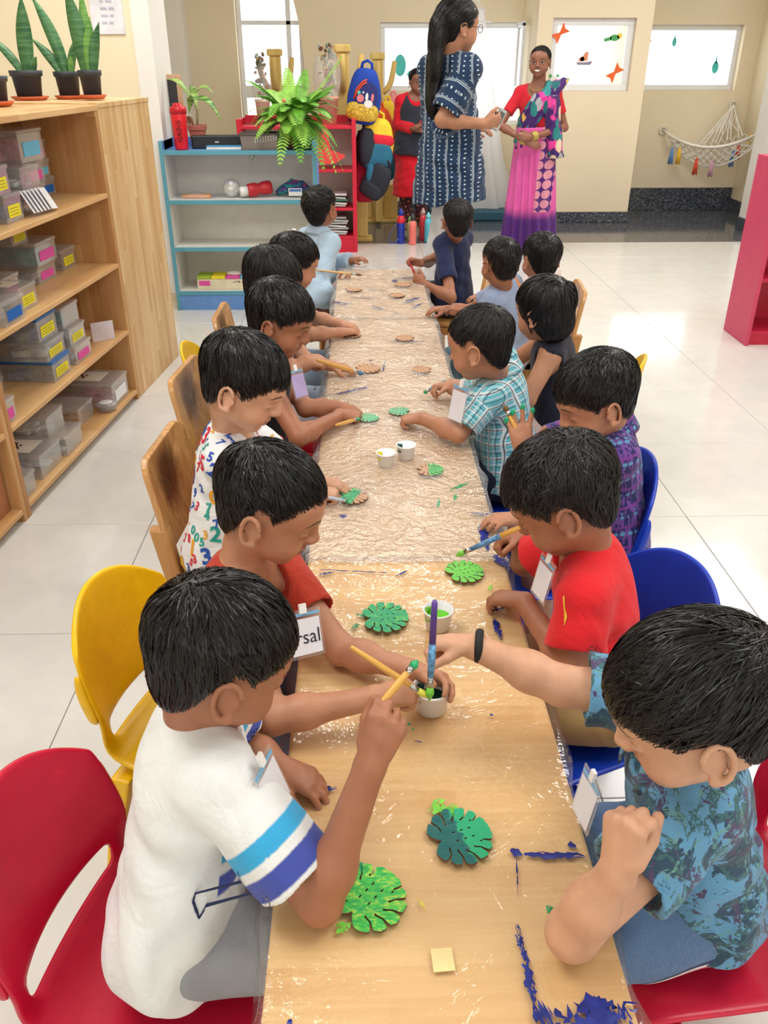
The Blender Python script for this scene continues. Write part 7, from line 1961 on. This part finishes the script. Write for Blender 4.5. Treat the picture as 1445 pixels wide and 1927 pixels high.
# ------------------------------------------------------------------ canopy, mat, hammock, red cabinet
tag(obj('floor_mat', MB().bb((.72, 8.9, .0), (1.60, 9.5, .105)), M('teal_mat', (38, 84, 104), .6), bev=.02), 'dark teal cushion mat under the white canopy', 'mat')
pc = P(895, 18, y=9.25); 
e = tag(empty('net_canopy', (pc[0], 9.25, .106), 0, 'sheer white net canopy hanging to the floor before the bright window'), None, 'canopy')
g = G('sheer_net'); tb = g.n('ShaderNodeBsdfTransparent'); tl = g.n('ShaderNodeBsdfTranslucent'); tl.inputs[0].default_value = (.96, .97, 1, 1); df = g.n('ShaderNodeBsdfDiffuse'); df.inputs[0].default_value = (.95, .96, .98, 1)
m1 = g.n('ShaderNodeMixShader'); m1.inputs[0].default_value = .5; g.t.links.new(tl.outputs[0], m1.inputs[1]); g.t.links.new(df.outputs[0], m1.inputs[2])
m2 = g.n('ShaderNodeMixShader'); m2.inputs[0].default_value = .72; g.t.links.new(tb.outputs[0], m2.inputs[1]); g.t.links.new(m1.outputs[0], m2.inputs[2]); g.t.links.new(m2.outputs[0], g.out.inputs[0]); NET = g.m
zt3 = pc[2] - .106
def cano(u, v):
    a = -.2 + 2 * PI * u * .96; z = zt3 * (1 - v) + .0 * v
    r_ = .10 + .30 * v + .10 * max(0, v - .75) * 4 * (1 if math.cos(a) > 0 else .6); r_ *= 1 + .10 * math.sin(a * 11 + 2 * v) * v
    return (math.cos(a) * r_ * .82 + .10 * v, math.sin(a) * r_ * .55, z + .008)
obj('net_drape', MB().grid(cano, 90, 22), NET, e, True)
for k in range(2): obj('hoop', MB().tube([(.1 * math.cos(a) * (1 + k * .55), .07 * math.sin(a) * (1 + k * .55), zt3 - .0 - .10 * k) for a in [2 * PI * i / 20 for i in range(21)]], .006, 6), WHITE, e, True)
for a in range(6):
    an = a * PI / 3; obj('hoop_bar', MB().tube([(.0, 0, zt3 + .10), (.10 * math.cos(an), .07 * math.sin(an), zt3)], .004, 5), WHITE, e)
obj('hanging_cord', MB().tube([(0, 0, zt3 + .10), (0, 0, HT - .107)], .003, 5), WHITE, e)
# hammock
ROPE = M('cotton_rope', (240, 236, 226), .85)
A1, A2, A3 = P(1248, 245, y=9.57), P(1380, 197, y=9.57), P(1428, 250, y=9.0)
e = tag(empty('net_hammock', tuple(A2)), 'white knotted rope hammock with tassels hanging in the niche corner', 'hammock'); og = tuple(A2)
A1, A2, A3 = Vector(A1), Vector(A2), Vector(A3)
lowL = Vector(P(1262, 290, y=9.4)); lowM = Vector(P(1330, 320, y=9.2)); lowR = Vector(P(1412, 285, y=9.0)); rimM = Vector(P(1330, 277, y=9.05))
def bez(a, b, c, t): return a * (1 - t) ** 2 + b * 2 * t * (1 - t) + c * t * t
N_ = 22
front = [bez(A1, rimM * 2 - (A1 + A3) / 2, A3, i / N_) for i in range(N_ + 1)]
bot = [bez(A1 + Vector((.10, -.05, -.12)), lowM * 2 - (lowL + lowR) / 2, A3 + Vector((-.04, 0, -.14)), i / N_) for i in range(N_ + 1)]
backc = Vector(P(1330, 275, y=9.5)); back = [bez(A1 + Vector((.12, 0, -.10)), backc, A3 + Vector((0, .3, -.02)), i / N_) for i in range(N_ + 1)]
obj('rim_rope', MB().tube(front, .014, 8), ROPE, e, True, org=og); obj('rim_rope', MB().tube(bot, .010, 6), ROPE, e, True, org=og)
mb = MB(); rows = 6
def net(a, b):
    for i in range(N_):
        for k in range(rows):
            t0, t1 = k / rows, (k + 1) / rows
            j0, j1 = (i, i + 1) if (i + k) % 2 else (i + 1, i)
            mb.tube([a[j0].lerp(b[j0], t0), a[j1].lerp(b[j1], t1)], .0055, 4, False)
net(front, bot); net(back, bot)
for k in range(9):
    t = .42 + .58 * k / 9; q = front[int(t * N_)].lerp(back[int(t * N_)], .6)
    mid = A2.lerp(q, .5) + Vector((.02 * math.sin(k * 2), 0, 0)); mb.tube([A2, mid, q], .0065, 4, False)
    if k: q2 = front[int((.42 + .58 * (k - 1) / 9) * N_)].lerp(back[int((.42 + .58 * (k - 1) / 9) * N_)], .6); mb.tube([A2.lerp(q2, .55), A2.lerp(q, .8)], .005, 4, False); mb.tube([A2.lerp(q, .3), A2.lerp(q2, .55)], .005, 4, False)
o_ = obj('netting', mb, ROPE, e, True, org=og); o_['kind'] = 'stuff'
for q in (A1, A2): obj('wall_ring', MB().tube([q + Vector((.035 * math.cos(a), 0, .035 * math.sin(a))) for a in [2 * PI * i / 16 for i in range(17)]], .010, 6), ROPE, e, True, org=og)
for px, py, c in ((1265, 288, (96, 140, 190)), (1279, 288, (240, 190, 60)), (1311, 308, (232, 84, 56)), (1340, 312, (206, 160, 180)), (1380, 293, (110, 150, 200)), (1392, 278, (232, 84, 56)), (1412, 262, (240, 200, 90))):
    q = P(px, py - 8, y=9.12); m_ = M('tassel_%d_%d_%d' % c, c, .85)
    mb = MB(); mb.ell(q, (.014, .014, .016), 8, 6)
    for k in range(9):
        a = k * 2 * PI / 9; mb.tube([(q[0] + .008 * math.cos(a), q[1] + .008 * math.sin(a), q[2]), (q[0] + .022 * math.cos(a), q[1] + .022 * math.sin(a), q[2] - .13 - .01 * (k % 3))], .006, 4)
    obj('tassel', mb, m_, e, True, org=og)
RC = M('cabinet_red', (206, 66, 100), .45, vary=.02); RCD = M('cabinet_crimson', (196, 30, 64), .4, vary=.02)
e = tag(empty('red_cabinet', (2.62, 4.62, 0), ARZ * 0 - .02, 'red cabinet standing at the right edge of the room'), None, 'cabinet')
obj('side_panel', MB().bb((-.40, -.02, 0), (-.378, .32, 1.0)), RC, e, bev=.003); obj('side_panel', MB().bb((.60, -.02, 0), (.622, .32, 1.0)), RC, e)
for z in (.06, .36, .66, .978): obj('shelf_board', MB().bb((-.378, .0, z), (.60, .30, z + .022)), RCD, e, bev=.003)
obj('base_board', MB().bb((-.378, .005, 0), (.60, .03, .06)), RCD, e); obj('back_panel', MB().bb((-.378, .30, .0), (.60, .318, 1.0)), RCD, e)
# ------------------------------------------------------------------ name badges
POUCH = clear_mat('badge_pouch', (1, 1, 1), .10, .08, .08); CARD = M('badge_card', (232, 230, 238), .6, vary=.02); LILAC = M('badge_lilac', (176, 160, 206), .6)
def badge(c, nrm, up, w_, h_, label, txt=None, cm=None):
    c = A(*c); n = unit(nrm); u = unit(A(*up) - n * np.dot(up, n)); s = np.cross(u, n)
    T = Matrix(((s[0], u[0], n[0], 0), (s[1], u[1], n[1], 0), (s[2], u[2], n[2], 0), (0, 0, 0, 1)))
    e = tag(empty('name_badge', tuple(c)), label, 'badge', 'name badges on the children')
    R = T.to_3x3()
    obj('pouch', MB().box((0, 0, 0), (w_, h_, .0016), R), POUCH, e); obj('card', MB().box(R @ Vector((0, -h_ * .06, .0016)), (w_ * .86, h_ * .74, .0008), R), cm or CARD, e)
    obj('clip', MB().box(R @ Vector((0, h_ * .52, .002)), (w_ * .18, h_ * .2, .005), R), WHITE, e); obj('pouch_zip', MB().box(R @ Vector((0, h_ * .40, .0018)), (w_ * .9, h_ * .06, .001), R), M('badge_blue', (120, 180, 220), .4), e)
    if txt:
        mb = MB(); text_mb(txt, h_ * .42, mb, T @ Matrix.Translation((0, -h_ * .08, .0021))); obj('lettering', mb, M('pen_ink', (40, 40, 60), .6), e)
badge(P(574, 1192, d=1.275), (.55, -.75, .45), (.25, -.1, 1), .062, .075, 'name badge with handwritten letters on the rust red tee', 'irsal')
badge(P(562, 722, d=2.27), (.75, -.60, .35), (.1, 0, 1), .055, .085, 'lilac badge on the black flowered top', None, LILAC)
badge(P(1022, 1090, d=1.46), (-.93, -.32, .15), (.2, 0, 1), .05, .085, 'badge in a clear pouch on the red tee')
badge(P(1103, 1505, d=1.10), (-.97, -.2, .12), (.1, 0, 1), .05, .085, 'badge pouch hanging from the tropical shirt')
badge(P(512, 1478, d=1.035), (.93, -.30, .25), (-.3, 0, 1), .055, .09, 'badge pouch on the front of the white striped tee')
badge(P(862, 760, d=2.24), (-.75, -.6, .2), (0, 0, 1), .06, .11, 'cloudy badge pouch on the plaid shirt')
